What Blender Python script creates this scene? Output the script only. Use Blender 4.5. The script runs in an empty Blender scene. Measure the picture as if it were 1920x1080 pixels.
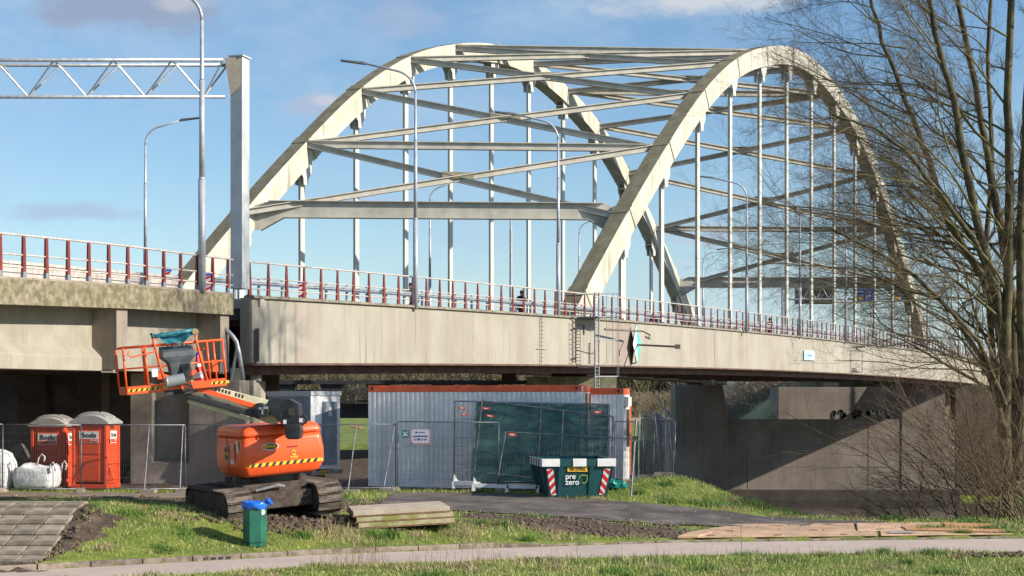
import bpy, math, random
import numpy as np
from mathutils import Vector, Matrix, Euler
random.seed(7); RNG = np.random.default_rng(7)
SC = bpy.context.scene; COL = SC.collection
R = math.radians
# ---------------------------------------------------------------- camera
CAMH = 2.6; FPX = 3000.0; HY = 754.0
cd = bpy.data.cameras.new('camera'); cam = bpy.data.objects.new('camera', cd); COL.objects.link(cam)
cam.location = (0, 0, CAMH); cam.rotation_euler = (R(90), 0, 0)
cd.sensor_width = 36; cd.lens = 36 * FPX / 1920; cd.shift_y = (HY - 540) / 1920
cd.clip_start = 0.5; cd.clip_end = 6000
SC.camera = cam
# ---------------------------------------------------------------- light
SUN_EL, SUN_AZ = 27.0, 19.0      # azimuth: degrees from +X towards the camera (-Y)
sv = Vector((math.cos(R(SUN_EL)) * math.cos(R(SUN_AZ)), -math.cos(R(SUN_EL)) * math.sin(R(SUN_AZ)), math.sin(R(SUN_EL))))
sl = bpy.data.lights.new('sun', 'SUN'); sl.energy = 5.0; sl.angle = R(0.53); sl.color = (1.0, 0.91, 0.77)
so = bpy.data.objects.new('sun', sl); COL.objects.link(so); so.rotation_euler = sv.to_track_quat('Z', 'Y').to_euler(); so.location = (40, -10, 40)
W = bpy.data.worlds.new('World'); SC.world = W; W.use_nodes = True
nt = W.node_tree; nt.nodes.clear()
def N(t, k, **kw):
    n = t.nodes.new(k)
    for a, b in kw.items():
        if a.startswith('i_'):
            n.inputs[a[2:]].default_value = b
        else: setattr(n, a, b)
    return n
wo = N(nt, 'ShaderNodeOutputWorld'); bg = N(nt, 'ShaderNodeBackground'); bg.inputs['Strength'].default_value = 0.102
sky = N(nt, 'ShaderNodeTexSky'); sky.sky_type = 'NISHITA'; sky.sun_disc = False
sky.sun_elevation = R(SUN_EL); sky.sun_rotation = math.atan2(sv.x, sv.y)
sky.air_density = 1.0; sky.dust_density = 0.25; sky.ozone_density = 2.5; sky.altitude = 0
tc = N(nt, 'ShaderNodeTexCoord')
# azimuth/elevation plane of the sky dome, for clouds that stretch with the horizon
sep = N(nt, 'ShaderNodeSeparateXYZ'); nt.links.new(tc.outputs['Generated'], sep.inputs[0])
def MATH(op, a, b=None, c=None):
    m = N(nt, 'ShaderNodeMath', operation=op)
    for i, v in enumerate((a, b, c)):
        if v is None: continue
        if isinstance(v, (int, float)): m.inputs[i].default_value = v
        else: nt.links.new(v, m.inputs[i])
    return m.outputs[0]
az = MATH('ARCTAN2', sep.outputs[0], sep.outputs[1]); el = MATH('ARCSINE', sep.outputs[2])
comb = N(nt, 'ShaderNodeCombineXYZ'); nt.links.new(az, comb.inputs[0]); nt.links.new(MATH('MULTIPLY', el, 2.3), comb.inputs[1])
def noise(scale, detail, seed, rough=0.6):
    n = N(nt, 'ShaderNodeTexNoise', noise_dimensions='4D'); n.inputs['W'].default_value = seed
    n.inputs['Scale'].default_value = scale; n.inputs['Detail'].default_value = detail; n.inputs['Roughness'].default_value = rough
    nt.links.new(comb.outputs[0], n.inputs['Vector']); return n.outputs[0]
def ramp(v, a, b, lo=0.0, hi=1.0):
    m = N(nt, 'ShaderNodeMapRange', interpolation_type='SMOOTHSTEP'); nt.links.new(v, m.inputs[0])
    m.inputs[1].default_value = a; m.inputs[2].default_value = b; m.inputs[3].default_value = lo; m.inputs[4].default_value = hi
    return m.outputs[0]
def MIX(f, a, b):
    m = N(nt, 'ShaderNodeMix', data_type='RGBA')
    for s, v in ((m.inputs[0], f), (m.inputs[6], a), (m.inputs[7], b)):
        if isinstance(v, (int, float)): s.default_value = v
        elif isinstance(v, tuple): s.default_value = (*v, 1)
        else: nt.links.new(v, s)
    return m.outputs[2]
hs = N(nt, 'ShaderNodeHueSaturation'); hs.inputs['Saturation'].default_value = 1.13; hs.inputs['Value'].default_value = 1.0
nt.links.new(sky.outputs[0], hs.inputs['Color'])
# one real cloud bank: (azimuth, elevation, half widths) in radians
def bank(a0, e0, ra, re, thr, seed, sc=9):
    d2 = MATH('ADD', MATH('POWER', MATH('DIVIDE', MATH('SUBTRACT', az, a0), ra), 2.0), MATH('POWER', MATH('DIVIDE', MATH('SUBTRACT', el, e0), re), 2.0))
    base = MATH('SUBTRACT', 1.0, MATH('MULTIPLY', MATH('SQRT', d2), 0.75))
    v = MATH('ADD', base, MATH('MULTIPLY', MATH('SUBTRACT', noise(sc, 6, seed), 0.5), 1.9))
    return ramp(v, thr, thr + 0.55)
veil = MATH('MULTIPLY', ramp(noise(5.0, 7, 3.3, 0.66), 0.40, 0.70), 0.65)
c0 = MIX(ramp(el, -.02, .11, .85, 0.0), hs.outputs[0], (3.3, 4.45, 5.5))
c1 = MIX(veil, c0, (3.2, 4.25, 5.4))
def pxdir(x, y): return (math.atan2(x - 960, FPX), math.atan2(HY - y, math.hypot(FPX, x - 960)))
puffs = ramp(noise(11.0, 5, 8.1), 0.60, 0.74)
c1 = MIX(MATH('MULTIPLY', puffs, 0.28), c1, (2.9, 3.7, 5.0))
greys = [((245, 14), 0.078, 0.020, 1.5, (2.15, 2.65, 3.75), .95), ((340, 8), 0.03, 0.010, 6.5, (3.9, 4.1, 4.6), .7), ((585, 198), 0.034, 0.011, 5.5, (3.1, 3.5, 4.7), .75), ((612, 188), 0.014, 0.005, 2.2, (4.2, 4.4, 4.9), .7), ((765, 30), 0.03, 0.014, 9.5, (2.7, 3.2, 4.5), .55), ((690, 380), 0.03, 0.007, 3.1, (3.2, 3.6, 4.8), .4),
         ((110, 395), 0.05, 0.009, 4.5, (2.8, 3.2, 4.4), .5), ((1300, -2), 0.075, 0.014, 2.5, (4.3, 4.6, 5.0), .95), ((1330, 440), 0.03, 0.01, 7.7, (3.5, 3.8, 4.7), .5)]
for p, ra, re, sd, colr, am in greys:
    a0, e0 = pxdir(*p)
    c1 = MIX(MATH('MULTIPLY', bank(a0, e0, ra, re, 0.25, sd, 16), am), c1, colr)
nt.links.new(c1, bg.inputs['Color']); nt.links.new(bg.outputs[0], wo.inputs['Surface'])
SC.view_settings.view_transform = 'Standard'; SC.view_settings.look = 'None'; SC.view_settings.gamma = 1; SC.view_settings.exposure = 0.55
SC.view_settings.use_curve_mapping = False
SC.render.engine = 'CYCLES'; SC.cycles.max_bounces = 6; SC.cycles.transparent_max_bounces = 12

# ---------------------------------------------------------------- helpers
def P(x, y, d):
    """point seen at photo pixel (x, y), d metres in front of the camera"""
    return Vector(((x - 960) / FPX * d, d, CAMH - (y - HY) / FPX * d))
MATS = {}
def mat(name, col, rough=0.7, metal=0.0, col2=None, scale=3.0, lo=0.4, hi=0.6, bump=0.0, bscale=None, streak=None, sk=0.5, stretch=0.06,
        attr=None, rnd=0.0, spec=None, fine=0.0, drip=None, dk=.5):
    if name in MATS: return MATS[name]
    m = bpy.data.materials.new(name); m.use_nodes = True; t = m.node_tree; b = t.nodes['Principled BSDF']
    b.inputs['Roughness'].default_value = rough; b.inputs['Metallic'].default_value = metal
    if spec is not None: b.inputs['Specular IOR Level'].default_value = spec
    co = N(t, 'ShaderNodeTexCoord').outputs['Object']
    def mix(f, a, c2, mode='MIX'):
        x = N(t, 'ShaderNodeMix', data_type='RGBA', blend_type=mode)
        for s, v in ((x.inputs[0], f), (x.inputs[6], a), (x.inputs[7], c2)):
            if isinstance(v, (int, float)): s.default_value = v
            elif isinstance(v, tuple): s.default_value = (*v[:3], 1)
            else: t.links.new(v, s)
        return x.outputs[2]
    def nz(sc, det=5, vec=None, rg=0.6):
        n = N(t, 'ShaderNodeTexNoise'); n.inputs['Scale'].default_value = sc; n.inputs['Detail'].default_value = det; n.inputs['Roughness'].default_value = rg
        t.links.new(vec or co, n.inputs['Vector']); return n.outputs[0]
    def mr(v, a, c2, lo_=0.0, hi_=1.0):
        x = N(t, 'ShaderNodeMapRange'); t.links.new(v, x.inputs[0]); x.inputs[1].default_value = a; x.inputs[2].default_value = c2
        x.inputs[3].default_value = lo_; x.inputs[4].default_value = hi_; return x.outputs[0]
    c = tuple(col)
    if col2: c = mix(mr(nz(scale), lo, hi), c, tuple(col2))
    if streak:
        mp = N(t, 'ShaderNodeMapping'); mp.inputs['Scale'].default_value = (1, 1, stretch); t.links.new(co, mp.inputs[0])
        f = N(t, 'ShaderNodeMath', operation='MULTIPLY'); f.inputs[1].default_value = sk
        t.links.new(mr(nz(scale * 1.3, 6, mp.outputs[0], 0.65), 0.48, 0.72), f.inputs[0])
        c = mix(f.outputs[0], c, tuple(streak))
    if drip:
        mp = N(t, 'ShaderNodeMapping'); mp.inputs['Scale'].default_value = (1, 1, .035); t.links.new(co, mp.inputs[0])
        f = N(t, 'ShaderNodeMath', operation='MULTIPLY'); f.inputs[1].default_value = dk
        t.links.new(mr(nz(5.5, 3, mp.outputs[0], 0.5), 0.56, 0.66), f.inputs[0]); f2 = N(t, 'ShaderNodeMath', operation='MULTIPLY'); t.links.new(f.outputs[0], f2.inputs[0]); t.links.new(mr(nz(.35, 3), .40, .62), f2.inputs[1])
        c = mix(f2.outputs[0], c, tuple(drip))
    if fine:
        c = mix(1.0, c, mix(nz(scale * 9, 4), (1 - fine,) * 3, (1 + fine,) * 3), 'MULTIPLY')
    if rnd:
        oi = N(t, 'ShaderNodeObjectInfo')
        c = mix(1.0, c, mix(oi.outputs['Random'], (1 - rnd,) * 3, (1 + rnd,) * 3), 'MULTIPLY')
    if attr:
        a = N(t, 'ShaderNodeAttribute', attribute_name=attr); c = mix(1.0, c, a.outputs['Color'], 'MULTIPLY')
    if isinstance(c, tuple): b.inputs['Base Color'].default_value = (*c[:3], 1)
    else: t.links.new(c, b.inputs['Base Color'])
    if bump:
        bp = N(t, 'ShaderNodeBump'); bp.inputs['Strength'].default_value = bump; bp.inputs['Distance'].default_value = 0.02
        t.links.new(nz(bscale or scale * 6, 6), bp.inputs['Height']); t.links.new(bp.outputs[0], b.inputs['Normal'])
    MATS[name] = m; return m

def tagp(o, label=None, cat=None, group=None, kind=None):
    if label: o['label'] = label
    if cat: o['category'] = cat
    if group: o['group'] = group
    if kind: o['kind'] = kind
    return o
def thing(name, label, cat, loc=(0, 0, 0), rot=(0, 0, 0), group=None):
    o = bpy.data.objects.new(name, None); COL.objects.link(o); o.location = loc; o.rotation_euler = rot
    o.empty_display_size = 0.2
    return tagp(o, label, cat, group)
def wmat(o):
    m = Matrix.LocRotScale(o.location, o.rotation_euler, o.scale)
    return wmat(o.parent) @ m if o.parent else m
def dup(root, **kw):
    """copy of a thing with copies of its parts and sub-parts"""
    r = root.copy(); COL.objects.link(r)
    for k, v in kw.items():
        if k in ('label', 'group', 'category'): r[k] = v
        else: setattr(r, k, v)
    kids = {}
    for o in list(bpy.data.objects):
        if o.parent: kids.setdefault(o.parent.name, []).append(o)
    def rec(a, b):
        for ch in kids.get(a.name, []):
            c = ch.copy(); COL.objects.link(c); c.parent = b; rec(ch, c)
    rec(root, r); return r

class B:
    def __init__(s): s.v = []; s.f = []; s.mi = []; s.m = 0
    def add(s, vs, fs):
        n = len(s.v); s.v += [tuple(v) for v in vs]; s.f += [tuple(i + n for i in f) for f in fs]; s.mi += [s.m] * len(fs); return s
    def hexa(s, p):        # 8 points: bottom 0-3 ccw, top 4-7
        return s.add(p, [(3, 2, 1, 0), (4, 5, 6, 7), (0, 1, 5, 4), (1, 2, 6, 5), (2, 3, 7, 6), (3, 0, 4, 7)])
    def box(s, c, d, rot=None):
        c = Vector(c); x, y, z = (q / 2 for q in d)
        p = [Vector(q) for q in ((-x, -y, -z), (x, -y, -z), (x, y, -z), (-x, y, -z), (-x, -y, z), (x, -y, z), (x, y, z), (-x, y, z))]
        if rot is not None:
            if not isinstance(rot, Matrix): rot = Euler(rot).to_matrix()
            p = [rot @ q for q in p]
        return s.hexa([q + c for q in p])
    def bar(s, a, b, w, h, up=(0, 0, 1)):   # box section from a to b; w sideways, h along up
        a = Vector(a); b = Vector(b); d = (b - a).normalized(); up = Vector(up)
        sd = d.cross(up)
        if sd.length < 1e-4: sd = d.cross(Vector((1, 0, 0)))
        sd.normalize(); u = sd.cross(d); sd = sd * (w / 2); u = u * (h / 2)
        return s.hexa([a - sd - u, a + sd - u, b + sd - u, b - sd - u, a - sd + u, a + sd + u, b + sd + u, b - sd + u])
    def tube(s, pts, r, n=8, cap=True):
        pts = [Vector(p) for p in pts]; k = len(pts)
        if not hasattr(r, '__len__'): r = [r] * k
        n0 = len(s.v); prev = None
        for i, p in enumerate(pts):
            d = (pts[min(i + 1, k - 1)] - pts[max(i - 1, 0)]).normalized()
            if prev is None:
                a = d.orthogonal().normalized()
            else:
                a = (prev - d * prev.dot(d)).normalized()
            prev = a; b = d.cross(a)
            for j in range(n):
                th = 2 * math.pi * j / n
                s.v.append(tuple(p + (a * math.cos(th) + b * math.sin(th)) * r[i]))
        for i in range(k - 1):
            for j in range(n):
                q = n0 + i * n; s.f.append((q + j, q + (j + 1) % n, q + n + (j + 1) % n, q + n + j)); s.mi.append(s.m)
        if cap:
            s.f.append(tuple(n0 + j for j in reversed(range(n)))); s.mi.append(s.m)
            s.f.append(tuple(n0 + (k - 1) * n + j for j in range(n))); s.mi.append(s.m)
        return s
    def prism(s, poly, vec):
        k = len(poly); poly = [Vector(p) for p in poly]; vec = Vector(vec)
        return s.add(poly + [p + vec for p in poly], [tuple(reversed(range(k))), tuple(range(k, 2 * k))] + [(i, (i + 1) % k, k + (i + 1) % k, k + i) for i in range(k)])
    def rings(s, rs, cap=True):
        n = len(rs[0]); n0 = len(s.v)
        for r_ in rs: s.v += [tuple(p) for p in r_]
        for i in range(len(rs) - 1):
            for j in range(n):
                q = n0 + i * n; s.f.append((q + j, q + (j + 1) % n, q + n + (j + 1) % n, q + n + j)); s.mi.append(s.m)
        if cap:
            s.f.append(tuple(n0 + j for j in reversed(range(n)))); s.mi.append(s.m)
            s.f.append(tuple(n0 + (len(rs) - 1) * n + j for j in range(n))); s.mi.append(s.m)
        return s
    def build(s, name, mats, parent=None, world=True, smooth=False, bevel=0.0, kind=None, label=None, fix=True):
        me = bpy.data.meshes.new(name)
        vs = s.v
        if parent is not None and world:
            inv = wmat(parent).inverted(); vs = [tuple(inv @ Vector(v)) for v in vs]
        me.from_pydata(vs, [], s.f)
        if not isinstance(mats, (list, tuple)): mats = [mats]
        for m in mats: me.materials.append(m)
        if len(mats) > 1: me.polygons.foreach_set('material_index', s.mi)
        if fix:
            import bmesh
            bm = bmesh.new(); bm.from_mesh(me); bmesh.ops.recalc_face_normals(bm, faces=bm.faces); bm.to_mesh(me); bm.free()
        if smooth: me.polygons.foreach_set('use_smooth', [True] * len(me.polygons))
        me.update()
        o = bpy.data.objects.new(name, me); COL.objects.link(o)
        if parent is not None: o.parent = parent
        if bevel:
            bv = o.modifiers.new('bevel', 'BEVEL'); bv.width = bevel; bv.segments = 2; bv.limit_method = 'ANGLE'; bv.angle_limit = R(35)
            if smooth: bv.harden_normals = False
        if kind: o['kind'] = kind
        if label: o['label'] = label
        return o
def fastmesh(name, v, f, mats, colors=None, parent=None, kind=None):
    """numpy mesh; f is (n,k)"""
    me = bpy.data.meshes.new(name); nv, nf, k = len(v), len(f), f.shape[1]
    me.vertices.add(nv); me.vertices.foreach_set('co', np.asarray(v, np.float32).ravel())
    me.loops.add(nf * k); me.loops.foreach_set('vertex_index', np.asarray(f, np.int32).ravel())
    me.polygons.add(nf); me.polygons.foreach_set('loop_start', np.arange(0, nf * k, k, dtype=np.int32)); me.polygons.foreach_set('loop_total', np.full(nf, k, np.int32))
    me.update(calc_edges=True)
    if colors is not None:
        a = me.color_attributes.new('tint', 'FLOAT_COLOR', 'POINT')
        c = np.ones((nv, 4), np.float32); c[:, :3] = colors; a.data.foreach_set('color', c.ravel())
    me.materials.append(mats)
    o = bpy.data.objects.new(name, me); COL.objects.link(o)
    if parent is not None: o.parent = parent
    if kind: o['kind'] = kind
    return o
def place(me_obj, name, parent, loc=(0, 0, 0), rot=(0, 0, 0), scale=(1, 1, 1)):
    o = bpy.data.objects.new(name, me_obj.data); COL.objects.link(o); o.parent = parent
    o.location = loc; o.rotation_euler = rot; o.scale = scale; return o
def text(s, size, m, parent, M4, name='lettering', ext=0.002, align='CENTER', bold=0.0):
    cu = bpy.data.curves.new(name, 'FONT'); cu.body = s; cu.size = size; cu.extrude = ext; cu.align_x = align; cu.align_y = 'CENTER'; cu.offset = bold
    o = bpy.data.objects.new('tmp_text', cu); COL.objects.link(o)
    dg = bpy.context.evaluated_depsgraph_get(); me = bpy.data.meshes.new_from_object(o.evaluated_get(dg))
    bpy.data.objects.remove(o); me.materials.clear(); me.materials.append(m)
    me.transform(wmat(parent).inverted() @ M4 if parent else M4)
    q = bpy.data.objects.new(name, me); COL.objects.link(q); q.parent = parent; return q
def frame(origin, right, up=(0, 0, 1)):
    """matrix whose x axis is right, y axis is up, z axis faces out (right x up)"""
    r = Vector(right).normalized(); u = Vector(up); u = (u - r * u.dot(r)).normalized(); o = r.cross(u)
    m = Matrix((( r.x, u.x, o.x, 0), (r.y, u.y, o.y, 0), (r.z, u.z, o.z, 0), (0, 0, 0, 1))); m.translation = Vector(origin); return m
def rrect(w, d, rad, z, n=4, cx=0, cy=0):
    pts = []
    for sx, sy, a0 in ((1, -1, -90), (1, 1, 0), (-1, 1, 90), (-1, -1, 180)):
        for j in range(n + 1):
            a = R(a0 + 90 * j / n); pts.append((cx + sx * (w / 2 - rad) + rad * math.cos(a), cy + sy * (d / 2 - rad) + rad * math.sin(a), z))
    return pts
# ---------------------------------------------------------------- materials
steel_cream = mat('cream_bridge_paint', (0.55, 0.53, 0.455), 0.55, col2=(0.46, 0.44, 0.36), scale=1.1, streak=(0.30, 0.27, 0.17), sk=0.65, stretch=0.10, bump=0.08, fine=.1, drip=(.20, .17, .10), dk=.7)
steel_grime = mat('weathered_top_plate', (0.155, 0.135, 0.082), 0.9, col2=(0.26, 0.23, 0.15), scale=1.6, lo=.35, hi=.7, bump=0.4, bscale=14, fine=.3)
steel_pale = mat('pale_hanger_paint', (0.60, 0.58, 0.52), 0.5, col2=(0.52, 0.50, 0.44), scale=1.2, streak=(0.42, 0.38, 0.30), sk=0.4)
brace_paint = mat('brace_paint', (0.47, 0.445, 0.385), 0.6, col2=(0.34, 0.32, 0.27), scale=1.5, lo=.4, hi=.7, fine=.1)
girder_paint = mat('cream_girder_paint', (0.36, 0.338, 0.28), 0.55, col2=(0.315, 0.292, 0.238), scale=0.5, streak=(0.28, 0.20, 0.175), sk=0.75, stretch=0.05, fine=.06, bump=.04, drip=(0.20, 0.155, 0.12), dk=.75)
girder_cap = mat('girder_top_flange', (0.17, 0.15, 0.12), 0.85, col2=(0.27, 0.25, 0.19), scale=3)
rust = mat('brown_primer_steel', (0.10, 0.055, 0.042), 0.8, col2=(0.17, 0.10, 0.075), scale=1.5, lo=.4, hi=.65)
dark_steel = mat('dark_steel', (0.025, 0.022, 0.024), 0.6, col2=(0.05, 0.042, 0.04), scale=3)
galv = mat('galvanised_steel', (0.52, 0.54, 0.56), 0.45, 0.55, col2=(0.38, 0.40, 0.43), scale=5)
galv_dull = mat('dull_galvanised_steel', (0.28, 0.295, 0.32), 0.6, 0.3, col2=(0.18, 0.19, 0.21), scale=6)
pole_grey = mat('grey_pole_paint', (0.46, 0.48, 0.52), 0.45, 0.2, col2=(0.36, 0.38, 0.42), scale=3)
column_grey = mat('grey_column_paint', (0.40, 0.43, 0.45), 0.6, col2=(0.48, 0.51, 0.52), scale=1.2, streak=(0.28, 0.29, 0.26), sk=.4)
rail_white = mat('white_rail_paint', (0.54, 0.50, 0.47), 0.5, col2=(0.42, 0.36, 0.32), scale=6)
post_red = mat('oxide_red_paint', (0.21, 0.038, 0.026), 0.55, col2=(0.15, 0.022, 0.018), scale=6)
conc_edge = mat('mossy_edge_concrete', (0.29, 0.25, 0.185), 0.95, col2=(0.14, 0.12, 0.07), scale=4.5, lo=.40, hi=.60, streak=(0.12, 0.125, 0.045), sk=.85, stretch=.18, bump=.6, bscale=16, fine=.3)
conc_beam = mat('streaked_beam_concrete', (0.34, 0.315, 0.26), 0.9, col2=(0.29, 0.265, 0.215), scale=1.2, streak=(0.25, 0.22, 0.18), sk=.7, stretch=.07, bump=.2, fine=.1, drip=(.16, .13, .10), dk=.6)
conc_pier = mat('brown_pier_concrete', (0.35, 0.29, 0.24), 0.95, col2=(0.25, 0.21, 0.17), scale=.8, streak=(0.14, 0.12, 0.10), sk=.55, stretch=.08, bump=.3, fine=.18, drip=(.12, .10, .085), dk=.6)
conc_dark = mat('dark_brown_concrete', (0.24, 0.16, 0.13), 0.95, col2=(0.15, 0.10, 0.08), scale=.8, fine=.2)  # darker, browner concrete tone
conc_far = mat('grey_wall_concrete', (0.26, 0.22, 0.185), 0.95, col2=(0.19, 0.16, 0.135), scale=.35, streak=(0.15, 0.12, 0.10), sk=.6, stretch=.12, bump=.2, fine=.15, drip=(.13, .10, .08), dk=.7)
orange = mat('orange_machine_paint', (0.88, 0.118, 0.028), 0.32, col2=(0.80, 0.105, 0.026), scale=2, fine=.04, drip=(.30, .09, .04), dk=.35)
orange_cabin = mat('orange_toilet_plastic', (0.66, 0.075, 0.02), 0.45, col2=(0.56, 0.06, 0.018), scale=2, fine=.04)
red_band = mat('red_orange_container_band', (0.78, 0.13, 0.04), 0.5, col2=(0.66, 0.10, 0.035), scale=3)
black = mat('black_paint', (0.012, 0.012, 0.015), 0.4, col2=(0.03, 0.03, 0.034), scale=5)
yellow = mat('hazard_yellow', (0.80, 0.46, 0.02), 0.5)
white = mat('white_paint', (0.78, 0.78, 0.77), 0.5, col2=(0.66, 0.66, 0.66), scale=4)
cream_boom = mat('cream_boom_paint', (0.60, 0.56, 0.40), 0.45, col2=(0.45, 0.41, 0.25), scale=3, lo=.45, hi=.7)
cabin_white = mat('white_container_sheet', (0.87, 0.86, 0.85), 0.5, col2=(0.80, 0.79, 0.79), scale=1.2, streak=(0.37, 0.37, 0.40), sk=.45, stretch=.08)
grey_blue = mat('grey_blue_sheet', (0.22, 0.26, 0.32), 0.55, col2=(0.17, 0.20, 0.26), scale=2, streak=(.12, .14, .17), sk=.4)
green_dark = mat('dark_teal_skip_paint', (0.018, 0.085, 0.095), 0.35, col2=(0.013, 0.06, 0.068), scale=3, lo=.4, hi=.7, fine=.1)
green_bin = mat('green_bin_paint', (0.022, 0.145, 0.095), 0.4, col2=(0.016, 0.105, 0.072), scale=4)
blue_bag = mat('blue_plastic_film', (0.012, 0.14, 0.62), 0.25)
teal_tarp = mat('teal_tarpaulin', (0.03, 0.20, 0.24), 0.4, col2=(0.02, 0.12, 0.16), scale=12)
red = mat('signal_red', (0.62, 0.015, 0.02), 0.45)
blue_sign = mat('blue_sign_face', (0.015, 0.12, 0.62), 0.4)
sheet_white = mat('white_woven_bag', (0.72, 0.73, 0.76), 0.7, col2=(0.58, 0.59, 0.63), scale=7, bump=.25, bscale=9)
tile_conc = mat('grey_paving_concrete', (0.27, 0.23, 0.18), 0.92, col2=(0.14, 0.115, 0.085), scale=2.0, lo=.42, hi=.62, streak=(.13, .11, .08), sk=.5, stretch=.8, fine=.28, rnd=.26, bump=.25)
# ================================================================ TERRAIN
def interp(x, xs, ys): return np.interp(x, xs, ys)
def smooth(e0, e1, x):
    t = np.clip((np.asarray(x, float) - e0) / (e1 - e0), 0, 1); return t * t * (3 - 2 * t)
# far (kerb) and near edges of the cycle path, world (X -> Y)
PFX = [-30, -16.5, -9.66, -7.0, -4.03, -.7, 3.9, 12.0, 20, 40]; PFY = [22.5, 27.6, 30.2, 31.8, 33.6, 35.0, 36.6, 37.6, 38.2, 39]
PNX = [-30, -16, -8.9, -6.47, -3.74, 0.0, 3.55, 10.9, 20, 40]; PNY = [20.4, 25.2, 27.9, 29.4, 31.2, 32.4, 33.3, 34.2, 34.8, 35.6]
def kerbY(x): return interp(x, PFX, PFY)
def nearY(x): return interp(x, PNX, PNY)
CRX = [3.0, 3.8, 5.3, 6.7, 7.7, 8.8, 10.5, 15, 40]; CRY = [88, 47.8, 47.2, 46.2, 44.7, 42.9, 42.6, 43.2, 45]
def lump(x, y):
    return (np.sin(x * 1.7 + y * .9) * np.sin(y * 2.1 - x * .6) * .5 + np.sin(x * 4.3 + 1.3) * np.sin(y * 5.1 + x) * .3 + np.sin(x * 9.7 + y * 3.1) * np.sin(y * 11.3 - x * 4) * .2)
def GZ(x, y):
    x = np.asarray(x, float); y = np.asarray(y, float)
    yk = kerbY(x); d = y - yk
    top = interp(x, [-12, -9, -6.5, -4, 0, 4, 8, 12], [.36, .34, .12, -.06, -.22, -.42, -.5, -.52])
    wid = interp(x, [-12, -9, -6, -3, 3, 8], [3.7, 3.7, 3.6, 2.8, 2.5, 2.0])
    z = -.52 + (top + .52) * smooth(-.15, 1, d / wid)
    end = interp(x, [4.5, 8], [0, -.5])
    z = z + (end - top) * smooth(0, 1, (d - wid) / np.maximum(46 - yk - wid, .5))
    z = np.where(d < 0, -.6, z)
    # foreground verge in front of the path
    dn = nearY(x) - y
    z = np.where(dn > 0, -.6 + .07 * smooth(0, 1.2, dn), z)
    # grass mound by the fence
    z = z + .46 * np.exp(-((x - 5.0) / 1.5) ** 2 - ((y - 46.4) / 2.1) ** 2) + .18 * np.exp(-((x - 3.4) / 1.0) ** 2 - ((y - 46.0) / 1.6) ** 2)
    z = z - .14 * np.exp(-((x - (-8.55 + (y - 33) * .12)) / .55) ** 2 - ((y - 33.2) / 2.0) ** 2) * smooth(.3, 1.0, d)  # shallow dip added beside the tiles to darken the ground with shade
    # ground swells
    z = z + lump(x, y) * .035 * smooth(0.1, 1.2, np.abs(d)) * (y < 60) * np.where((dn < .1) & (d < 0), 0, 1)
    tl = (x < -9.0) & (d > .2) & (y < 38.2); z = np.where(tl, -.5 + .87 * smooth(30.4, 35.0, y) - .03, z)
    # canal
    yc = interp(x, CRX, CRY)
    dd = np.maximum(np.minimum(y - yc, (x - 3.0) * 3), y - 88)
    dd = np.where(y > 110, 8, dd)
    z = z - np.clip(dd * .95, 0, 7.6)
    # far bank
    far = np.interp(y, [146.5, 148.5, 150, 200, 230, 400, 3000], [-7.6, -3.0, -1.4, .35, .6, .8, 2.0])
    emb = (6.3 - far) * smooth(0, 1, (x - 20.0 - (y - 160) * .02) / 13.0) * smooth(0, 1, (y - np.interp(x, [26.6, 27.4], [150.5, 158.5])) / np.interp(x, [26.6, 27.4], [13, 2.5])) * smooth(330, 280, y)
    embl = (4.9 - far) * smooth(.54 * 255 - 20, .54 * 255 - 8, 0)  # none
    z = np.where(y > 146.5, far + emb, z)
    return z
def gz(x, y): return float(GZ(x, y))
def gp(px, py, d0=24.0):
    """ground point seen at photo pixel"""
    d = np.arange(d0, 90, .05); X = (px - 960) / FPX * d; Z = CAMH - (py - HY) / FPX * d
    g = GZ(X, d); i = np.argmax(Z <= g)
    return Vector((X[i], d[i], g[i]))
def base(px, d): x = (px - 960) / FPX * d; return Vector((x, d, gz(x, d)))

xs = np.concatenate([[-900, -400, -200, -120, -80, -60, -45, -35, -28, -22], np.arange(-18, 18.01, .16), [19, 20.5, 22, 24, 26, 28, 30, 33, 36, 40, 46, 55, 70, 90, 120, 180, 300, 500, 1000]])
ys = np.concatenate([[-60, -30, -12, 0, 8, 14, 18], np.arange(20, 51, .16), np.arange(51.5, 60, .7), np.arange(60, 112, 2.5), [120, 130, 140, 145, 146.5, 147.2, 148, 149, 150, 152, 155, 158, 162, 168, 175, 185, 200, 220, 240, 270, 320, 400, 600, 1000, 2000, 4000]])
gx, gy = np.meshgrid(xs, ys); gzz = GZ(gx, gy)
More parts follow.
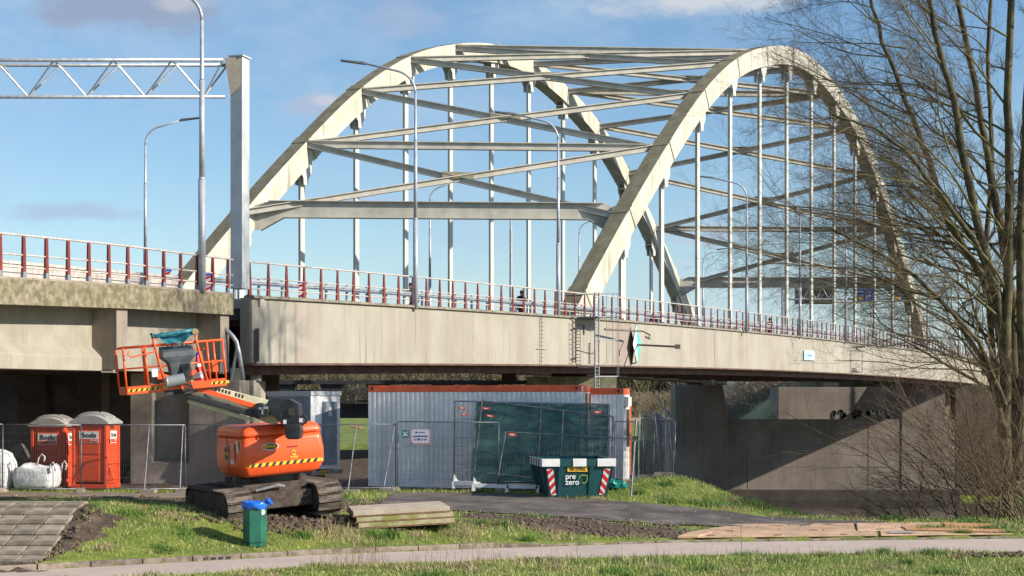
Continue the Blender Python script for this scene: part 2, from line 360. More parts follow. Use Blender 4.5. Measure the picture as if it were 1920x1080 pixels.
# mud, soil and wear masks in metres, with one painted shade band
def blob(x, y, cx, cy, rx, ry): return np.exp(-((x - cx) / rx) ** 2 - ((y - cy) / ry) ** 2)
def soil(x, y):
    m = np.zeros_like(x)
    m += 1.0 * blob(x, y, -8.95, 32.2, .30, 2.4) + .75 * blob(x, y, -8.5, 33.9, .35, 1.5) + .5 * blob(x, y, -7.6, 34.6, .7, .3)           # bare strip by the tiles, widened to paint a band of shade as soil
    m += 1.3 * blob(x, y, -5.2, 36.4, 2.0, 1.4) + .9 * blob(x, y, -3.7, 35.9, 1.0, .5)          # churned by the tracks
    m += 1.2 * blob(x, y, .8, 38.6, 2.1, 1.0) + 1.1 * blob(x, y, 2.6, 37.6, 1.9, .8) + .5 * blob(x, y, 1.2, 37.0, 1.3, .25) + 1.1 * blob(x, y, 3.0, 37.0, 1.3, .4)
    m += .9 * blob(x, y, -8, 39.5, 6, 1.6) + .8 * blob(x, y, -14, 38.5, 6, 1.7) + .8 * blob(x, y, -2.5, 42, 5, 2.0)
    m += 1.5 * ((x < -9.15) & (y > 30) & (y < 35.4))
    m += .45 * blob(x, y, .5, 31.7, 1.2, .18) + .4 * blob(x, y, -5, 31.6, .5, .15) + .5 * blob(x, y, 1.2, 35.4, 1.6, .12) + .5 * blob(x, y, -1.6, 35.0, .35, .1)
    m += .5 * blob(x, y, 9.6, 33.1, .7, .4) + .35 * blob(x, y, 4.2, 33, 2.0, .25)
    m += .5 * np.clip(lump(x * .9 + 11, y * 1.3 + 4) - .15, 0, 1) * (y < nearY(x)) + .45 * np.clip(lump(x * 1.4 + 2, y * 2.2 + 8) - .2, 0, 1)
    n = lump(x * 1.3 + 5, y * 1.7) * .5 + lump(x * 3.1, y * 3.7 + 2) * .35
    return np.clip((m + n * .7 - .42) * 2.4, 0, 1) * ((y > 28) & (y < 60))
def under(x, y):  # bare ground below the bridge and viaduct
    return np.clip(((y > 47.8) & (y < 95)).astype(float), 0, 1)
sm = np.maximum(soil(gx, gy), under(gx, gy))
gzz = gzz + np.where(sm > .3, np.abs(lump(gx * 5.3, gy * 6.1)) * .06 * sm, 0) * (gy < 50) * (gy > 30)
gm = bpy.data.materials.new('grass_and_soil'); gm.use_nodes = True; t = gm.node_tree; bs = t.nodes['Principled BSDF']; bs.inputs['Roughness'].default_value = .95
co = N(t, 'ShaderNodeTexCoord').outputs['Object']
def nz(sc, det=6, rg=.65):
    n = N(t, 'ShaderNodeTexNoise'); n.inputs['Scale'].default_value = sc; n.inputs['Detail'].default_value = det; n.inputs['Roughness'].default_value = rg; t.links.new(co, n.inputs['Vector']); return n.outputs[0]
def rmp(v, stops):
    r_ = N(t, 'ShaderNodeValToRGB'); cr = r_.color_ramp
    while len(cr.elements) < len(stops): cr.elements.new(.5)
    for e, (p, c) in zip(cr.elements, stops): e.position = p; e.color = (*c, 1)
    t.links.new(v, r_.inputs[0]); return r_.outputs[0]
def gmix(f, a, b, mode='MIX'):
    m = N(t, 'ShaderNodeMix', data_type='RGBA', blend_type=mode)
    for s, v in ((m.inputs[0], f), (m.inputs[6], a), (m.inputs[7], b)):
        if isinstance(v, (int, float)): s.default_value = v
        elif isinstance(v, tuple): s.default_value = (*v, 1)
        else: t.links.new(v, s)
    return m.outputs[2]
gr = rmp(nz(1.1), [(.30, (.06, .095, .012)), (.48, (.15, .20, .028)), (.62, (.22, .25, .045)), (.8, (.32, .28, .11))])
gr = gmix(1.0, gr, rmp(nz(22, 4), [(.3, (.55, .55, .5)), (.7, (1.3, 1.3, 1.25))]), 'MULTIPLY')
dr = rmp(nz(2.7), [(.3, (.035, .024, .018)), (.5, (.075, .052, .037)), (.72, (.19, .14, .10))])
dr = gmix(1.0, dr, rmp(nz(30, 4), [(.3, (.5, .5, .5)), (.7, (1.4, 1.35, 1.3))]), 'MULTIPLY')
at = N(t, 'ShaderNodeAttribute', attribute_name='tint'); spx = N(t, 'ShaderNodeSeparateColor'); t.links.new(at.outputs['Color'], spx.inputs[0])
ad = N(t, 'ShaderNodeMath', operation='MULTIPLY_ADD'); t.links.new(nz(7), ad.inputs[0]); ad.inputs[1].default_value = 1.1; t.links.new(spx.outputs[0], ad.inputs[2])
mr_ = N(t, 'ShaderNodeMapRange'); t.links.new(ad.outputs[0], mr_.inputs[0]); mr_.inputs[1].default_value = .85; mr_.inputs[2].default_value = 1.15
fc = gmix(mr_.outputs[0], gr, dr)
fc = gmix(spx.outputs[1], fc, rmp(nz(.9), [(.3, (.16, .15, .05)), (.5, (.34, .29, .15)), (.7, (.46, .38, .25))]))
t.links.new(fc, bs.inputs['Base Color'])
bp = N(t, 'ShaderNodeBump'); bp.inputs['Strength'].default_value = .7; bp.inputs['Distance'].default_value = .05; t.links.new(nz(14, 8), bp.inputs['Height']); t.links.new(bp.outputs[0], bs.inputs['Normal'])
nx, ny = len(xs), len(ys)
idx = np.arange(nx * ny).reshape(ny, nx)
fq = np.stack([idx[:-1, :-1], idx[:-1, 1:], idx[1:, 1:], idx[1:, :-1]], -1).reshape(-1, 4)
vv = np.stack([gx, gy, gzz], -1).reshape(-1, 3)
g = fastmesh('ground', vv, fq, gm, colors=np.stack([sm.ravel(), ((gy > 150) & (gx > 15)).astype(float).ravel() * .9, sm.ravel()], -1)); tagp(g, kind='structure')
g.data.polygons.foreach_set('use_smooth', [True] * len(g.data.polygons))

# ---------------------------------------------------------------- strips lying on the ground
def strip(name, ax, ay, bx, by, off, m, n=160, cross=8, x0=-26, x1=26, thick=0.0, kind='structure', parent=None, jag=0):
    X = np.linspace(x0, x1, n); A = np.interp(X, ax, ay); Bq = np.interp(X, bx, by)
    if jag:
        A = A + lump(X * 2.2, X * 0 + 3) * jag; Bq = Bq + lump(X * 2.7 + 9, X * 0 + 1) * jag
    T = np.linspace(0, 1, cross)[:, None]; Y = A * (1 - T) + Bq * T; XX = np.broadcast_to(X, Y.shape)
    Z = GZ(XX, Y) + off; ix = np.arange(n * cross).reshape(cross, n)
    f = np.stack([ix[:-1, :-1], ix[:-1, 1:], ix[1:, 1:], ix[1:, :-1]], -1).reshape(-1, 4)
    o = fastmesh(name, np.stack([XX, Y, Z], -1).reshape(-1, 3), f, m, kind=kind, parent=parent); return o
path_m = mat('pale_path_asphalt', (0.50, 0.40, 0.345), 0.92, col2=(0.42, 0.34, 0.30), scale=.8, lo=.35, hi=.7, fine=.22, bump=.3, bscale=60)
strip('cycle_path', PNX, PNY, PFX, [y - .14 for y in PFY], .006, path_m)
# dark service road: near and far edges
RNX = [-3.4, -2.8, -1.2, 1.0, 3.0, 4.6, 7.2, 9.6]; RNY = [41.0, 40.2, 39.9, 39.7, 39.2, 38.9, 39.4, 41.0]
RFX = [-3.4, -2.6, 0.0, 1.5, 3.0, 4.6, 6.5, 8.4, 9.6]; RFY = [45.4, 45.6, 45.0, 43.9, 43.2, 42.6, 42.0, 41.6, 41.3]
road_m = mat('dark_muddy_asphalt', (0.065, 0.055, 0.052), 0.85, col2=(0.17, 0.142, 0.125), scale=.9, lo=.40, hi=.66, fine=.35, bump=.3, bscale=30)
strip('service_road', RNX, RNY, RFX, RFY, .03, road_m, x0=-3.4, x1=9.6, n=120, cross=14, jag=.12)
track_m = mat('trodden_brown_track', (0.25, 0.195, 0.145), 0.95, col2=(0.15, 0.115, 0.085), scale=2.0, fine=.25, bump=.4)
strip('dirt_track', [-30, -6], [40.5, 41.2], [-30, -6], [45.5, 45.9], .02, track_m, x0=-26, x1=-5.2, n=80, cross=8, jag=.2)
# canal water
wm = mat('canal_water', (0.020, 0.017, 0.013), 0.06, bump=.55, bscale=1.4)
b = B(); b.add([(-300, 86, -6.3), (400, 40, -6.3), (400, 149, -6.3), (-300, 149, -6.3)], [(0, 1, 2, 3)]); tagp(b.build('canal_water', wm, fix=False), kind='structure')

# ---------------------------------------------------------------- kerb: one stone after another
kerb_m = mat('worn_kerb_concrete', (0.26, 0.21, 0.165), .9, col2=(.13, .105, .08), scale=5, fine=.2, rnd=.15, bump=.3)
kroot = bpy.data.objects.new('kerb', None); COL.objects.link(kroot); kroot['kind'] = 'structure'
X = -12.6; L = 1.0; i = 0; GAP = None
while X < 19:
    x2 = X + L * .88; a = Vector((X + .012, kerbY(X), 0)); c = Vector((x2 - .012, kerbY(x2), 0))
    d = (c - a).normalized(); nrm = Vector((-d.y, d.x, 0)) * .075; hgt = .115 if X < -1.0 else (.115 - .07 * min(1, (X + 1) / 2.0))
    gully = abs(X + 6.8) < .44
    b = B(); zt = -.6 + hgt; jit = random.uniform(-.006, .006)
    lo_ = -.72; bev = .02
    prof = [(-1, lo_), (-1, zt - bev), (-.75, zt), (1, zt), (1, lo_)]
    b.prism([a + nrm * u + Vector((0, 0, z + jit)) for u, z in prof], c - a)
    o = b.build('kerb_stone', kerb_m, kroot)
    if gully:
        q = B(); mid = (a + c) / 2 - nrm * 1.04
        for k in range(4):
            q.box(mid + d * (-.24 + .16 * k) + Vector((0, 0, -.555)), (.10, .012, .05), Matrix.Rotation(math.atan2(d.y, d.x), 3, 'Z'))
        q.build('drain_slot', black, o)
    X = x2; i += 1
# ---------------------------------------------------------------- bank of square paving tiles at the left
troot = bpy.data.objects.new('paved_bank', None); COL.objects.link(troot); troot['kind'] = 'structure'
tb = B(); tb.box((0, 0, 0), (.470, .562, .06)); tproto = None
yy = 0.18; row = 0
while row < 10:
    yj = yy; x = -9.03 - max(0, yj - 1.2) * .07 - (.05 if row % 2 else 0)
    while x > -12.6:
        cx = x - .25; cy = 29.6 + yj
        if cy - kerbY(cx) > .42:
            u_ = cy - float(kerbY(cx)); pz = lambda q: -.50 + .87 * float(smooth(30.4, 35.0, q)); u_ = cy; z = pz(u_) + .012 + random.uniform(-.003, .003); dzy = (pz(u_ + .25) - pz(u_ - .25)) / .5; dzx = 0
            rt = (math.atan(dzy) - .01 + random.uniform(-.006, .006), -math.atan(dzx) + random.uniform(-.006, .006), random.uniform(-.015, .015))
            if tproto is None:
                tproto = tb.build('paving_tile', tile_conc, troot, world=False, bevel=.008); tproto.location = (cx, cy, z); tproto.rotation_euler = rt
            else:
                o = tproto.copy(); COL.objects.link(o); o.name = 'paving_tile'; o.location = (cx, cy, z); o.rotation_euler = rt
        x -= .5
    yy += .60; row += 1

# ---------------------------------------------------------------- grass blades (nobody could count them)
def blades(name, n, xr, yr, h, w, keep, cols, lean=.5, kind_label=None):
    x = RNG.uniform(*xr, n); y = RNG.uniform(*yr, n); k = keep(x, y); k = RNG.uniform(0, 1, n) < k; x, y = x[k], y[k]; n = len(x)
    z = GZ(x, y) - .01; pat = lump(x * 1.9, y * 2.3) * .5 + .5
    hh = h * RNG.uniform(.45, 1.35, n) * (.6 + .8 * pat); a = RNG.uniform(0, 6.283, n); ww = w * RNG.uniform(.7, 1.3, n)
    lx = RNG.normal(0, lean, n) * hh; ly = RNG.normal(0, lean, n) * hh
    bs_ = np.stack([x, y, z], -1); sd = np.stack([np.cos(a) * ww / 2, np.sin(a) * ww / 2, 0 * a], -1)
    v = np.stack([bs_ - sd, bs_ + sd, bs_ + np.stack([lx, ly, hh], -1)], 1).reshape(-1, 3)
    f = np.arange(3 * n).reshape(-1, 3); cols = np.array(cols); t_ = np.clip(pat + RNG.normal(0, .28, n), 0, .999) * (len(cols) - 1)
    i0 = t_.astype(int); fr = (t_ - i0)[:, None]; c = cols[i0] * (1 - fr) + cols[np.minimum(i0 + 1, len(cols) - 1)] * fr
    dk = np.clip(lump(x * 3.3 + 4, y * 2.9) * .5 + lump(x * .8, y * 1.3 + 3) * .5, -1, 1); straw = np.clip(lump(x * 1.1 + 7, y * 1.9 + 1) * 1.4 - .02, 0, .55)[:, None]
    c = c * (1 - straw) + np.array([.46, .38, .19]) * straw * RNG.uniform(.6, 1.2, n)[:, None]
    c = c * (RNG.uniform(.6, 1.3, n) * (1 - .32 * dk))[:, None]
    return fastmesh(name, v, f, blade_m, colors=np.repeat(c, 3, 0), kind='stuff')
blade_m = mat('grass_blades', (1, 1, 1), .6, attr='tint'); 
def tracks_clear(x, y): return 1 - np.clip(blob(x, y, -5.2, 36.6, 2.0, 1.7) * 1.6, 0, 1)
def road_in(x, y):
    return ((x > -3.4) & (x < 9.6) & (y > np.interp(x, RNX, RNY) - .02) & (y < np.interp(x, RFX, RFY) + .02)) | ((x < -5.2) & (y > 40.4 + .3 * lump(x, y)) & (y < 45.8))
def grassy(x, y):
    k = 1 - soil(x, y) * .93
    inpath = (y > nearY(x) + .07 * lump(x * 3, y * 0 + 1) - .02) & (y < kerbY(x) + .1)
    k = np.where(inpath | road_in(x, y), 0, k)
    k = np.where((x < -9.1) & (y > kerbY(x) + .5) & (y < 38), .05, k)          # tiles
    k = np.where((x < 9.8) & (x > 3.4) & (y > 36.4) & (y < 40.6), 0.01, k)     # board road
    k = np.where((y > 47.3) & (x < 3.0), 0, k)
    return k * np.where(y > np.interp(x, CRX, CRY) + 2.5, 0, 1)
gcols = [(.07, .15, .012), (.14, .245, .022), (.22, .32, .04), (.33, .36, .085), (.48, .42, .18)]
og = blades('grass', 150000, (-14, 16), (24, 36.8), .075, .013, lambda x, y: grassy(x, y) * (np.abs(x) < y * .36), gcols)
blades('grass', 95000, (-14.5, 17), (36.8, 49.5), .085, .017, lambda x, y: grassy(x, y) * (np.abs(x) < y * .36), gcols)
# rougher straw tufts by the mats, the tracks, and in the near verge
def tufty(x, y):
    m = blob(x, y, -3.95, 35.3, .32, .7) * 1.2 + blob(x, y, -3.4, 34.6, .3, .3) + blob(x, y, -1.15, 36.0, .35, .5) + blob(x, y, -.3, 36.6, .5, .25) * .5 + blob(x, y, -3.2, 30.6, .5, .35) * .3 + blob(x, y, 2.6, 30.2, .3, .5) * .5
    m += blob(x, y, .1, 30.6, 1.4, .4) * .2
    return m * grassy(x, y).clip(.25, 1)
blades('dry_grass', 60000, (-6, 5), (29, 38), .19, .012, tufty, [(.24, .26, .06), (.44, .36, .17), (.56, .45, .26), (.5, .38, .2)], lean=.4)
blades('green_tufts', 26000, (-4, 10), (28, 36), .16, .016, lambda x, y: (blob(x, y, -3.2, 35.0, 1.0, .25) + blob(x, y, 1.5, 31.2, 1.8, .5) * .5 + blob(x, y, 4.5, 31.5, 1, .4) * .4 + blob(x, y, 8, 32.5, 2, .5) * .4) * (grassy(x, y) > .5), [(.06, .15, .012), (.11, .24, .022), (.18, .32, .035)], lean=.35)
# coarser clumps and weeds spread at random over the verges
CL = np.stack([RNG.uniform(-12, 13, 420), RNG.uniform(28, 46, 420)], -1); CR = RNG.uniform(.06, .26, 420)
def clumpy(name, n, h, w, cols, sel, lean):
    ii = RNG.choice(np.arange(420)[sel], n); x = CL[ii, 0] + RNG.normal(0, 1, n) * CR[ii]; y = CL[ii, 1] + RNG.normal(0, 1, n) * CR[ii]
    k = grassy(x, y) > .35; x, y = x[k], y[k]; n = len(x); z = GZ(x, y) - .01; hh = h * RNG.uniform(.4, 1.3, n); a = RNG.uniform(0, 6.283, n); ww = w * RNG.uniform(.7, 1.3, n)
    bs_ = np.stack([x, y, z], -1); sd = np.stack([np.cos(a) * ww / 2, np.sin(a) * ww / 2, 0 * a], -1); tip = np.stack([RNG.normal(0, lean, n) * hh, RNG.normal(0, lean, n) * hh, hh], -1)
    v = np.stack([bs_ - sd, bs_ + sd, bs_ + tip], 1).reshape(-1, 3); c = np.array(cols)[RNG.integers(0, len(cols), n)] * RNG.uniform(.7, 1.2, n)[:, None]
    return fastmesh(name, v, np.arange(3 * n).reshape(-1, 3), blade_m, colors=np.repeat(c, 3, 0), kind='stuff')
ar = np.arange(420)
clumpy('green_tufts', 42000, .14, .016, [(.05, .12, .012), (.09, .19, .02), (.15, .26, .035)], ar % 3 == 0, .45)
clumpy('dry_grass', 30000, .12, .013, [(.42, .34, .18), (.30, .24, .12), (.52, .43, .26), (.20, .15, .08)], ar % 3 == 1, .6)
# clods of churned soil
def clods(name, n, spots, m, s0=.03, s1=.11):
    ico = np.array([(1, 0, 0), (-1, 0, 0), (0, 1, 0), (0, -1, 0), (0, 0, 1), (0, 0, -.6)], float); fi = np.array([(0, 2, 4), (2, 1, 4), (1, 3, 4), (3, 0, 4), (2, 0, 5), (1, 2, 5), (3, 1, 5), (0, 3, 5)])
    vs = []; fs = []; k = 0
    while k < n:
        cx, cy, rx, ry = random.choice(spots); x = random.gauss(cx, rx); y = random.gauss(cy, ry)
        if y < kerbY(x) + .15 and y > nearY(x) - .1: continue
        s = random.uniform(s0, s1) * random.uniform(.5, 1); v = ico * np.array([s * random.uniform(.8, 1.5), s * random.uniform(.8, 1.4), s * random.uniform(.5, .9)]) + RNG.normal(0, s * .18, (6, 3))
        vs.append(v + np.array([x, y, gz(x, y) + s * .1])); fs.append(fi + 6 * k); k += 1
    return fastmesh(name, np.concatenate(vs), np.concatenate(fs), m, kind='stuff')
clod_m = mat('dark_clods', (.07, .045, .032), .95, col2=(.13, .09, .065), scale=6, fine=.3)
clods('soil_clods', 2000, [(.8, 38.5, 1.3, .5), (2.6, 37.7, 1.2, .35), (3.0, 37.0, .9, .22), (1.2, 36.9, .9, .12), (3.2, 39.0, .8, .25), (-.4, 37.7, .5, .4)], clod_m, .018, .08)
clods('soil_clods', 900, [(-6.2, 35.4, .9, .6), (-4.2, 35.8, .8, .4), (-5.4, 36.2, .8, .6), (-8.95, 32.4, .18, 1.3), (-5.5, 34.8, .5, .2), (-7.6, 40.5, 1.6, .5)], clod_m)
clods('soil_clods', 260, [(9.4, 32.7, .35, .2), (10.0, 32.6, .25, .15), (.6, 31.6, .25, .05), (7.6, 33.1, .4, .1)], clod_m)
# dead leaves and crumbs scattered over grass, kerb and road
def litter(name, n, xr, yr, m, s0, s1, ok):
    x = RNG.uniform(*xr, n); y = RNG.uniform(*yr, n); k = ok(x, y); x, y = x[k], y[k]; n = len(x); z = GZ(x, y) + RNG.uniform(.01, .05, n); a = RNG.uniform(0, 6.28, n); s_ = RNG.uniform(s0, s1, n)
    u = np.stack([np.cos(a), np.sin(a), RNG.normal(0, .4, n)], -1) * s_[:, None]; v = np.stack([-np.sin(a), np.cos(a), RNG.normal(0, .5, n)], -1) * s_[:, None] * .6; c = np.stack([x, y, z], -1)
    V = np.stack([c - u, c - v, c + u, c + v], 1).reshape(-1, 3); cc = np.array([(.34, .22, .12), (.22, .14, .08), (.45, .36, .22), (.15, .10, .06)])[RNG.integers(0, 4, n)] * RNG.uniform(.7, 1.2, n)[:, None]
    return fastmesh(name, V, np.arange(4 * n).reshape(-1, 4), m, colors=np.repeat(cc, 4, 0), kind='stuff')
litter('leaf_litter', 5200, (-13, 14), (26, 42), blade_m, .012, .035, lambda x, y: ~((y > nearY(x) + .05) & (y < kerbY(x) - .05)))
litter('leaf_litter', 420, (-12, 14), (26, 39), blade_m, .008, .02, lambda x, y: ((y > nearY(x)) & (y < kerbY(x)) & ((y - nearY(x) < .5) | (kerbY(x) - y < .6))))
# tall dry stalks in the near verge
def stalks(n, spots, hr, name='dry_stalks'):
    b = B(); sm_ = mat('dry_stalk', (.42, .33, .20), .8, col2=(.22, .16, .10), scale=8)
    for k in range(n):
        cx, cy, sx, sy = random.choice(spots); x = random.gauss(cx, sx); y = random.gauss(cy, sy); h = random.uniform(*hr); z = gz(x, y)
        lx, ly = random.gauss(0, .12) * h, random.gauss(0, .1) * h
        b.tube([(x, y, z - .02), (x + lx * .3, y + ly * .3, z + h * .5), (x + lx, y + ly, z + h)], [.0035, .003, .0015], 3, cap=False)
        if random.random() < .5:
            for q in range(3):
                u = random.uniform(.6, 1); p = Vector((x + lx * u, y + ly * u, z + h * u)); b.tube([p, p + Vector((random.gauss(0, .04), random.gauss(0, .04), random.uniform(.02, .08)))], [.002, .001], 3, cap=False)
    return b.build(name, sm_, kind='stuff', fix=False)
stalks(110, [(-2.9, 30.0, .28, .25), (-3.0, 29.8, .5, .3), (-1.6, 30.2, .9, .2)], (.25, .75))
stalks(130, [(2.8, 30.2, .22, .3), (1.0, 30.6, 1.6, .3), (5, 31, 2, .3), (-3.75, 34.8, .3, .4), (-1.1, 35.8, .2, .3)], (.15, .42))
for px, py, ht in ((1389, 1085, 1.05), (1494, 1085, .48)):
    p0 = Vector(((px - 960) / FPX * 29.6, 29.6, -.56)); b = B()
    b.tube([p0, p0 + Vector((.01, 0, ht * .5)), p0 + Vector((-.01 if px < 1400 else .06, 0, ht))], [.006, .005, .002], 5)
    for q in range(5):
        u = .4 + .12 * q; b.tube([p0 + Vector((0, 0, ht * u)), p0 + Vector((random.uniform(-.05, .07), 0, ht * u + .07))], [.0025, .0012], 3)
    o = b.build('weed_stem', mat('dark_dry_stem', (.12, .075, .05), .8))
    tagp(o, 'tall thin dry weed stem standing alone in the near verge' if px < 1400 else 'short forked dry weed stem beside a green tuft in the near verge', 'weed')
# ================================================================ ARCH BRIDGE
T = .54; CN, CF, CG = -39.9, -59.42, -37.5                # X = T*Y + C for near arch, far arch, near girder face
CGF = CF - 2.2
DV = Vector((T, 1, 0)).normalized(); NV = Vector((DV.y, -DV.x, 0))   # along the bridge, and square to it towards us
def on(C, Y, z=0.0): return Vector((T * Y + C, Y, z))
def ZB(Y): return 6.85 - (Y - 112) ** 2 / 4547
YN = [79.86 + 4.74 * i for i in range(14)]; YF = [y - .85 for y in YN]
ZT = [8.15, 12.8, 17.1, 20.95, 23.8, 25.55, 26.55, 26.55, 25.55, 23.8, 20.95, 17.1, 12.8, 8.15]
bridge = thing('arch_bridge', 'cream steel tied arch bridge with two arches and thin hangers over the canal', 'bridge', (T * 80 + CN, 80, 0))
def rib(C, YS):
    kY = [YS[0] - 2.6] + YS + [YS[-1] + 2.6]; kZ = [5.15] + ZT + [5.15]; kY = [2 * kY[0] - kY[1]] + kY + [2 * kY[-1] - kY[-2]]; kZ = [2.2] + kZ + [2.2]; Ys, Zs, node_ix = [], [], []
    for i in range(1, len(kY) - 2):      # Catmull-Rom through the panel points
        for q in range(4):
            u = q / 4
            if q == 0: node_ix.append(len(Ys))
            for arr, kk in ((Ys, kY), (Zs, kZ)):
                a0, a1, a2, a3 = kk[i - 1:i + 3]; arr.append(.5 * (2 * a1 + (a2 - a0) * u + (2 * a0 - 5 * a1 + 4 * a2 - a3) * u * u + (3 * a1 - a0 - 3 * a2 + a3) * u ** 3))
    Ys.append(kY[-2]); Zs.append(kZ[-2])
    L = [y / DV.y for y in Ys]; k = len(Ys); depth = 1.2; lo = []
    for i in range(k):
        a, c = max(i - 1, 0), min(i + 1, k - 1)
        tx, tz = L[c] - L[a], Zs[c] - Zs[a]; n = math.hypot(tx, tz); nx_, nz_ = tz / n, -tx / n
        # mitre
        if 0 < i < k - 1:
            t1 = Vector((L[i] - L[a], Zs[i] - Zs[a])).normalized(); t2 = Vector((L[c] - L[i], Zs[c] - Zs[i])).normalized(); cc = max(.8, math.sqrt((1 + t1.dot(t2)) / 2))
        else: cc = 1
        dp = depth * (1 + .25 * max(0, 1 - min(i, k - 1 - i) / 8)) / cc
        lo.append((L[i] + nx_ * dp, Zs[i] + nz_ * dp))
    hw = .47; up = B()
    side = lambda l, z, s: Vector((T * (l * DV.y) + C, l * DV.y, z)) + NV * hw * s
    o = None
    main = B()
    for i in range(k - 1):
        p = [side(*lo[i], -1), side(*lo[i], 1), side(*lo[i + 1], 1), side(*lo[i + 1], -1), side(L[i], Zs[i], -1), side(L[i], Zs[i], 1), side(L[i + 1], Zs[i + 1], 1), side(L[i + 1], Zs[i + 1], -1)]
        n0 = len(main.v); main.v += [tuple(q) for q in p]
        for f, m_ in (((4, 5, 6, 7), 1), ((3, 2, 1, 0), 0), ((1, 2, 6, 5), 0), ((3, 0, 4, 7), 0)):
            main.f.append(tuple(n0 + q for q in f)); main.mi.append(m_)
    o = main.build('arch_rib', [steel_cream, steel_grime], bridge)
    # bolted splice plates and rims across the rib at each node
    for i in node_ix[1:]:
        d = Vector((L[i + 1] - L[i - 1], Zs[i + 1] - Zs[i - 1])).normalized()
        c3 = Vector((T * Ys[i] + C, Ys[i], Zs[i])); ax = DV * d.x + Vector((0, 0, d.y)); n3 = NV.cross(ax).normalized()
        if n3.z < 0: n3 = -n3
        tp = B(); tp.bar(c3 - ax * .35 + n3 * .012, c3 + ax * .35 + n3 * .012, 1.02, .03, n3); tp.build('splice_plate', steel_grime, o)
        for s in (-1, 1):
            e = c3 + NV * hw * s
            sp = B(); sp.bar(e + n3 * .05 + NV * s * .02, e - n3 * 1.22 + NV * s * .02, .07, .05, ax); sp.build('stiffener', steel_cream, o)
    return lo, L, Zs
def arch(C, YS):
    lo, L, Zs = rib(C, YS); hz = {}
    for i in range(1, 13):
        Y = YS[i]; zt = ZT[i] - 1.2 / max(.55, abs(1 / math.hypot(1, (ZT[i + 1 if i < 13 else i] - ZT[i - 1]) / (9.48 / DV.y))))
        zb = ZB(Y) - .1; c = on(C, Y)
        h = B(); u = c + Vector((0, 0, 0)); a = Vector((c.x, c.y, zb)); e = Vector((c.x, c.y, zt - .5))
        h.bar(a, e, .15, .40, tuple(DV)); ho = h.build('hanger', steel_pale, bridge)
        g = B(); top = zt + .35
        g.prism([c + DV * sx + Vector((0, 0, z)) - NV * .30 for sx, z in ((-.55, top), (.55, top), (.5, zt - .35), (.24, zt - .62), (.2, zt - 1.0), (-.2, zt - 1.0), (-.24, zt - .62), (-.5, zt - .35))], NV * .05)
        g.prism([c + DV * sx + Vector((0, 0, z)) + NV * .25 for sx, z in ((-.55, top), (.55, top), (.5, zt - .35), (.24, zt - .62), (.2, zt - 1.0), (-.2, zt - 1.0), (-.24, zt - .62), (-.5, zt - .35))], NV * .05)
        g.box(c + Vector((0, 0, zt - .12)), (.95, .5, .10), Matrix.Rotation(math.atan2(DV.y, DV.x), 3, 'Z'))
        g.build('gusset', steel_pale, ho)
arch(CN, YN); arch(CF, YF)
# ---- wind bracing between the ribs
def I_beam(b, a, c, w, h, tf=.05):
    a = Vector(a); c = Vector(c); up = Vector((0, 0, 1)); d = (c - a).normalized(); u = d.cross(up).normalized().cross(d)
    b.bar(a + u * (h / 2 - tf / 2), c + u * (h / 2 - tf / 2), w, tf); b.bar(a - u * (h / 2 - tf / 2), c - u * (h / 2 - tf / 2), w, tf)
    b.bar(a, c, w * .3, h - 2 * tf - .002)
def node(i, near):
    C, YS = (CN, YN) if near else (CF, YF); p = on(C, YS[i], ZT[i] - .28); return p + (NV * -.45 if near else NV * .45)
for i in range(1, 12):
    n0_, n1_, f0, f1 = node(i, 1), node(i + 1, 1), node(i, 0), node(i + 1, 0)
    for a, c in ((f0, n1_), (f1, n0_)):
        b = B(); I_beam(b, a + Vector((0, 0, .02 if a is f0 else -.02)), c + Vector((0, 0, .02 if a is f0 else -.02)), .34, .34); b.build('diagonal_brace', brace_paint, bridge)
    m = (f0 + n1_ + f1 + n0_) / 4; dd = (n1_ - f0).normalized(); d2 = (n0_ - f1).normalized(); q = B()
    q.prism([m + dd * .9 - d2 * .0 + Vector((0, 0, .19)), m + d2 * .9 + Vector((0, 0, .19)), m - dd * .9 + Vector((0, 0, .19)), m - d2 * .9 + Vector((0, 0, .19))], (0, 0, .03)); q.build('crossing_plate', steel_grime, bridge)
for i in (2, 5, 8, 11):
    b = B(); I_beam(b, node(i, 0), node(i, 1), .36, .42); b.build('wind_strut', brace_paint, bridge)
for i, s in ((1, 1), (12, -1)):
    z0 = ZT[i] + .35; a = on(CF, YF[i] + .45 * s, 0) + NV * .3; c = on(CN, YN[i] + .45 * s, 0) - NV * .3; h = .82; ax = (c - a); Lx = ax.length; ax.normalize()
    prof = [(0, z0 - .25), (0, z0 - 1.5), (.5, z0 - 1.5), (1.7, z0 - h), (Lx - 1.7, z0 - h), (Lx - .5, z0 - 1.5), (Lx, z0 - 1.5), (Lx, z0 - .25), (Lx - .9, z0), (.9, z0)]
    sd = ax.cross(Vector((0, 0, 1))); b = B(); b.prism([a + ax * u + Vector((0, 0, z)) - sd * .03 for u, z in prof], sd * .06)
    b.bar(a + ax * .9 + Vector((0, 0, z0 + .02)), c - ax * .9 + Vector((0, 0, z0 + .02)), .5, .04); b.bar(a + ax * 1.7 + Vector((0, 0, z0 - h - .02)), c - ax * 1.7 + Vector((0, 0, z0 - h - .02)), .5, .04)
    b.bar(a + ax * .5 + Vector((0, 0, z0 - 1.52)), a + ax * 1.7 + Vector((0, 0, z0 - h - .02)), .5, .04); b.bar(c - ax * .5 + Vector((0, 0, z0 - 1.52)), c - ax * 1.7 + Vector((0, 0, z0 - h - .02)), .5, .04)
    b.build('portal_beam', brace_paint, bridge)
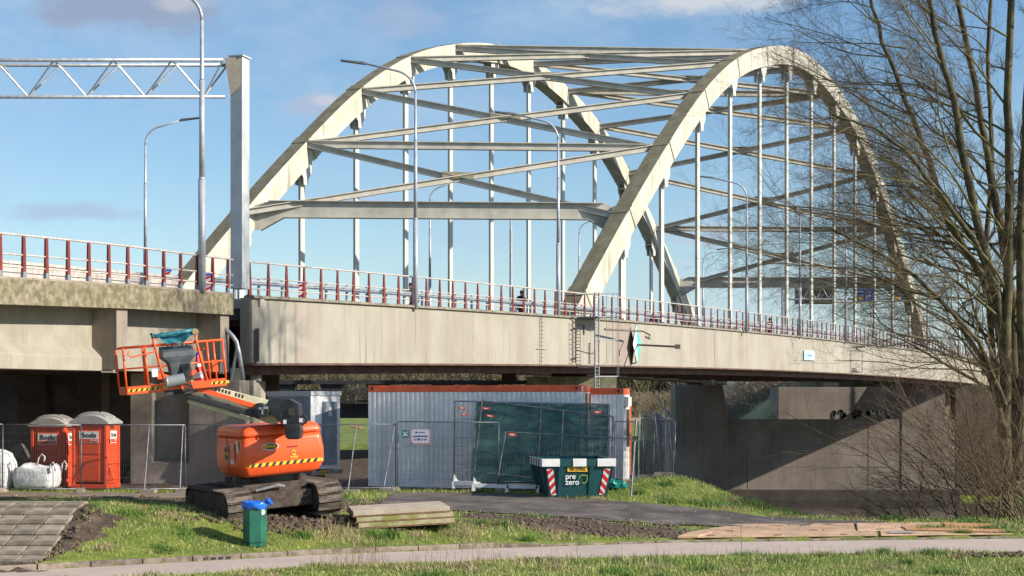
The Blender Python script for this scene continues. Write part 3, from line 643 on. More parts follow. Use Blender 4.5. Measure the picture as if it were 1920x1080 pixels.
# ---- girders
Y0, Y1 = 53.35, 152.0
def yseg(a, c, n): return [a + (c - a) * i / n for i in range(n + 1)]
def girder(C, near):
    g = B(); Ys = yseg(Y0, Y1, 24)
    for a, c in zip(Ys, Ys[1:]):
        p = []
        for z in (-2.2, 0):
            for Y, s in ((a, 0), (c, 0), (c, -1), (a, -1)): p.append(on(C, Y, ZB(Y) + z) - NV * (.05 + (.42 if s else 0)))
        g.hexa(p)
    go = g.build('girder', girder_paint, bridge)
    cap = B(); fl = B()
    for a, c in zip(Ys, Ys[1:]):
        cap.bar(on(C, a, ZB(a) + .02) - NV * .1, on(C, c, ZB(c) + .02) - NV * .1, .42, .09)
        fl.bar(on(C, a, ZB(a) - 2.24) - NV * .20, on(C, c, ZB(c) - 2.24) - NV * .20, .46, .06)
    cap.build('top_flange', girder_cap, go); fl.build('bottom_flange', rust, go)
    if near:   # web plates butt-jointed along the face, seen as separate sheets
        cuts = [53.35] + [112500 / (2580 - x) for x in (1015, 1340, 1596)] + [Y1]
        for a, c in zip(cuts, cuts[1:]):
            b = B(); ks = yseg(a + .02, c - .02, 8)
            for u, v in zip(ks, ks[1:]):
                p = []
                for z in (-2.2, -.035):
                    for Y, s in ((u, 0), (v, 0), (v, 1), (u, 1)): p.append(on(C, Y, ZB(Y) + z) - NV * (.045 * s))
                b.hexa(p)
            b.build('web_plate', girder_paint, go)
        # second longitudinal below, in brown primer
    return go
gn = girder(CG, True); girder(CGF, False)
b = B(); Ys = yseg(Y0 + .2, Y1, 24)
for a, c in zip(Ys, Ys[1:]): b.bar(on(CG, a, ZB(a) - 2.42) - NV * 1.0, on(CG, c, ZB(c) - 2.42) - NV * 1.0, .5, .34)
b.build('lower_longitudinal', rust, bridge)
for i in range(1, 21):
    Y = 53.5 + (i - .5) * 4.74; b = B(); b.bar(on(CGF, Y, ZB(Y) - 1.5) + NV * .1, on(CG, Y, ZB(Y) - 1.5) - NV * .55, .25, 1.2); b.build('cross_beam', rust, bridge)
b = B()
for a, c in zip(Ys, Ys[1:]):
    p = []
    for z in (-.75, -.35):
        for Y, s in ((a, 0), (c, 0), (c, 1), (a, 1)): p.append(on(CG if not s else CGF, Y, ZB(Y) + z) - NV * (.5 if not s else -.1))
    b.hexa(p)
b.build('deck', mat('deck_asphalt', (.06, .055, .05), .9), bridge)
# raised verge between rail and arch
b = B()
for a, c in zip(Ys, Ys[1:]):
    p = []
    for z in (-.34, -.02):
        for Y, s in ((a, 0), (c, 0), (c, 1), (a, 1)): p.append(on(CG, Y, ZB(Y) + z) - NV * (.51 if not s else 2.6))
    b.hexa(p)
b.build('footway', mat('footway_paint', (.42, .40, .37), .8), bridge)
# inspection rail marks, number plates and ladders on the girder face
def gpt(px, z, off=.03, K=112500, xi=2580):
    Y = K / (xi - px); return on(CG, Y, z) + NV * off
def girder_px(px, py, off=.03):
    Y = 112500 / (2580 - px); z = CAMH - (py - HY) / FPX * Y; return on(CG, Y, z) + NV * off
b = B()
for py in np.arange(597, 684, 7.2): b.bar(girder_px(1012, py, .035), girder_px(1018, py, .035), .02, .02)
b.tube([girder_px(1011, 595, .03), girder_px(1011, 684, .03)], .012, 5); b.bar(girder_px(1004, 654, .05), girder_px(1022, 655, .05), .02, .02)
b.build('gauge_scale', mat('faded_mark_paint', (.30, .28, .22), .8), gn)
b = B()
for px in (1067.5, 1072.5): b.tube([girder_px(px, 601, .18), girder_px(px, 681, .18)], .022, 6)
for py in np.arange(606, 680, 9): b.tube([girder_px(1067.5, py, .18), girder_px(1072.5, py, .18)], .014, 5)
for py in (616, 672): b.bar(girder_px(1070, py, .18), girder_px(1079, py, .0), .05, .05)
b.build('short_ladder', dark_steel, bridge)
b = B(); b.m = 0
for py in np.arange(612, 676, 5.4):
    b.bar(girder_px(482 if py < 0 else 479, py + 6, .02), girder_px(479, py + 9.6, .02), .26, .03)
b.build('vent_louvre', mat('rusty_louvre', (.10, .08, .07), .8), gn)
b = B(); b.bar(girder_px(478.8, 616, .012), girder_px(478.8, 678, .012), .02, .30, NV); b.build('vent_plate', mat('louvre_plate', (.17, .14, .12), .8), gn)
b = B()
for py in np.arange(643, 682, 4.0): b.bar(girder_px(1104.5, py, .03), girder_px(1104.5, py + 2.5, .03), .14, .03, NV)
b.build('vent_louvre', mat('rusty_louvre', (.1, .08, .07), .8), gn)
# small bracket at the girder end and end plate
b = B(); b.prism([girder_px(484, 556, .02), girder_px(494.5, 558, .02), girder_px(488, 574, .02), girder_px(484.5, 574, .02)], NV * .05); b.build('end_bracket', steel_cream, gn)
# name sign
s0, s1 = girder_px(1505.5, 657, .05), girder_px(1524.5, 657.8, .05); s2 = girder_px(1505.5, 675, .05)
b = B(); b.prism([s0, s1, s1 + (s2 - s0), s2], NV * .04); sg = b.build('name_board', mat('pale_blue_sign', (.42, .62, .76), .5), bridge)
up = Vector((0, 0, 1)); cx = (s0 + s1) / 2 + (s2 - s0) / 2 + NV * .05
text('Touwensteg', .19, mat('sky_blue_print', (.05, .33, .62), .5), sg, frame(cx, DV), ext=.004)
text('v', .12, mat('sky_blue_print', (.05, .33, .62), .5), sg, frame(cx - DV * .42 + up * .2, DV), ext=.004)
# painted outline panel with notes
b = B(); c4 = [girder_px(1593.5, 657.5, .03), girder_px(1616, 658.5, .03), girder_px(1616, 698, .03), girder_px(1593.5, 697.5, .03)]
for a, c in zip(c4, c4[1:] + c4[:1]): b.bar(a, c, .03, .02, NV)
for k in range(3): b.bar(girder_px(1597, 691 + 2.6 * k, .03), girder_px(1603 + 3 * k, 691.2 + 2.6 * k, .03), .05, .02, NV)
b.build('panel_outline', dark_steel, gn)
b = B(); b.bar(girder_px(1604.5, 651.5, .0), girder_px(1610.5, 651, .45), .08, .08); b.bar(girder_px(1604.5, 651.5, .05), girder_px(1604.5, 656, .05), .05, .05); b.build('small_bracket', dark_steel, gn)
b = B(); b.bar(girder_px(1745, 661, .05), girder_px(1745, 676, .05), .28, .04, NV); b.build('height_board', mat('aqua_board', (.25, .55, .55), .5), bridge)
# ---- railing on the near edge: tapered red posts, three white tubes
railing = bpy.data.objects.new('railing', None); COL.objects.link(railing); railing.parent = bridge
def post_mesh(name, m, parent, h=1.12, foot=None):
    b = B(); w0, w1 = .085, .035
    b.hexa([(-w0, -.03, 0), (w0, -.03, 0), (w0, .03, 0), (-w0, .03, 0), (-w1, -.02, h), (w1, -.02, h), (w1, .02, h), (-w1, .02, h)])
    b.box((0, 0, .015), (.22, .14, .03)); o = b.build(name, m, parent, world=False); return o
inv = wmat(bridge).inverted(); pp = None; Y = 53.405
yaw = math.atan2(DV.y, DV.x)
while Y < 176:
    p = inv @ (on(CG, Y, ZB(Y) + .06) - NV * .12)
    if pp is None: pp = post_mesh('railing_post', post_red, railing); pp.location = p; pp.rotation_euler = (0, 0, yaw)
    else: place(pp, 'railing_post', railing, p, (0, 0, yaw))
    Y += .905
ys_ = yseg(52.98, 176, 60)
for hz_, r_ in ((1.13, .032), (.60, .022), (.24, .022)):
    b = B(); b.tube([on(CG, y, ZB(y) + .06 + hz_) - NV * .12 for y in ys_], r_, 6, cap=True); b.build('rail_tube', rail_white, railing)
# ---- steel guard rails beside the carriageway
for nm, C, off, ya in (('near', CG, -1.35, 53.6), ('far', CF, 1.6, 53.0)):
    g = bpy.data.objects.new('guard_rail', None); COL.objects.link(g); g.parent = bridge
    for hz_ in (.62,):
        b = B()
        for a, c in zip(ys_[:-2], ys_[1:-1]):
            for s, o_ in ((.06, .0), (0, -.035), (-.06, 0)): b.bar(on(C, a, ZB(a) + hz_ + s) + NV * (off + o_), on(C, c, ZB(c) + hz_ + s) + NV * (off + o_), .03, .065)
        b.build('guard_beam', galv, g)
    pb = B(); pb.box((0, 0, .35), (.10, .06, .9)); po = None; Y = ya + .6
    while Y < 140:
        p = inv @ (on(C, Y, ZB(Y)) + NV * (off - .12))
        if po is None: po = pb.build('guard_post', galv_dull, g, world=False); po.location = p; po.rotation_euler = (0, 0, yaw)
        else: place(po, 'guard_post', g, p, (0, 0, yaw))
        Y += 1.2 if nm == 'near' else 2.4
# ---- piers
def blockpx(b, x0, x1, y0, y1, d, depth, taper=0.0):
    a = P(x0, y1, d); c = P(x1, y0, d); x0_, x1_, z0, z1 = a.x, c.x, a.z, c.z
    b.hexa([(x0_ - taper, d, z0), (x1_ + taper, d, z0), (x1_ + taper, d + depth, z0), (x0_ - taper, d + depth, z0), (x0_, d, z1), (x1_, d, z1), (x1_, d + depth, z1), (x0_, d + depth, z1)])
pier = thing('bridge_pier', 'long grey concrete canal pier with two raised bearing pillars under the far arch ends', 'pier', (26, 147, -6.5))
b = B(); blockpx(b, 1340, 1790, 786.5, 960, 146.5, 3.0); b.build('low_wall', conc_far, pier, bevel=.04)
b = B(); blockpx(b, 1792, 2150, 722, 975, 147.2, 2.0); b.build('shade_block', mat('painted_shade_brown', (.10, .082, .065), .95, col2=(.06, .05, .04), scale=.5, fine=.25), pier)  # dark block added to stand in for the shade under the approach viaduct
b = B(); blockpx(b, 1266, 1352, 721, 960, 146.2, 4.2); b.prism([P(1352, 721, 146.2), P(1355, 721, 146.2), P(1364.5, 786, 146.2), P(1368, 960, 146.2), P(1352, 960, 146.2)], (0, 4.2, 0)); b.build('pillar', conc_far, pier)
b = B(); blockpx(b, 1692, 1772, 722, 960, 146.42, 4.6, .1); b.build('pillar', conc_far, pier)
b = B(); blockpx(b, 1294, 1322, 712, 717, 147.2, 1.5); bq = b.build('bearing', dark_steel, pier); b = B(); blockpx(b, 1288, 1328, 717, 721.2, 147, 2.0); b.build('bearing_plate', dark_steel, bq)
b = B(); blockpx(b, 1715, 1745, 712, 722, 147.2, 1.5); b.build('bearing', dark_steel, pier)
b = B(); blockpx(b, 1200, 1800, 919, 960, 145.2, 1.4); b.build('plinth', mat('slimy_plinth', (.045, .038, .032), .9, col2=(.07, .06, .045), scale=1), pier)
b = B()
for px in (1403, 1629): blockpx(b, px - .35, px + .35, 788, 918, 146.47, .06)
for py in (830, 874): blockpx(b, 1366, 1692, py, py + .5, 146.48, .05)
b.build('joint', mat('pale_lime_joint', (.33, .30, .26), .9), pier)
ab = thing('abutment', 'dark concrete abutment block with graffiti behind the low canal pier wall', 'abutment', (32, 157, 0))
b = B(); blockpx(b, 1459, 1700, 726, 800, 157, 5.0); b.build('wall', conc_far, ab, bevel=.04)
# loose graffiti strokes
gb = B(); rg = random.Random(4)
for x0 in range(1562, 1684, 9):
    if x0 in (1589, 1616): continue
    k = rg.randint(4, 6); pts = [P(x0 + rg.uniform(-1, 9), 777 + rg.uniform(-8, 8), 156.97) for _ in range(k)]
    for a_, c_ in zip(pts, pts[1:]): gb.bar(a_, c_, .05, .22 + .2 * rg.random(), (0, 0, 1))
tagp(gb.build('graffiti', mat('graffiti_blue_black', (.035, .035, .05), .8), ab), kind='stuff')
gb = B(); 
for x0 in (1648, 1664, 1632):
    q_ = [P(x0, 769, 156.93), P(x0 + 3, 780, 156.93), P(x0 + 7, 771, 156.93), P(x0 + 10, 783, 156.93)]
    for a_, c_ in zip(q_, q_[1:]): gb.bar(a_, c_, .03, .14)
tagp(gb.build('graffiti', mat('graffiti_pale', (.45, .48, .52), .8), ab), kind='stuff')
for x0_, x1_ in ((1540, 1572), (1480, 1500)):
    gb = B(); blockpx(gb, x0_, x1_, 717, 727, 158, 2); gb.build('bearing', dark_steel, ab)
np_ = thing('bridge_pier', 'mossy concrete pier head under the near arch foot, behind the white site container', 'pier', (3, 80, 0))
b = B(); blockpx(b, 988, 1156, 706, 850, 79, 3.5); b.build('pillar', mat('mossy_pier_head', (.30, .27, .19), .95, col2=(.14, .15, .05), scale=2, lo=.4, hi=.65, bump=.3), np_)
for q4 in ((1035, 1100, 692, 706), (940, 968, 689, 716)):
    b = B(); blockpx(b, *q4, 80, 1.4); b.build('bearing', rust, np_)
fp = thing('bridge_pier', 'dark concrete pier under the foot of the far arch, behind the grey cabin', 'pier', (-16, 80, 0))
b = B(); blockpx(b, 300, 470, 722, 850, 79, 3.5); b.build('pillar', conc_dark, fp)
# low service bridge behind, seen in the gap below the deck
lb = thing('service_bridge', 'low dark steel service bridge with trapezoid brackets seen beneath the main deck', 'bridge', (-10, 112, 0))
b = B(); blockpx(b, 380, 1010, 713, 720.5, 112, 1.2); b.build('beam', dark_steel, lb)
for xc in (405, 533, 621, 709, 830, 915):
    b = B(); b.prism([P(xc - 22, 720, 112.2), P(xc + 22, 720, 112.2), P(xc + 15, 733, 112.2), P(xc - 15, 733, 112.2)], (0, .8, 0)); b.build('bracket', dark_steel, lb)
b = B(); blockpx(b, 380, 700, 731, 733.4, 112, .8); blockpx(b, 640, 700, 736, 740, 112, .6); blockpx(b, 640, 700, 750, 753.5, 112, .6); blockpx(b, 600, 700, 757, 784, 113, .8); b.build('lower_beam', dark_steel, lb)
b = B()
for k in range(12): blockpx(b, 645 + k * 4.6, 646.2 + k * 4.6, 724, 757, 112.3, .08)
b.build('baluster', galv_dull, lb)
# approach span past the far pier
apv = thing('concrete_viaduct', 'concrete approach viaduct carrying the road past the far end of the arch bridge', 'viaduct', (45, 152, 0))
def CV(Y): return on(CG, Y, 6.5 - (Y - 152) * .012)
Ys2 = yseg(152.4, 250, 10)
b = B(); c = B(); d = B()
for a, e in zip(Ys2, Ys2[1:]):
    za, ze = CV(a).z, CV(e).z
    for bb, o0, o1, z0, z1 in ((b, 0, .4, -.75, 0), (c, .9, 1.6, -2.3, -.76), (d, .4, 20, -.9, -.3)):
        p = []
        for z in (z0, z1):
            for Y, o_, zz in ((a, o0, za), (e, o0, ze), (e, o1, ze), (a, o1, za)): p.append(Vector((on(CG, Y).x, Y, zz + z)) - NV * o_)
        bb.hexa(p)
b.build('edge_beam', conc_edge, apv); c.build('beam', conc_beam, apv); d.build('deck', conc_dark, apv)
for Y in (176, 200, 226):
    q = B(); p0 = on(CG, Y); q.box((p0.x - 2.2, Y, 1.5), (3, 1.5, 9)); q.build('pillar', conc_far, apv)
# ================================================================ LEFT VIADUCT
TV = (1965 - 960) / 3000.0; CV0 = -80565 / 3000.0
DVV = Vector((TV, 1, 0)).normalized(); NVV = Vector((DVV.y, -DVV.x, 0))
def ov(Y, z=0.0, o=0.0): return Vector((TV * Y + CV0, Y, z)) + NVV * o
def ZV(Y): return float(np.interp(Y, [20, 41, 46.5, 52.9], [4.9, 5.80, 6.02, 6.17]))
via = thing('concrete_viaduct', 'weathered concrete viaduct with mossy edge beam and box beams over the orange toilets', 'viaduct', (-12, 45, 0))
Yv = [22, 28, 34, 38, 41, 44, 47, 50, 52.75]
def vloft(b, prof, Ys=Yv):     # prof: list of (offset from edge towards us, z below deck edge)
    rs = [[ov(Y, ZV(Y) + z, o) for o, z in prof] for Y in Ys]; b.rings(rs)
b = B(); vloft(b, [(.0, -.02), (.0, -.69), (-.30, -.69), (-.30, -.02)]); b.build('edge_beam', conc_edge, via)
b = B(); vloft(b, [(-.31, -.15), (-.31, -.55), (-20, -.55), (-20, -.15)]); b.build('deck', conc_pier, via)
b = B(); vloft(b, [(-.30, -.02), (-.02, -.02), (-.02, .035), (-.30, .035)]); b.build('kerb_top', conc_pier, via)
b = B(); vloft(b, [(-.31, -.14), (-1.3, -.14), (-1.3, .05), (-.31, .05)]); b.build('footway', mat('footway_paint', (.42, .40, .37), .8), via)
# box beams: web with a splayed lower flange, the diaphragm between them
def Yat(px, o=0.0):            # depth of the viaduct plane (offset o) seen at column px
    k = -(CV0 + o / DVV.y * 1.0) ; return k * 3000 / (1965 - px)
bot = lambda Y: CAMH + (HY - 691.5) / FPX * 43.0 + (Y - 43) * .006
def beam(px0, px1, end_shape=True):
    o = -.95; y0, y1 = max(20, Yat(px0, o)), Yat(px1, o); Ys = [y0 + (y1 - y0) * i / 6 for i in range(7)]; b = B()
    rs = []
    for Y in Ys:
        zt = ZV(Y) - .56; zb = bot(Y); rs.append([ov(Y, zt, o), ov(Y, zb + .70, o), ov(Y, zb + .42, o + .30), ov(Y, zb + .36, o + .34), ov(Y, zb, o + .34), ov(Y, zb, o - .9), ov(Y, zt, o - .9)])
    b.rings(rs); b.build('box_beam', conc_beam, via)
beam(-900, 186); 
o = -.95; b = B(); Ys = [Yat(224, o), Yat(300, o), Yat(393, o)]
b.rings([[ov(Y, ZV(Y) - .56, o), ov(Y, bot(Y) + .02, o), ov(Y, bot(Y) + .02, o - .9), ov(Y, ZV(Y) - .56, o - .9)] for Y in Ys]); b.build('box_beam', conc_beam, via)
# diaphragms: deep blocks standing out to the front with a lit end face
for p0, p1 in ((186, 196), (393, 393.5)):
    pass
def diaphragm(pxl, o_front=-.12, w=.9):
    Ye = Yat(pxl, o_front); b = B()
    for_, back = o_front, -1.9
    p = []
    for z in (bot(Ye) + .03, ZV(Ye) - .56):
        for Y, oo in ((Ye, for_), (Ye + .55, for_), (Ye + .55, back), (Ye, back)): p.append(ov(Y, z, oo))
    b.hexa(p); b.build('diaphragm', conc_pier, via)
diaphragm(217); diaphragm(412)
b = B(); b.box(ov(Yat(206, -.3), bot(45) - .03, -.4), (.35, .35, .05)); b.build('bearing_pad', conc_beam, via)
b = B(); b.hexa([ov(Y, z, o_) for z in (3.55, 5.35) for Y, o_ in ((52.6, -.5), (52.9, -.5), (52.9, -19), (52.6, -19))]); b.build('end_beam', conc_dark, via)
for k, o in enumerate((-3.2, -5.6, -8, -10.5, -13, -15.5)):
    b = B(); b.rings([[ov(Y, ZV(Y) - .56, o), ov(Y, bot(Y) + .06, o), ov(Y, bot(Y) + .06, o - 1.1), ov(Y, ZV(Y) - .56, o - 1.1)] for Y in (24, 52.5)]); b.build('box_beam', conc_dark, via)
# railing of the viaduct
rl = bpy.data.objects.new('railing', None); COL.objects.link(rl); rl.parent = via
inv = wmat(via).inverted(); yv = math.atan2(DVV.y, DVV.x); pp2 = None; Y = 41.19 - .955 * 14
while Y < 52.9:
    p = inv @ ov(Y, ZV(Y) + .02, -.15)
    if pp2 is None:
        b = B(); b.hexa([(-.07, -.035, .17), (.07, -.035, .17), (.07, .035, .17), (-.07, .035, .17), (-.055, -.025, 1.12), (.055, -.025, 1.12), (.055, .025, 1.12), (-.055, .025, 1.12)]); pp2 = b.build('railing_post', post_red, rl, world=False)
        f = B(); f.box((0, 0, .085), (.15, .09, .17)); f.box((0, 0, .01), (.24, .2, .02)); ft = f.build('post_foot', galv_dull, rl, world=False)
        for q in (pp2, ft): q.location = p; q.rotation_euler = (0, 0, yv)
    else:
        place(pp2, 'railing_post', rl, p, (0, 0, yv)); place(ft, 'post_foot', rl, p, (0, 0, yv))
    Y += .955
yy_ = [26 + i * 1.05 for i in range(26)] + [53.35]
for hz_, r_ in ((1.15, .034), (.63, .026), (.30, .026)):
    b = B(); b.tube([ov(y, ZV(y) + hz_, -.15) for y in yy_ if y < 53.5], r_, 6); b.build('rail_tube', rail_white, rl)
gr_ = bpy.data.objects.new('guard_rail', None); COL.objects.link(gr_); gr_.parent = via
for o in (-2.2,):
    for hz_ in (.62, .36):
        b = B()
        for s, oo in ((.10, 0), (0, -.045), (-.10, 0)): b.bar(ov(26, ZV(26) + hz_ * .9 + s * .8, o + oo), ov(41, ZV(41) + hz_ * .9 + s * .8, o + oo), .03, .08); b.bar(ov(41, ZV(41) + hz_ * .9 + s * .8, o + oo), ov(53.2, ZV(52.9) + hz_ * .9 + s * .8, o + oo), .03, .08)
        b.build('guard_beam', rail_white, gr_)
    b = B(); b.box((0, 0, .28), (.10, .08, .7)); g0 = None; Y = 30
    while Y < 53:
        p = inv @ ov(Y, ZV(Y), o - .14)
        if g0 is None: g0 = b.build('guard_post', galv_dull, gr_, world=False); g0.location = p
        else: place(g0, 'guard_post', gr_, p)
        Y += 2.0
# supports and abutment walls below
sup = thing('abutment', 'brown concrete abutment wall with a recessed bay behind the lifting platform', 'abutment', (-11, 51, 0))
def blk(b, x0, x1, y0, y1, d, dep): blockpx(b, x0, x1, y0, y1, d, dep)
b = B(); blk(b, 245, 284, 700, 925, 51, .8); blk(b, 284, 355, 868, 925, 51, .8); b.prism([P(284, 868, 51), P(284, 868, 51) + Vector((0, .8, .0)), P(284, 862, 51) + Vector((0, .8, 0))], (P(355, 868, 51) - P(284, 868, 51))); b.build('frame_wall', conc_pier, sup)
b = B(); blk(b, 280, 362, 700, 925, 51.8, .5); b.build('recessed_panel', conc_pier, sup)
b = B(); blk(b, 355, 449, 712, 925, 51, 1.9); b.build('wall', conc_pier, sup)
b = B(); blk(b, 446, 474, 713, 925, 54.3, 2.8); b.build('column', conc_beam, sup)
b = B(); blk(b, 432, 452, 690, 712, 53, .6); blk(b, 470, 486, 688, 714, 55, .6); b.build('bearing_pad', conc_beam, sup)
cols = []
for x0, x1, d in ((35, 86, 60), (145, 190, 60), (-60, -20, 60)):
    c_ = thing('viaduct_column', {35: 'dark square concrete column in shade behind the left toilet', 145: 'dark square concrete column in shade behind the right toilet', -60: 'dark square concrete column at the far left under the viaduct'}[x0], 'column', P((x0 + x1) / 2, 890, d))
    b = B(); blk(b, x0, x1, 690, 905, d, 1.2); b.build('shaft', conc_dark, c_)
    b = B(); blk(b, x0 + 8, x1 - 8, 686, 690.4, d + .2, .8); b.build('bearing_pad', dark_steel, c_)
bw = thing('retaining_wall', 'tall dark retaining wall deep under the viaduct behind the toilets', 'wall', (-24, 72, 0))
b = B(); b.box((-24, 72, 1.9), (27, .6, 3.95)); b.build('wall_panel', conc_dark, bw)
b = B(); b.tube([P(-60, 905, 56), P(48, 845, 56)], .30, 8); o_ = b.build('sloped_pipe', conc_pier, bw)
# bent galvanised pipe frame beside the girder end
pf = thing('pipe_frame', 'bent galvanised pipe frame standing between viaduct end and steel girder', 'frame', P(450, 712, 52.9))
b = B(); b.tube([P(418, 612, 52.5), P(436, 630, 52.5), P(443, 640, 52.5), P(448, 660, 52.5), P(456, 712, 52.5)], .075, 8); b.build('bent_pipe', galv, pf, smooth=True)
b = B(); b.tube([P(444, 655, 52.6), P(434, 712, 52.6)], .05, 8); b.build('strut', galv, pf)
# little boards and markers on the deck
def striped_board(px, y0, y1, d, label, w=.30):
    a = P(px, y1, d); c = P(px, y0, d); h = c.z - a.z; t_ = thing('marker_board', label, 'marker board', a)
    b = B(); b.box((0, 0, h / 2), (w, .03, h)); b.build('board', white, t_, world=False)
    b = B(); n = 3
    for k in range(n):
        z = h * (k + .15) / n; b.add([(-w / 2 + .01, -.02, z), (w / 2 - .01, -.02, z + h / n * .55), (w / 2 - .01, -.02, min(h, z + h / n * 1.05)), (-w / 2 + .01, -.02, z + h / n * .5)], [(0, 1, 2, 3)])
    b.build('red_stripe', red, t_, world=False)
    b = B(); b.box((0, .03, h + .03), (w + .05, .04, .09)); b.build('blue_frame', blue_sign, t_, world=False)
striped_board(567.5, 531, 560, 57.5, 'red and white striped hazard board on the bridge behind the railing')
striped_board(388, 517, 549, 52.8, 'blue edged striped board beside the tall thick lamp post')
striped_board(312, 509, 545, 56, 'small red and blue striped marker left of the tall lamp post')
# ================================================================ SIGN GANTRY
gt = thing('sign_gantry', 'grey motorway gantry with a square column and white lattice truss reaching out of frame', 'gantry', (-9.0, 53, 6.1))
rt = Matrix.Rotation(yv, 3, 'Z')     # local x along the road
cc = P(450, 545, 53.2)
b = B(); b.box((cc.x, cc.y, (cc.z + 14.0) / 2 + .05), (.52, .44, 14.0 - cc.z), rt); b.build('column', column_grey, gt, bevel=.015)
b = B(); b.prism([P(421, 108, 52.9), P(452, 107, 52.9), P(452, 160, 52.9), P(432, 178, 52.9)], (0, .36, 0)); b.build('haunch', conc_beam, gt)
b = B(); b.box((cc.x, cc.y, 14.06), (.62, .54, .05), rt); b.build('cap_plate', column_grey, gt)
YT = 53.0; zt_, zb_ = CAMH + (HY - 117) / FPX * YT, CAMH + (HY - 181.5) / FPX * YT
X0_ = -9.0 - .5; X1_ = -28
for nm, yy, z in (('top_chord', YT - .38, zt_), ('top_chord', YT + .42, zt_), ('bottom_chord', YT, zb_)):
    b = B(); b.tube([(X0_, yy, z), (X1_, yy, z)], .062, 8); b.build(nm, galv, gt, smooth=True)
xn = P(382, 181, YT).x; k = 0
while xn > X1_:
    for yy in (YT - .38, YT + .42):
        for s in (-1, 1):
            xt = xn + s * .97
            if xt > X0_ + .1: xt = X0_
            b = B(); b.tube([(xn, YT, zb_), (xt, yy, zt_)], .035, 6); b.build('lattice_bar', galv, gt)
    xn -= 1.94
for xx in (xn + 1.94 * k for k in range(1, 11)):
    if xx + .97 < X0_:
        b = B(); b.tube([(xx + .97, YT - .38, zt_), (xx + .97, YT + .42, zt_)], .025, 5); b.build('lattice_bar', galv, gt)
# far gantry with signs
fg = thing('sign_gantry', 'far lattice sign gantry with blue direction signs and a dark panel beyond the bridge', 'gantry', (36, 172, 6))
D = 176
b = B(); blockpx(b, 1467, 1479, 538, 640, D, .8); b.build('column', column_grey, fg)
for y_ in (539, 561):
    b = B(); b.tube([P(1472, y_, D), P(1800, y_, D)], .10, 6); b.build('chord', galv, fg)
px = 1482
while px < 1800:
    b = B(); b.tube([P(px, 561, D), P(px + 12, 539, D), P(px + 24, 561, D)], .06, 5, cap=False); b.build('lattice_bar', galv, fg); px += 24
b = B(); blockpx(b, 1491, 1562, 532, 570, D + .3, .3); b.build('sign_back', mat('dark_sign_back', (.06, .065, .075), .7), fg)
for x0, x1 in ((1608, 1637), (1677, 1706)):
    b = B(); blockpx(b, x0, x1, 534, 565, D - .5, .12); sb = b.build('sign_face', blue_sign, fg, label='bright blue direction sign face')
    for r_, (s_, yy_) in enumerate((('Nijmegen', 540.5), ('Rotterdam', 547.5), ('Den Haag', 554))):
        text(s_, .33, white, sb, frame(P(x0 + 1.5, yy_, D - .53), (1, 0, 0)), ext=.01, align='LEFT')
    b = B(); blockpx(b, x0 + .8, x0 + 11, 556.5, 562.5, D - .56, .05); b.build('orange_panel', yellow, sb)
    a = P(x0 + 17, 559.5, D - .56); b = B(); b.box(a + Vector((0, 0, -.05)), (.09, .03, .34)); b.prism([a + Vector((-.2, 0, .03)), a + Vector((0, 0, .26)), a + Vector((.2, 0, .03)), a + Vector((0, 0, .12))], (0, .03, 0)); b.build('arrow', white, sb)
# ================================================================ STREET LAMPS
def lamp(px, Y, top_y, side, label, arm=2.9, base_z=None, head=True, r=.095):
    x = (px - 960) / FPX * Y; zt = CAMH + (HY - top_y) / FPX * Y; zb = base_z if base_z is not None else ZB(Y) - .1
    t_ = thing('street_lamp', label, 'street lamp', (x, Y, zb), group='street lamps along the bridge road')
    H = zt - zb; h1 = H * .36
    b = B(); b.tube([(0, 0, 0), (0, 0, h1)], [r * 1.05, r * 1.0], 12); b.tube([(0, 0, h1), (0, 0, h1 + .08)], [r * 1.0, r * .78], 12); b.tube([(0, 0, h1 + .08), (0, 0, H * .68)], [r * .78, r * .72], 12); b.tube([(0, 0, H * .68), (0, 0, H * .68 + .06), (0, 0, H - 1.25)], [r * .72, r * .58, r * .5], 12)
    b.build('pole', pole_grey, t_, world=False, smooth=True)
    pts = [(0, 0, H - 1.25)]
    for k in range(1, 8):
        a = R(80) * k / 7; pts.append((side * .9 * (1 - math.cos(a)), 0, H - 1.25 + .9 * math.sin(a)))
    lx = side * (arm - .8); pts.append((lx, 0, H - .06)); b = B(); b.tube(pts, [r * .48] * 8 + [r * .36], 8); b.build('arm', pole_grey, t_, world=False, smooth=True)
    if head:
        b = B(); a = Vector((lx - side * .15, 0, H - .08)); e = Vector((lx + side * .82, 0, H + .04)); s = Vector((0, .15, 0)); u = Vector((0, 0, .06))
        b.hexa([a - s * .4 - u, e - s - u * .5, e + s - u * .5, a + s * .4 - u, a - s * .4 + u, e - s + u * .3, e + s + u * .3, a + s * .4 + u]); b.build('lamp_head', mat('dark_grey_lamp_head', (.12, .13, .15), .5), t_, world=False, bevel=.02)
    return t_
lamp(378.5, 50.8, -36, -1, 'tallest thick grey lamp post nearest the camera, its arm out of frame', base_z=6.1, r=.115)
lamp(272.5, 75.6, 222, 1, 'grey lamp post on the far side left of the tall post, arm to the right', base_z=6.3, arm=2.6)
lamp(779, 62.3, 115, -1, 'grey lamp post before the left arch with its long arm pointing left')
lamp(1046.5, 73.6, 211, -1, 'grey lamp post beside the foot of the near arch, arm pointing left')
lamp(1400, 94.5, 331, -1, 'slim grey lamp post between the hangers of the near arch, arm pointing left')
lamp(1500, 104, 370, -1, 'slim lamp post behind the near arch just left of the dark sign panel')
lamp(1586, 112.8, 398, -1, 'distant slim lamp post between the dark panel and the blue sign')
lamp(1739, 133.8, 455, -1, 'distant slim lamp post right of the near arch end behind twigs')
lamp(1798, 144, 478, -1, 'distant slim lamp post behind the tree, second right of the arch end')
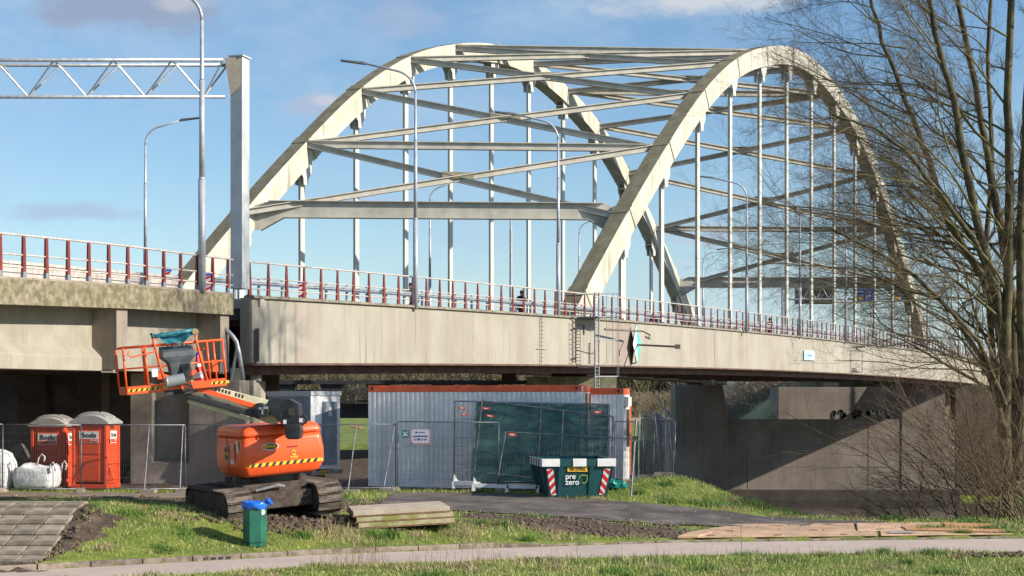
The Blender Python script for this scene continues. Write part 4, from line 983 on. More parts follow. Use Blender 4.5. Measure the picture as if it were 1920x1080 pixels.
lamp(1843, 153, 494, -1, 'distant slim lamp post behind the tree, rightmost of the row')
lamp(806, 96.4, 338, 1, 'slim lamp post on the far kerb, its arm below the first brace crossing', arm=2.3)
lamp(1086, 115, 406, 1, 'slim lamp post on the far kerb left of the near arch, arm to the right', arm=2.2)
lamp(1318, 139.5, 466, 1, 'small far lamp post beside the far arch foot, arm to the right', arm=2.2)
ms = thing('mast', 'slender white stepped mast standing in the middle of the bridge deck', 'mast', P(958, 600, 100)); b = B()
b.tube([P(958, 590, 100), P(958, 428, 100), P(957.6, 426, 100), P(957.3, 388, 100)], [.11, .09, .06, .05], 8); b.build('pole', pole_grey, ms)
# posts along the road below the embankment
for px, y0, y1, d, arm, lab in ((1400, 718, 765, 190, 0, 'thin white lamp post with a small white sign on the far grassy slope'), (1419, 717, 752, 200, 0, 'thin white pole on the far grassy slope right of the small sign')):
    t_ = thing('street_lamp', lab, 'street lamp', P(px, y1, d)); b = B(); b.tube([P(px, y1 + 2, d), P(px, y0, d), P(px + 4, y0 - 2, d)], [.14, .10, .08], 6); b.build('pole', white, t_)
    if px == 1400:
        b = B(); blockpx(b, 1390, 1398.5, 747, 752, d - .3, .1); blockpx(b, 1390, 1398.5, 753, 757, d - .3, .1); b.build('sign_plate', white, t_)
        b = B(); b.tube([P(1397, 766, d), P(1397, 724, d)], .09, 6); b.build('second_pole', white, t_)
t_ = thing('street_lamp', 'small bent white lamp post leaning left above the dark netted fences', 'street lamp', P(1243, 800, 120)); b = B(); b.tube([P(1243, 820, 120), P(1241, 760, 120), P(1239, 752, 120), P(1233, 748, 120)], [.12, .10, .09, .08], 6); b.build('pole', white, t_); b = B(); b.bar(P(1233.5, 748, 120), P(1231, 747.5, 120), .3, .12); b.build('lamp_head', white, t_)
# ================================================================ FENCES
wire_m = mat('fence_wire', (.17, .18, .20), .5, .5)
tube_m = mat('fence_tube', (.26, .28, .31), .5, .5, col2=(.16, .17, .19), scale=5)
def heras(a, c, label, h=1.95, h2=None, foot=True, step=.05, m_t=None, tilt=0.0, cols=1, grp='wire mesh site fence panels', feet=(1, 1), horiz=7, mid=False):
    """a, c: bottom corners (world)"""
    a = Vector(a); c = Vector(c); d = (c - a); L = d.length; d.normalize(); h2 = h2 or h
    side = d.cross(Vector((0, 0, 1))).normalized(); U = (Vector((0, 0, 1)) + side * math.tan(tilt)).normalized()
    t_ = thing('mesh_fence', label, 'fence', a, group=grp); m_t = m_t or tube_m
    g0 = .10
    b = B(); b.tube([a, a + U * h], .021, 8); b.tube([c, c + U * h2], .021, 8); b.build('post', m_t, t_, smooth=True)
    b = B(); b.tube([a + U * h, c + U * h2], .017, 6); b.build('top_rail', m_t, t_, smooth=True)
    b = B(); b.tube([a + U * g0, c + U * g0], .017, 6); b.build('bottom_rail', m_t, t_, smooth=True)
    n = int(L / step); b = B()
    for k in range(1, n):
        u = k / n; p = a + d * (L * u); hh = h + (h2 - h) * u; b.tube([p + U * g0, p + U * hh], .0023, 3, cap=False)
    for k in range(1, horiz + 1):
        u = k / (horiz + 1); b.tube([a + U * (g0 + (h - g0) * u), c + U * (g0 + (h2 - g0) * u)], .0025, 3, cap=False)
    b.build('wire_mesh', wire_m, t_, kind='stuff', fix=False)
    if mid:
        b = B(); m_ = (a + c) / 2; b.tube([m_ + U * g0, m_ + U * (h + h2) / 2], .017, 6); b.build('middle_post', m_t, t_)
    if foot:
        for q, f in ((a, feet[0]), (c, feet[1])):
            if f:
                b = B(); s = side * .34; w = d * .12; z = Vector((0, 0, .13))
                b.hexa([q - s - w, q - s + w, q + s + w, q + s - w, q - s * .8 - w * .7 + z, q - s * .8 + w * .7 + z, q + s * .8 + w * .7 + z, q + s * .8 - w * .7 + z]); b.build('concrete_foot', conc_far if f == 2 else conc_pier, t_)
    return t_
FY = 46.5
def fb(px, d=FY, dz=0.0): v = base(px, d); v.z += dz; return v
heras(fb(-190, 45.6), fb(5, 46.0), 'wire fence panel at the left edge in front of the white sack', feet=(0, 1))
heras(fb(5, 46.0), fb(152, 46.3), 'wire fence panel in front of the left orange toilet and the open white bulk bag', feet=(0, 2))
heras(fb(152, 46.3), fb(347, 46.5), 'wire fence panel in front of the right orange toilet and brown wall', feet=(0, 1))
heras(fb(347, 46.5), fb(548, 46.6), 'wire fence panel behind the orange machine body', feet=(0, 1))
heras(fb(548, 46.6), fb(742, 46.6), 'wire fence panel in front of the left end of the white container', feet=(0, 1))
heras(fb(746, 46.55), fb(935, 46.6), 'wire fence panel carrying the striped site notice', h=2.02, h2=2.0, feet=(0, 1))
# back stays
for p0, p1, lab in ((280, 270, 'thin leaning fence stay against the brown wall right of the toilets'), (740, 718, 'leaning fence stay left of the striped notice'), (343, 337, 'leaning fence stay beside the machine'), (668, 652, 'leaning fence stay right of the grey cabin')):
    a = fb(p1, 45.9); t_ = thing('fence_stay', lab, 'fence stay', a, group='leaning stays behind the fence'); b = B(); tp = P(p0, 797, FY - .05); b.tube([a, tp], .019, 8); b.build('strut_tube', tube_m, t_)
    b = B(); b.box(a + Vector((.12, 0, .05)), (.42, .3, .1)); b.build('foot_block', conc_pier, t_)
# fence with netting leaning over, and other loose panels
def panel4(tl, tr, bl, br, d, label, net=None, mid=None, step=.05, dd=0.0, grp='loose fence panels stacked by the skip', wires=True, d2=None):
    d2 = d2 or d; TL, TR, BL, BR = P(*tl, d + dd), P(*tr, d2 + dd), P(*bl, d), P(*br, d2)
    t_ = thing('mesh_fence', label, 'fence', BL, group=grp)
    for nm, u, v, r_ in (('top_rail', TL, TR, .018), ('bottom_rail', BL, BR, .018), ('post', TL, BL, .023), ('post', TR, BR, .023)):
        b = B(); b.tube([u, v], r_, 8); b.build(nm, tube_m, t_)
    if mid is not None:
        b = B(); b.tube([TL.lerp(TR, mid), BL.lerp(BR, mid)], .018, 8); b.build('middle_post', tube_m, t_)
    if wires:
        n = max(4, int((TR - TL).length / step)); b = B()
        for k in range(1, n): b.tube([TL.lerp(TR, k / n), BL.lerp(BR, k / n)], .0026, 3, cap=False)
        for k in range(1, 9): b.tube([TL.lerp(BL, k / 9), TR.lerp(BR, k / 9)], .0026, 3, cap=False)
        b.build('wire_mesh', wire_m, t_, kind='stuff', fix=False)
    if net:
        nx_, nz_ = 36, 18; b = B(); off = Vector((0, .03, 0)); rg = random.Random(len(label)); vs = []
        for j in range(nz_ + 1):
            for i in range(nx_ + 1):
                u, v = i / nx_, j / nz_; p = TL.lerp(TR, u).lerp(BL.lerp(BR, u), v) + off
                p.y += .02 * math.sin(u * 23 + v * 5) + .015 * math.sin(v * 31 + u * 8) + rg.uniform(-.006, .006); p.z += -.03 * math.sin(u * math.pi * 4) ** 2 * (1 - v); vs.append(p)
        b.add(vs, [(j * (nx_ + 1) + i, j * (nx_ + 1) + i + 1, (j + 1) * (nx_ + 1) + i + 1, (j + 1) * (nx_ + 1) + i) for j in range(nz_) for i in range(nx_)]); b.build('netting', net, t_, smooth=True, fix=False)
    return t_
def netmat(name, col, alpha):
    m = mat(name, col, .8, col2=tuple(c * .6 for c in col), scale=4); t2 = m.node_tree; bs2 = t2.nodes['Principled BSDF']
    tcx = N(t2, 'ShaderNodeTexCoord'); nn = N(t2, 'ShaderNodeTexNoise'); nn.inputs['Scale'].default_value = 1.7; nn.inputs['Detail'].default_value = 5
    mp = N(t2, 'ShaderNodeMapping'); mp.inputs['Scale'].default_value = (.6, 1, 3.2); t2.links.new(tcx.outputs['Object'], mp.inputs[0]); t2.links.new(mp.outputs[0], nn.inputs['Vector'])
    mr2 = N(t2, 'ShaderNodeMapRange'); mr2.inputs[1].default_value = .35; mr2.inputs[2].default_value = .6; mr2.inputs[3].default_value = alpha - .17; mr2.inputs[4].default_value = min(1, alpha + .08); t2.links.new(nn.outputs[0], mr2.inputs[0]); t2.links.new(mr2.outputs[0], bs2.inputs['Alpha']); return m
net_g = netmat('green_windbreak_net', (.03, .16, .145), .95)
net_b = netmat('dark_windbreak_net', (.02, .03, .035), .5)
panel4((853, 752), (1143, 758), (851, 905), (1140, 905), 47.3, 'upright fence panel stack with orange clips behind the green netting', d2=47.2)
panel4((893, 753), (1141, 760), (884, 905), (1138, 900), 46.9, 'tall fence panel covered with dark green windbreak netting behind the skip', net=net_g, mid=.49, d2=46.9)
panel4((904, 751), (1150, 781), (889, 884), (1146, 912), 46.75, 'bare leaning fence panel with sloping top rail before the green netting', mid=.62, wires=False)
panel4((948, 810), (1190, 823), (930, 915), (1188, 925), 46.55, 'low sunken fence panel with curved corner just behind the skip', step=.09)
panel4((1153, 790), (1197, 791), (1153, 912), (1197, 912), 46.0, 'narrow fence panel in front of the second container corner')
# tall dark post at the skip
t_ = thing('fence_post', 'tall dark leaning fence post right of the green skip', 'post', gp(1183, 928)); b = B(); b.tube([P(1183, 932, 44.0), P(1193, 785, 44.3)], .028, 8); b.build('shaft', tube_m, t_); b = B(); b.box(P(1191, 821, 44.15), (.16, .1, .1)); b.build('clamp', dark_steel, t_)
# orange clips (brand flags) on the loose panels
for k, (x, y, d, rz) in enumerate(((870, 777, 45.9, 0), (866, 765, 45.9, 2), (911, 766, 45.5, 3), (918, 780, 45.1, 12), (1120, 773, 45.5, 0), (960, 815, 44.1, 4), (662, 800, 46.5, 0), (676, 802, 46.5, 8))):
    lab = ('orange clip low on the bare wire at the left of the netting', 'orange clip at the top of the bare wire panel', 'orange clip at the top left of the green netting', 'tilted orange clip just under the sloping rail', 'orange clip at the top right of the green netting', 'orange clip on the low curved fence rail', 'red clip on the fence by the grassy gap', 'second red clip on the fence by the grassy gap')[k]
    t_ = thing('fence_clip', lab, 'fence clip', P(x, y, d), (0, R(rz), 0)); b = B(); b.box((0, 0, 0), (.21 if k < 6 else .14, .02, .07)); b.build('plastic_plate', orange_cabin, t_, world=False, bevel=.008); b = B(); b.box((.0, -.012, 0), (.10, .004, .025)); b.build('pale_print', white, t_, world=False)
# white fence transport feet/pallets under the loose panels
def pallet(pts, label):
    t_ = thing('fence_carrier', label, 'carrier', P(*pts[0])); b = B()
    for a, c in zip(pts, pts[1:]): b.bar(P(*a), P(*c), .10, .10)
    for a in pts: b.box(P(a[0], a[1] + 4, a[2]), (.10, .10, .20))
    b.build('white_beam', white, t_); b = B(); a = pts[0]; b.prism([P(a[0] - 1, a[1], a[2]), P(a[0] + 10, a[1], a[2]), P(a[0] + 4, a[1] - 10, a[2]), P(a[0], a[1] - 16, a[2])], (0, .06, 0)); b.build('corner_gusset', white, t_)
pallet([(851, 905, 45.8), (898, 907, 45.6)], 'short white steel carrier beam under the bare fence panels')
pallet([(888, 910, 45.0), (950, 912, 44.9), (1008, 913, 44.9)], 'long white steel carrier beam under the green netting left of the skip')
# run of panels seen nearly end on, right of the containers
ends = [((1203, 786, 47.5), (1232, 788, 52)), ((1212, 784, 47.0), (1252, 787, 53)), ((1238, 788, 47.2), (1263, 786, 54)), ((1246, 788, 46.8), (1264, 788, 49.5))]
for k, (a, c) in enumerate(ends):
    A = P(*a); Cc = P(*c); A.z = Cc.z = 0; A = Vector((A.x, A.y, max(.0, gz(A.x, A.y)))); Cc = Vector((Cc.x, Cc.y, .0))
    heras(A, Cc, ('first fence panel of the end on row beside the small container, carrying a grey net', 'second fence panel of the end on row beside the small container', 'third fence panel of the end on row, slightly tilted', 'rightmost fence panel of the end on row against the dark pier')[k], tilt=R((2, -3, -5, 1)[k]), step=.06, h=1.98 + .05 * (k % 2), grp='fence panels standing end on by the pier')
t_ = panel4((1203, 786), (1262, 787), (1200, 905), (1262, 905), 48.6, 'wire fence panel with dark translucent netting before the pier pillar', net=net_b, mid=.4, step=.06, grp='fence panels standing end on by the pier', d2=49.4)
# ---- notices on the fence
nb = thing('site_notice', 'white site safety notice with red striped border tied to the fence', 'notice', P(788.5, 818, FY - .04)); m4 = frame(P(788.5, 818, FY - .04), (1, 0, 0))
b = B(); b.box(P(788.5, 818, FY - .035), (.56, .012, .44)); b.build('notice_sheet', mat('pale_lilac_sheet', (.60, .60, .70), .6), nb)
b = B(); cen = P(788.5, 818, FY - .046)
for k in range(9):
    for s in (-1, 1): b.add([cen + Vector((-.27 + .06 * k, 0, s * .217 - .017)), cen + Vector((-.245 + .06 * k, 0, s * .217 - .017)), cen + Vector((-.225 + .06 * k, 0, s * .2 + .02)), cen + Vector((-.25 + .06 * k, 0, s * .2 + .02))], [(0, 1, 2, 3)])
for k in range(7):
    for s in (-1, 1): b.add([cen + Vector((s * .262 - .018, 0, -.2 + .06 * k)), cen + Vector((s * .262 + .018, 0, -.18 + .06 * k)), cen + Vector((s * .262 + .018, 0, -.155 + .06 * k)), cen + Vector((s * .262 - .018, 0, -.175 + .06 * k))], [(0, 1, 2, 3)])
b.build('red_border_stripe', red, nb, fix=False)
navy = mat('navy_print', (.02, .03, .16), .5)
b = B()
for k in range(17): b.box(cen + Vector((-.2 + .025 * k, -.002, .005)), (.017, .003, .04 if k % 3 else .032))
for k in range(9): b.box(cen + Vector((-.05 + .022 * k, -.002, .11)), (.014, .003, .022))
b.build('notice_print', navy, nb)
b = B()
for k, x in enumerate((-.15, -.05, .05, .15)):
    c_ = cen + Vector((x, -.003, -.09)); b.add([c_ + Vector((.034 * math.cos(a), 0, .034 * math.sin(a))) for a in np.linspace(0, 6.283, 13)[:-1]], [tuple(range(12))])
b.add([cen + Vector((-.12 + .03 * math.cos(a), -.003, .11 + .03 * math.sin(a))) for a in np.linspace(0, 6.283, 9)[:-1]], [tuple(range(8))]); b.build('round_pictogram', navy, nb, fix=False)
b = B(); b.box(cen + Vector((-.15, -.006, -.09)), (.02, .002, .04)); b.box(cen + Vector((.05, -.006, -.09)), (.03, .002, .03)); b.box(cen + Vector((.16, -.006, -.085)), (.016, .002, .03)); b.build('pictogram_mark', white, nb)
b = B()
for a, c in (((770, 804), (762, 798)), ((806, 804), (815, 796)), ((772, 833), (759, 839))): b.tube([P(*a, FY - .04), P(*c, FY - .02)], .004, 4)
b.build('tie_cord', black, nb)
ns = thing('assembly_point_sign', 'small square green assembly point sign tied to the fence left of the striped notice', 'sign', P(760, 813.5, FY - .04))
b = B(); b.box(P(760, 813.5, FY - .035), (.20, .012, .205)); b.build('sign_plate', mat('teal_green_sign', (.01, .14, .12), .5), ns)
b = B(); cen = P(760, 813.5, FY - .045)
for sx in (-1, 1):
    for sz in (-1, 1):
        o_ = cen + Vector((sx * .065, 0, sz * .06)); b.prism([o_ + Vector((-sx * .045, 0, -sz * .012)), o_ + Vector((-sx * .012, 0, -sz * .045)), o_ + Vector((sx * .02, 0, sz * .02))], (0, -.003, 0))
b.add([cen + Vector((.026 * math.cos(a), -.001, .01 + .026 * math.sin(a))) for a in np.linspace(0, 6.283, 9)[:-1]], [tuple(range(8))]); b.box(cen + Vector((0, 0, -.035)), (.05, .004, .045)); b.build('pale_symbol', mat('pale_sign_print', (.55, .72, .70), .5), ns)
# ================================================================ CONTAINERS
def container(cx_px, d, yaw, L, Wd, z0, H, label, band=True, rib_=.15, grp=None):
    """origin: bottom front right corner"""
    o = P(cx_px, 900, d); o.z = z0; t_ = thing('site_container', label, 'container', o, (0, 0, yaw), group=grp)
    n = int(L / rib_); pts = []
    for k in range(n):
        x = -L + .08 + (L - .16) * k / n; s = (L - .16) / n
        pts += [(x, .03), (x + s * .42, .03), (x + s * .5, .0), (x + s * .92, .0)]
    pts += [(-.08, .03)]
    b = B(); z1 = z0 * 0 + .12; z2 = H - .2; vs = [(x, y, z1) for x, y in pts] + [(x, y, z2) for x, y in pts]; k = len(pts)
    b.add(vs, [(i, i + 1, k + i + 1, k + i) for i in range(k - 1)]); b.build('ribbed_front', cabin_white, t_, world=False, fix=False)
    n = int(Wd / .2); pts = []
    for k in range(n):
        y = .08 + (Wd - .16) * k / n; s = (Wd - .16) / n; pts += [(-.03, y), (-.03, y + s * .5), (0, y + s * .58), (0, y + s * .92)]
    b = B(); k = len(pts); b.add([(x, y, z1) for x, y in pts] + [(x, y, z2) for x, y in pts], [(i, i + 1, k + i + 1, k + i) for i in range(k - 1)]); b.build('ribbed_end', cabin_white, t_, world=False, fix=False)
    b = B()
    for x in (-L + .05, -.05):
        for y in (.05, Wd - .05): b.box((x, y, H / 2), (.10, .10, H - .3))
    b.box((-L / 2, .05, .07), (L, .1, .14)); b.box((-.05, Wd / 2, .07), (.1, Wd - .2, .14)); b.box((-L + .05, Wd / 2, .07), (.1, Wd - .2, .14))
    b.build('corner_frame', cabin_white, t_, world=False)
    b = B(); b.box((-L / 2, Wd / 2, H - .10), (L + .01, Wd + .01, .2)); b.build('roof_band', red_band if band else cabin_white, t_, world=False, bevel=.012)
    b = B(); b.box((-L / 2, Wd / 2 + .06, H / 2), (L - .16, Wd - .12, H - .32)); b.build('inner_shell', cabin_white, t_, world=False)
    b = B()
    for x in (-L + .12, -.14): b.box((x, -.006, H - .09), (.07, .02, .09))
    b.build('lifting_eye', black, t_, world=False)
    return t_
c1 = container(1090, 47.9, R(-9), 6.55, 2.45, .02, 3.09, 'long white ribbed site container with an orange red roof band')
b = B(); b.box((.006, .22, 2.98), (.012, .26, .14)); b.build('sticker', sheet_white, c1, world=False)
b = B(); b.tube([(.05, 1.0, .2), (.05, 1.0, 2.86)], .03, 8); b.tube([(.05, 1.9, 2.3), (.05, 1.9, 2.85)], .03, 8); b.build('drain_pipe', red_band, c1, world=False)
b = B(); b.box((.012, 1.5, 1.2), (.03, .8, 2.0)); b.build('door', cabin_white, c1, world=False)
c2 = container(1168, 50.2, R(-9), 3.2, 2.45, .02, 3.02, 'small white site container with orange red roof band behind the long one')
wn = B(); wn.box((.03, 1.05, 1.75), (.05, 1.15, 1.35)); w_ = wn.build('window', white, c2, world=False)
b = B(); b.box((.06, .80, 1.75), (.02, .46, 1.2)); b.box((.06, 1.36, 1.75), (.02, .42, 1.2)); b.build('pane', mat('window_glass', (.06, .08, .10), .08), w_, world=False)
b = B(); b.box((.07, 1.05, 2.6), (.12, 1.3, .3)); b.build('shutter_box', cabin_white, c2, world=False)
b = B(); b.tube([(.05, 2.2, .2), (.05, 2.2, 2.7)], .03, 8); b.build('drain_pipe', red_band, c2, world=False)
# grey cabin on wheels
gcb = thing('site_cabin', 'grey and white site cabin with a grey door on a trailer behind the machine', 'cabin', base(583, 49.3), (0, 0, R(62)))
Wc, Lc, Hc_, z0 = 1.62, 1.66, 2.93, .50      # local x along the white door end, y along the grey side
b = B(); b.box((Wc / 2, Lc / 2, (z0 + Hc_) / 2), (Wc - .03, Lc - .03, Hc_ - z0 - .03)); b.build('body', cabin_white, gcb, world=False)
b = B(); n = 12; pts = []
for k in range(n):
    y = .03 + (Lc - .06) * k / n; s = (Lc - .06) / n; pts += [(.012, y), (.012, y + s * .8), (-.004, y + s * .85), (-.004, y + s * .97)]
k = len(pts); b.add([(x, y, z0 + .02) for x, y in pts] + [(x, y, Hc_ - .16) for x, y in pts], [(i, i + 1, k + i + 1, k + i) for i in range(k - 1)]); b.build('ribbed_side', grey_blue, gcb, world=False, fix=False)
b = B(); b.box((Wc / 2, Lc / 2, Hc_ - .07), (Wc + .05, Lc + .05, .14)); b.build('roof', mat('pale_grey_roof', (.40, .42, .45), .6), gcb, world=False, bevel=.01)
b = B(); b.box((.62 * Wc, -.005, 1.62), (.78, .03, 1.98)); dr_ = b.build('door', grey_blue, gcb, world=False)
b = B()
for k in range(6): b.box((.62 * Wc, -.028, 2.18 + k * .045), (.17, .015, .028))
b.build('vent', white, dr_, world=False)
b = B(); b.box((.62 * Wc + .31, -.035, 1.5), (.035, .03, .16)); b.build('handle', galv, dr_, world=False)
b = B(); b.box((Wc / 2, .3, .42), (Wc, .1, .1)); b.box((Wc / 2, Lc - .3, .42), (Wc, .1, .1)); b.box((Wc / 2, -.04, .40), (Wc + .05, .07, .12)); b.build('trailer_frame', galv_dull, gcb, world=False)
b = B(); b.box((.58, -.085, .40), (.52, .012, .13)); pl = b.build('number_plate', yellow, gcb, world=False)
b = B()
for k in range(6): b.box((.38 + k * .075 + (.02 if k > 2 else 0), -.093, .40), (.04, .006, .075))
b.build('plate_print', black, pl, world=False)
for x in (.08, Wc - .08):
    b = B(); b.tube([(x - .09, .9, .31), (x + .09, .9, .31)], .31, 18); b.build('wheel', black, gcb, world=False)
# ================================================================ PORTABLE TOILETS
def toilet(px, d, yaw, label, h=1.88):
    o = base(px, d); o.z = max(o.z, 0) + .02; t_ = thing('portable_toilet', label, 'portable toilet', o, (0, 0, yaw)); w, dp = 1.08, 1.10
    b = B()
    for x in (0.05, w - .05):
        for y in (.05, dp - .05): b.box((x, y, .1 + h / 2), (.10, .10, h - .02))
    b.box((w / 2, dp / 2, .07), (w + .02, dp + .02, .14)); b.box((w / 2, .05, h + .06), (w - .2, .08, .1)); b.box((w - .05, dp / 2, h + .06), (.08, dp - .2, .1)); b.build('corner_frame', orange_cabin, t_, world=False, bevel=.02)
    b = B(); b.box((w / 2, .045, .13 + h / 2), (w - .22, .04, h - .14)); dr_ = b.build('door', orange_cabin, t_, world=False, bevel=.01)
    b = B(); b.box((w / 2, .02, .60), (.62, .03, .72)); b.box((w / 2, .02, 1.18), (.62, .03, .30)); b.box((w / 2, .02, h - .35), (.70, .03, .42)); b.build('raised_panel', orange_cabin, dr_, world=False, bevel=.03)
    for y0, z0_, z1_ in ((.55, .25, .62), (.55, .72, 1.35), (.55, 1.45, h - .02)):
        b = B(); b.box((w - .035, y0, (z0_ + z1_) / 2), (.05, dp - .28, z1_ - z0_)); b.build('side_panel', orange_cabin, t_, world=False, bevel=.03)
    b = B(); b.box((w - .07, dp / 2, h / 2 + .1), (.04, dp - .1, h - .1)); b.box((.07, dp / 2, h / 2 + .1), (.04, dp - .1, h - .1)); b.box((w / 2, dp - .06, h / 2 + .1), (w - .1, .04, h - .1)); b.build('wall', orange_cabin, t_, world=False)
    # arched translucent grey roof with ribs
    b = B(); prof = []; n = 12
    for i in range(n + 1):
        u = -1 + 2 * i / n; prof.append((w / 2 + u * (w / 2 + .06), h + .11 + .24 * (1 - abs(u) ** 2.3)))
    prof = [(prof[0][0], h + .04)] + prof + [(prof[-1][0], h + .04)]
    rs = []
    for y, k in ((-.05, .80), (.1, .96), (.5, 1), (1.0, .96), (dp + .05, .8)): rs.append([(x, y, h + .04 + (z - h - .04) * k) for x, z in prof])
    b.rings(rs); rf = b.build('roof', mat('grey_plastic_roof', (.36, .345, .335), .5, col2=(.28, .27, .265), scale=3), t_, world=False, smooth=False)
    for y in (.22, .5, .78):
        b = B(); b.tube([(x, y, z + .01) for x, z in prof[2:-2]], .045, 6); b.build('roof_rib', MATS['grey_plastic_roof'], rf, world=False, smooth=True)
    b = B(); b.tube([(w * .70, .3, h + .28), (w * .70, .3, h + .40)], .04, 8); b.build('vent_pipe', dark_steel, rf, world=False)
    # signs
    M0 = wmat(t_)
    def logo(cx_, cy_, cz_, right, sw, sh):
        r_ = Vector(right); q = B(); nrm = r_.cross(Vector((0, 0, 1))); c_ = Vector((cx_, cy_, cz_)); hw = sw / 2; hh = sh / 2
        def quad(bx, dz0, dz1, x0, x1, o_): bx.prism([c_ + r_ * x0 + Vector((0, 0, dz0)) + nrm * o_, c_ + r_ * x1 + Vector((0, 0, dz0)) + nrm * o_, c_ + r_ * x1 + Vector((0, 0, dz1)) + nrm * o_, c_ + r_ * x0 + Vector((0, 0, dz1)) + nrm * o_], nrm * .006)
        quad(q, -hh, hh, -hw, hw, 0); sg_ = q.build('logo_sign', white, t_, world=False)
        q = B(); quad(q, -hh * .88, -hh * .28, -hw * .92, hw * .92, .008); q.build('orange_field', orange_cabin, sg_, world=False)
        text('Boels', sw * .36, black, sg_, M0 @ frame(c_ + nrm * .012 + Vector((0, 0, hh * .33)), right), bold=.003)
        text('rental', sh * .24, white, sg_, M0 @ frame(c_ + nrm * .018 + r_ * (hw * .45) + Vector((0, 0, -hh * .5)), right))
    logo(w / 2, -.001, h - .35, (1, 0, 0), .60, .34); logo(w - .003, dp / 2, h - .35, (0, 1, 0), .50, .36)
    b = B()
    for x in (.36, .52): b.box((w - .002, x, h - .06), (.012, .13, .07))
    b.build('dark_slot', MATS['dark_steel'], t_, world=False)
    return t_
toilet(134, 47.2, R(-7), 'right orange portable toilet with a pale arched roof, fully lit on its right side')
toilet(57, 48.6, R(-7), 'left orange portable toilet with a darker ribbed roof behind the white bulk bag', h=1.80)
# ================================================================ BULK BAGS
def bag(px0, px1, d, h, label, full):
    o = base((px0 + px1) / 2, d); w = (px1 - px0) / FPX * d; t_ = thing('bulk_bag', label, 'bulk bag', o, (0, 0, R(-6))); rg = random.Random(px1); n = 40; rs = []
    for j in range(9):
        v = j / 8; r_ = []
        for i in range(n):
            a = 2 * math.pi * i / n; q = 1 / max(abs(math.cos(a)), abs(math.sin(a))) ** .75; ww = w / 2 * (.93 + .10 * math.sin(v * 3)) * (1 - (.05 * v if not full else .16 * max(0, v - .7) / .3))
            zz = h * v
            if j == 8: zz += (.05 * math.sin(a * 3 + 1) - .12 * math.exp(-((math.sin((a - 4.6) / 2)) * 2.2) ** 2)) * (1 if not full else .4)
            r_.append((math.cos(a) * q * ww + rg.uniform(-.012, .012), math.sin(a) * q * ww * .85 + rg.uniform(-.012, .012), zz + .1))
        rs.append(r_)
    if not full:
        for k_, z_ in ((.93, .86), (.85, .6), (.7, .45)): rs.append([(x * k_, y * k_, h * z_ + .1 + rg.uniform(-.02, .02)) for x, y, _ in rs[8]])
    else:
        for k_, z_ in ((.6, 1.1), (.2, 1.13)): rs.append([(x * k_, y * k_, h * z_ + .1) for x, y, _ in rs[8]])
    b = B(); b.rings(rs); b.build('sack', sheet_white, t_, world=False, smooth=True)
    if not full:
        for sx in (-1, 1):
            for sy in (-1, 1):
                b = B(); x, y = sx * w * .47, sy * w * .38; z = h + .08; lean = .12 if sx > 0 else -.10
                pts = [(x, y, z - .2), (x + lean * .2, y, z + .05), (x + lean * .8, y, z + .12), (x + lean * 1.3, y, z + .02), (x + lean * 1.2, y * .9, z - .14)]
                if sx < 0 and sy > 0: pts = [(x + .35, y, z - .05), (x + .42, y, z + .22), (x + .52, y, z + .32), (x + .60, y, z + .24), (x + .58, y, z + .1)]
                b.tube(pts, .024, 6); b.build('lifting_loop', sheet_white, t_, world=False, smooth=True)
    b = B()
    for y in (-.35, 0, .35): b.box((0, y, .05), (w, .1, .09))
    b.build('pallet_skid', mat('old_pallet_wood', (.16, .12, .08), .9), t_, world=False)
    return t_
bag(32, 108, 46.9, .66, 'open slack white bulk bag with loops in front of the left toilet', False)
bag(-45, 25, 46.9, 1.0, 'full white sack cut off by the left frame edge', True)
# ================================================================ SKIP
sk = thing('skip', 'dark teal waste skip with white and green striped rim and red white chevrons', 'skip', base(1085, 43.9), (0, 0, R(8)))
ppm = FPX / 44.7; Wt, Wb, Hs, Ld = 2.05, 1.60, 1.10, 2.35
def srect(x0, x1, y0, y1, z): return [(x0, y0, z), (x1, y0, z), (x1, y1, z), (x0, y1, z)]
b = B(); b.rings([srect(-Wb / 2, Wb / 2, .18, Ld - .5, .04), srect(-Wt / 2 + .1, Wt / 2 - .1, 0, Ld, Hs - .20), srect(-Wt / 2 + .14, Wt / 2 - .14, .04, Ld - .04, Hs - .2), srect(-Wb / 2 + .04, Wb / 2 - .04, .22, Ld - .54, .1)]); b.build('body', green_dark, sk, world=False)
b = B()
for x0, x1, y0, y1 in ((-Wt / 2, Wt / 2, -.06, .05), (-Wt / 2, Wt / 2, Ld - .05, Ld + .06), (-Wt / 2, -Wt / 2 + .12, .052, Ld - .052), (Wt / 2 - .12, Wt / 2, .052, Ld - .052)):
    b.hexa(srect(x0 + .03, x1 - .03, y0 + .02, y1, Hs - .21) + srect(x0, x1, y0, y1, Hs))
rim = b.build('rim', green_dark, sk, world=False)
for x0, x1 in ((-1.025, -.54), (-.16, .20), (.52, 1.025)):
    b = B(); b.hexa(srect(x0 - .004, x1 + .004, -.068, .056, Hs - .205) + srect(x0 - .006, x1 + .006, -.074, .056, Hs + .006)); b.build('white_field', white, rim, world=False)
def on_front(x, z, o_=.008): v = (z - .04) / (Hs - .24); return Vector((x, .18 - .18 * v - o_, z))
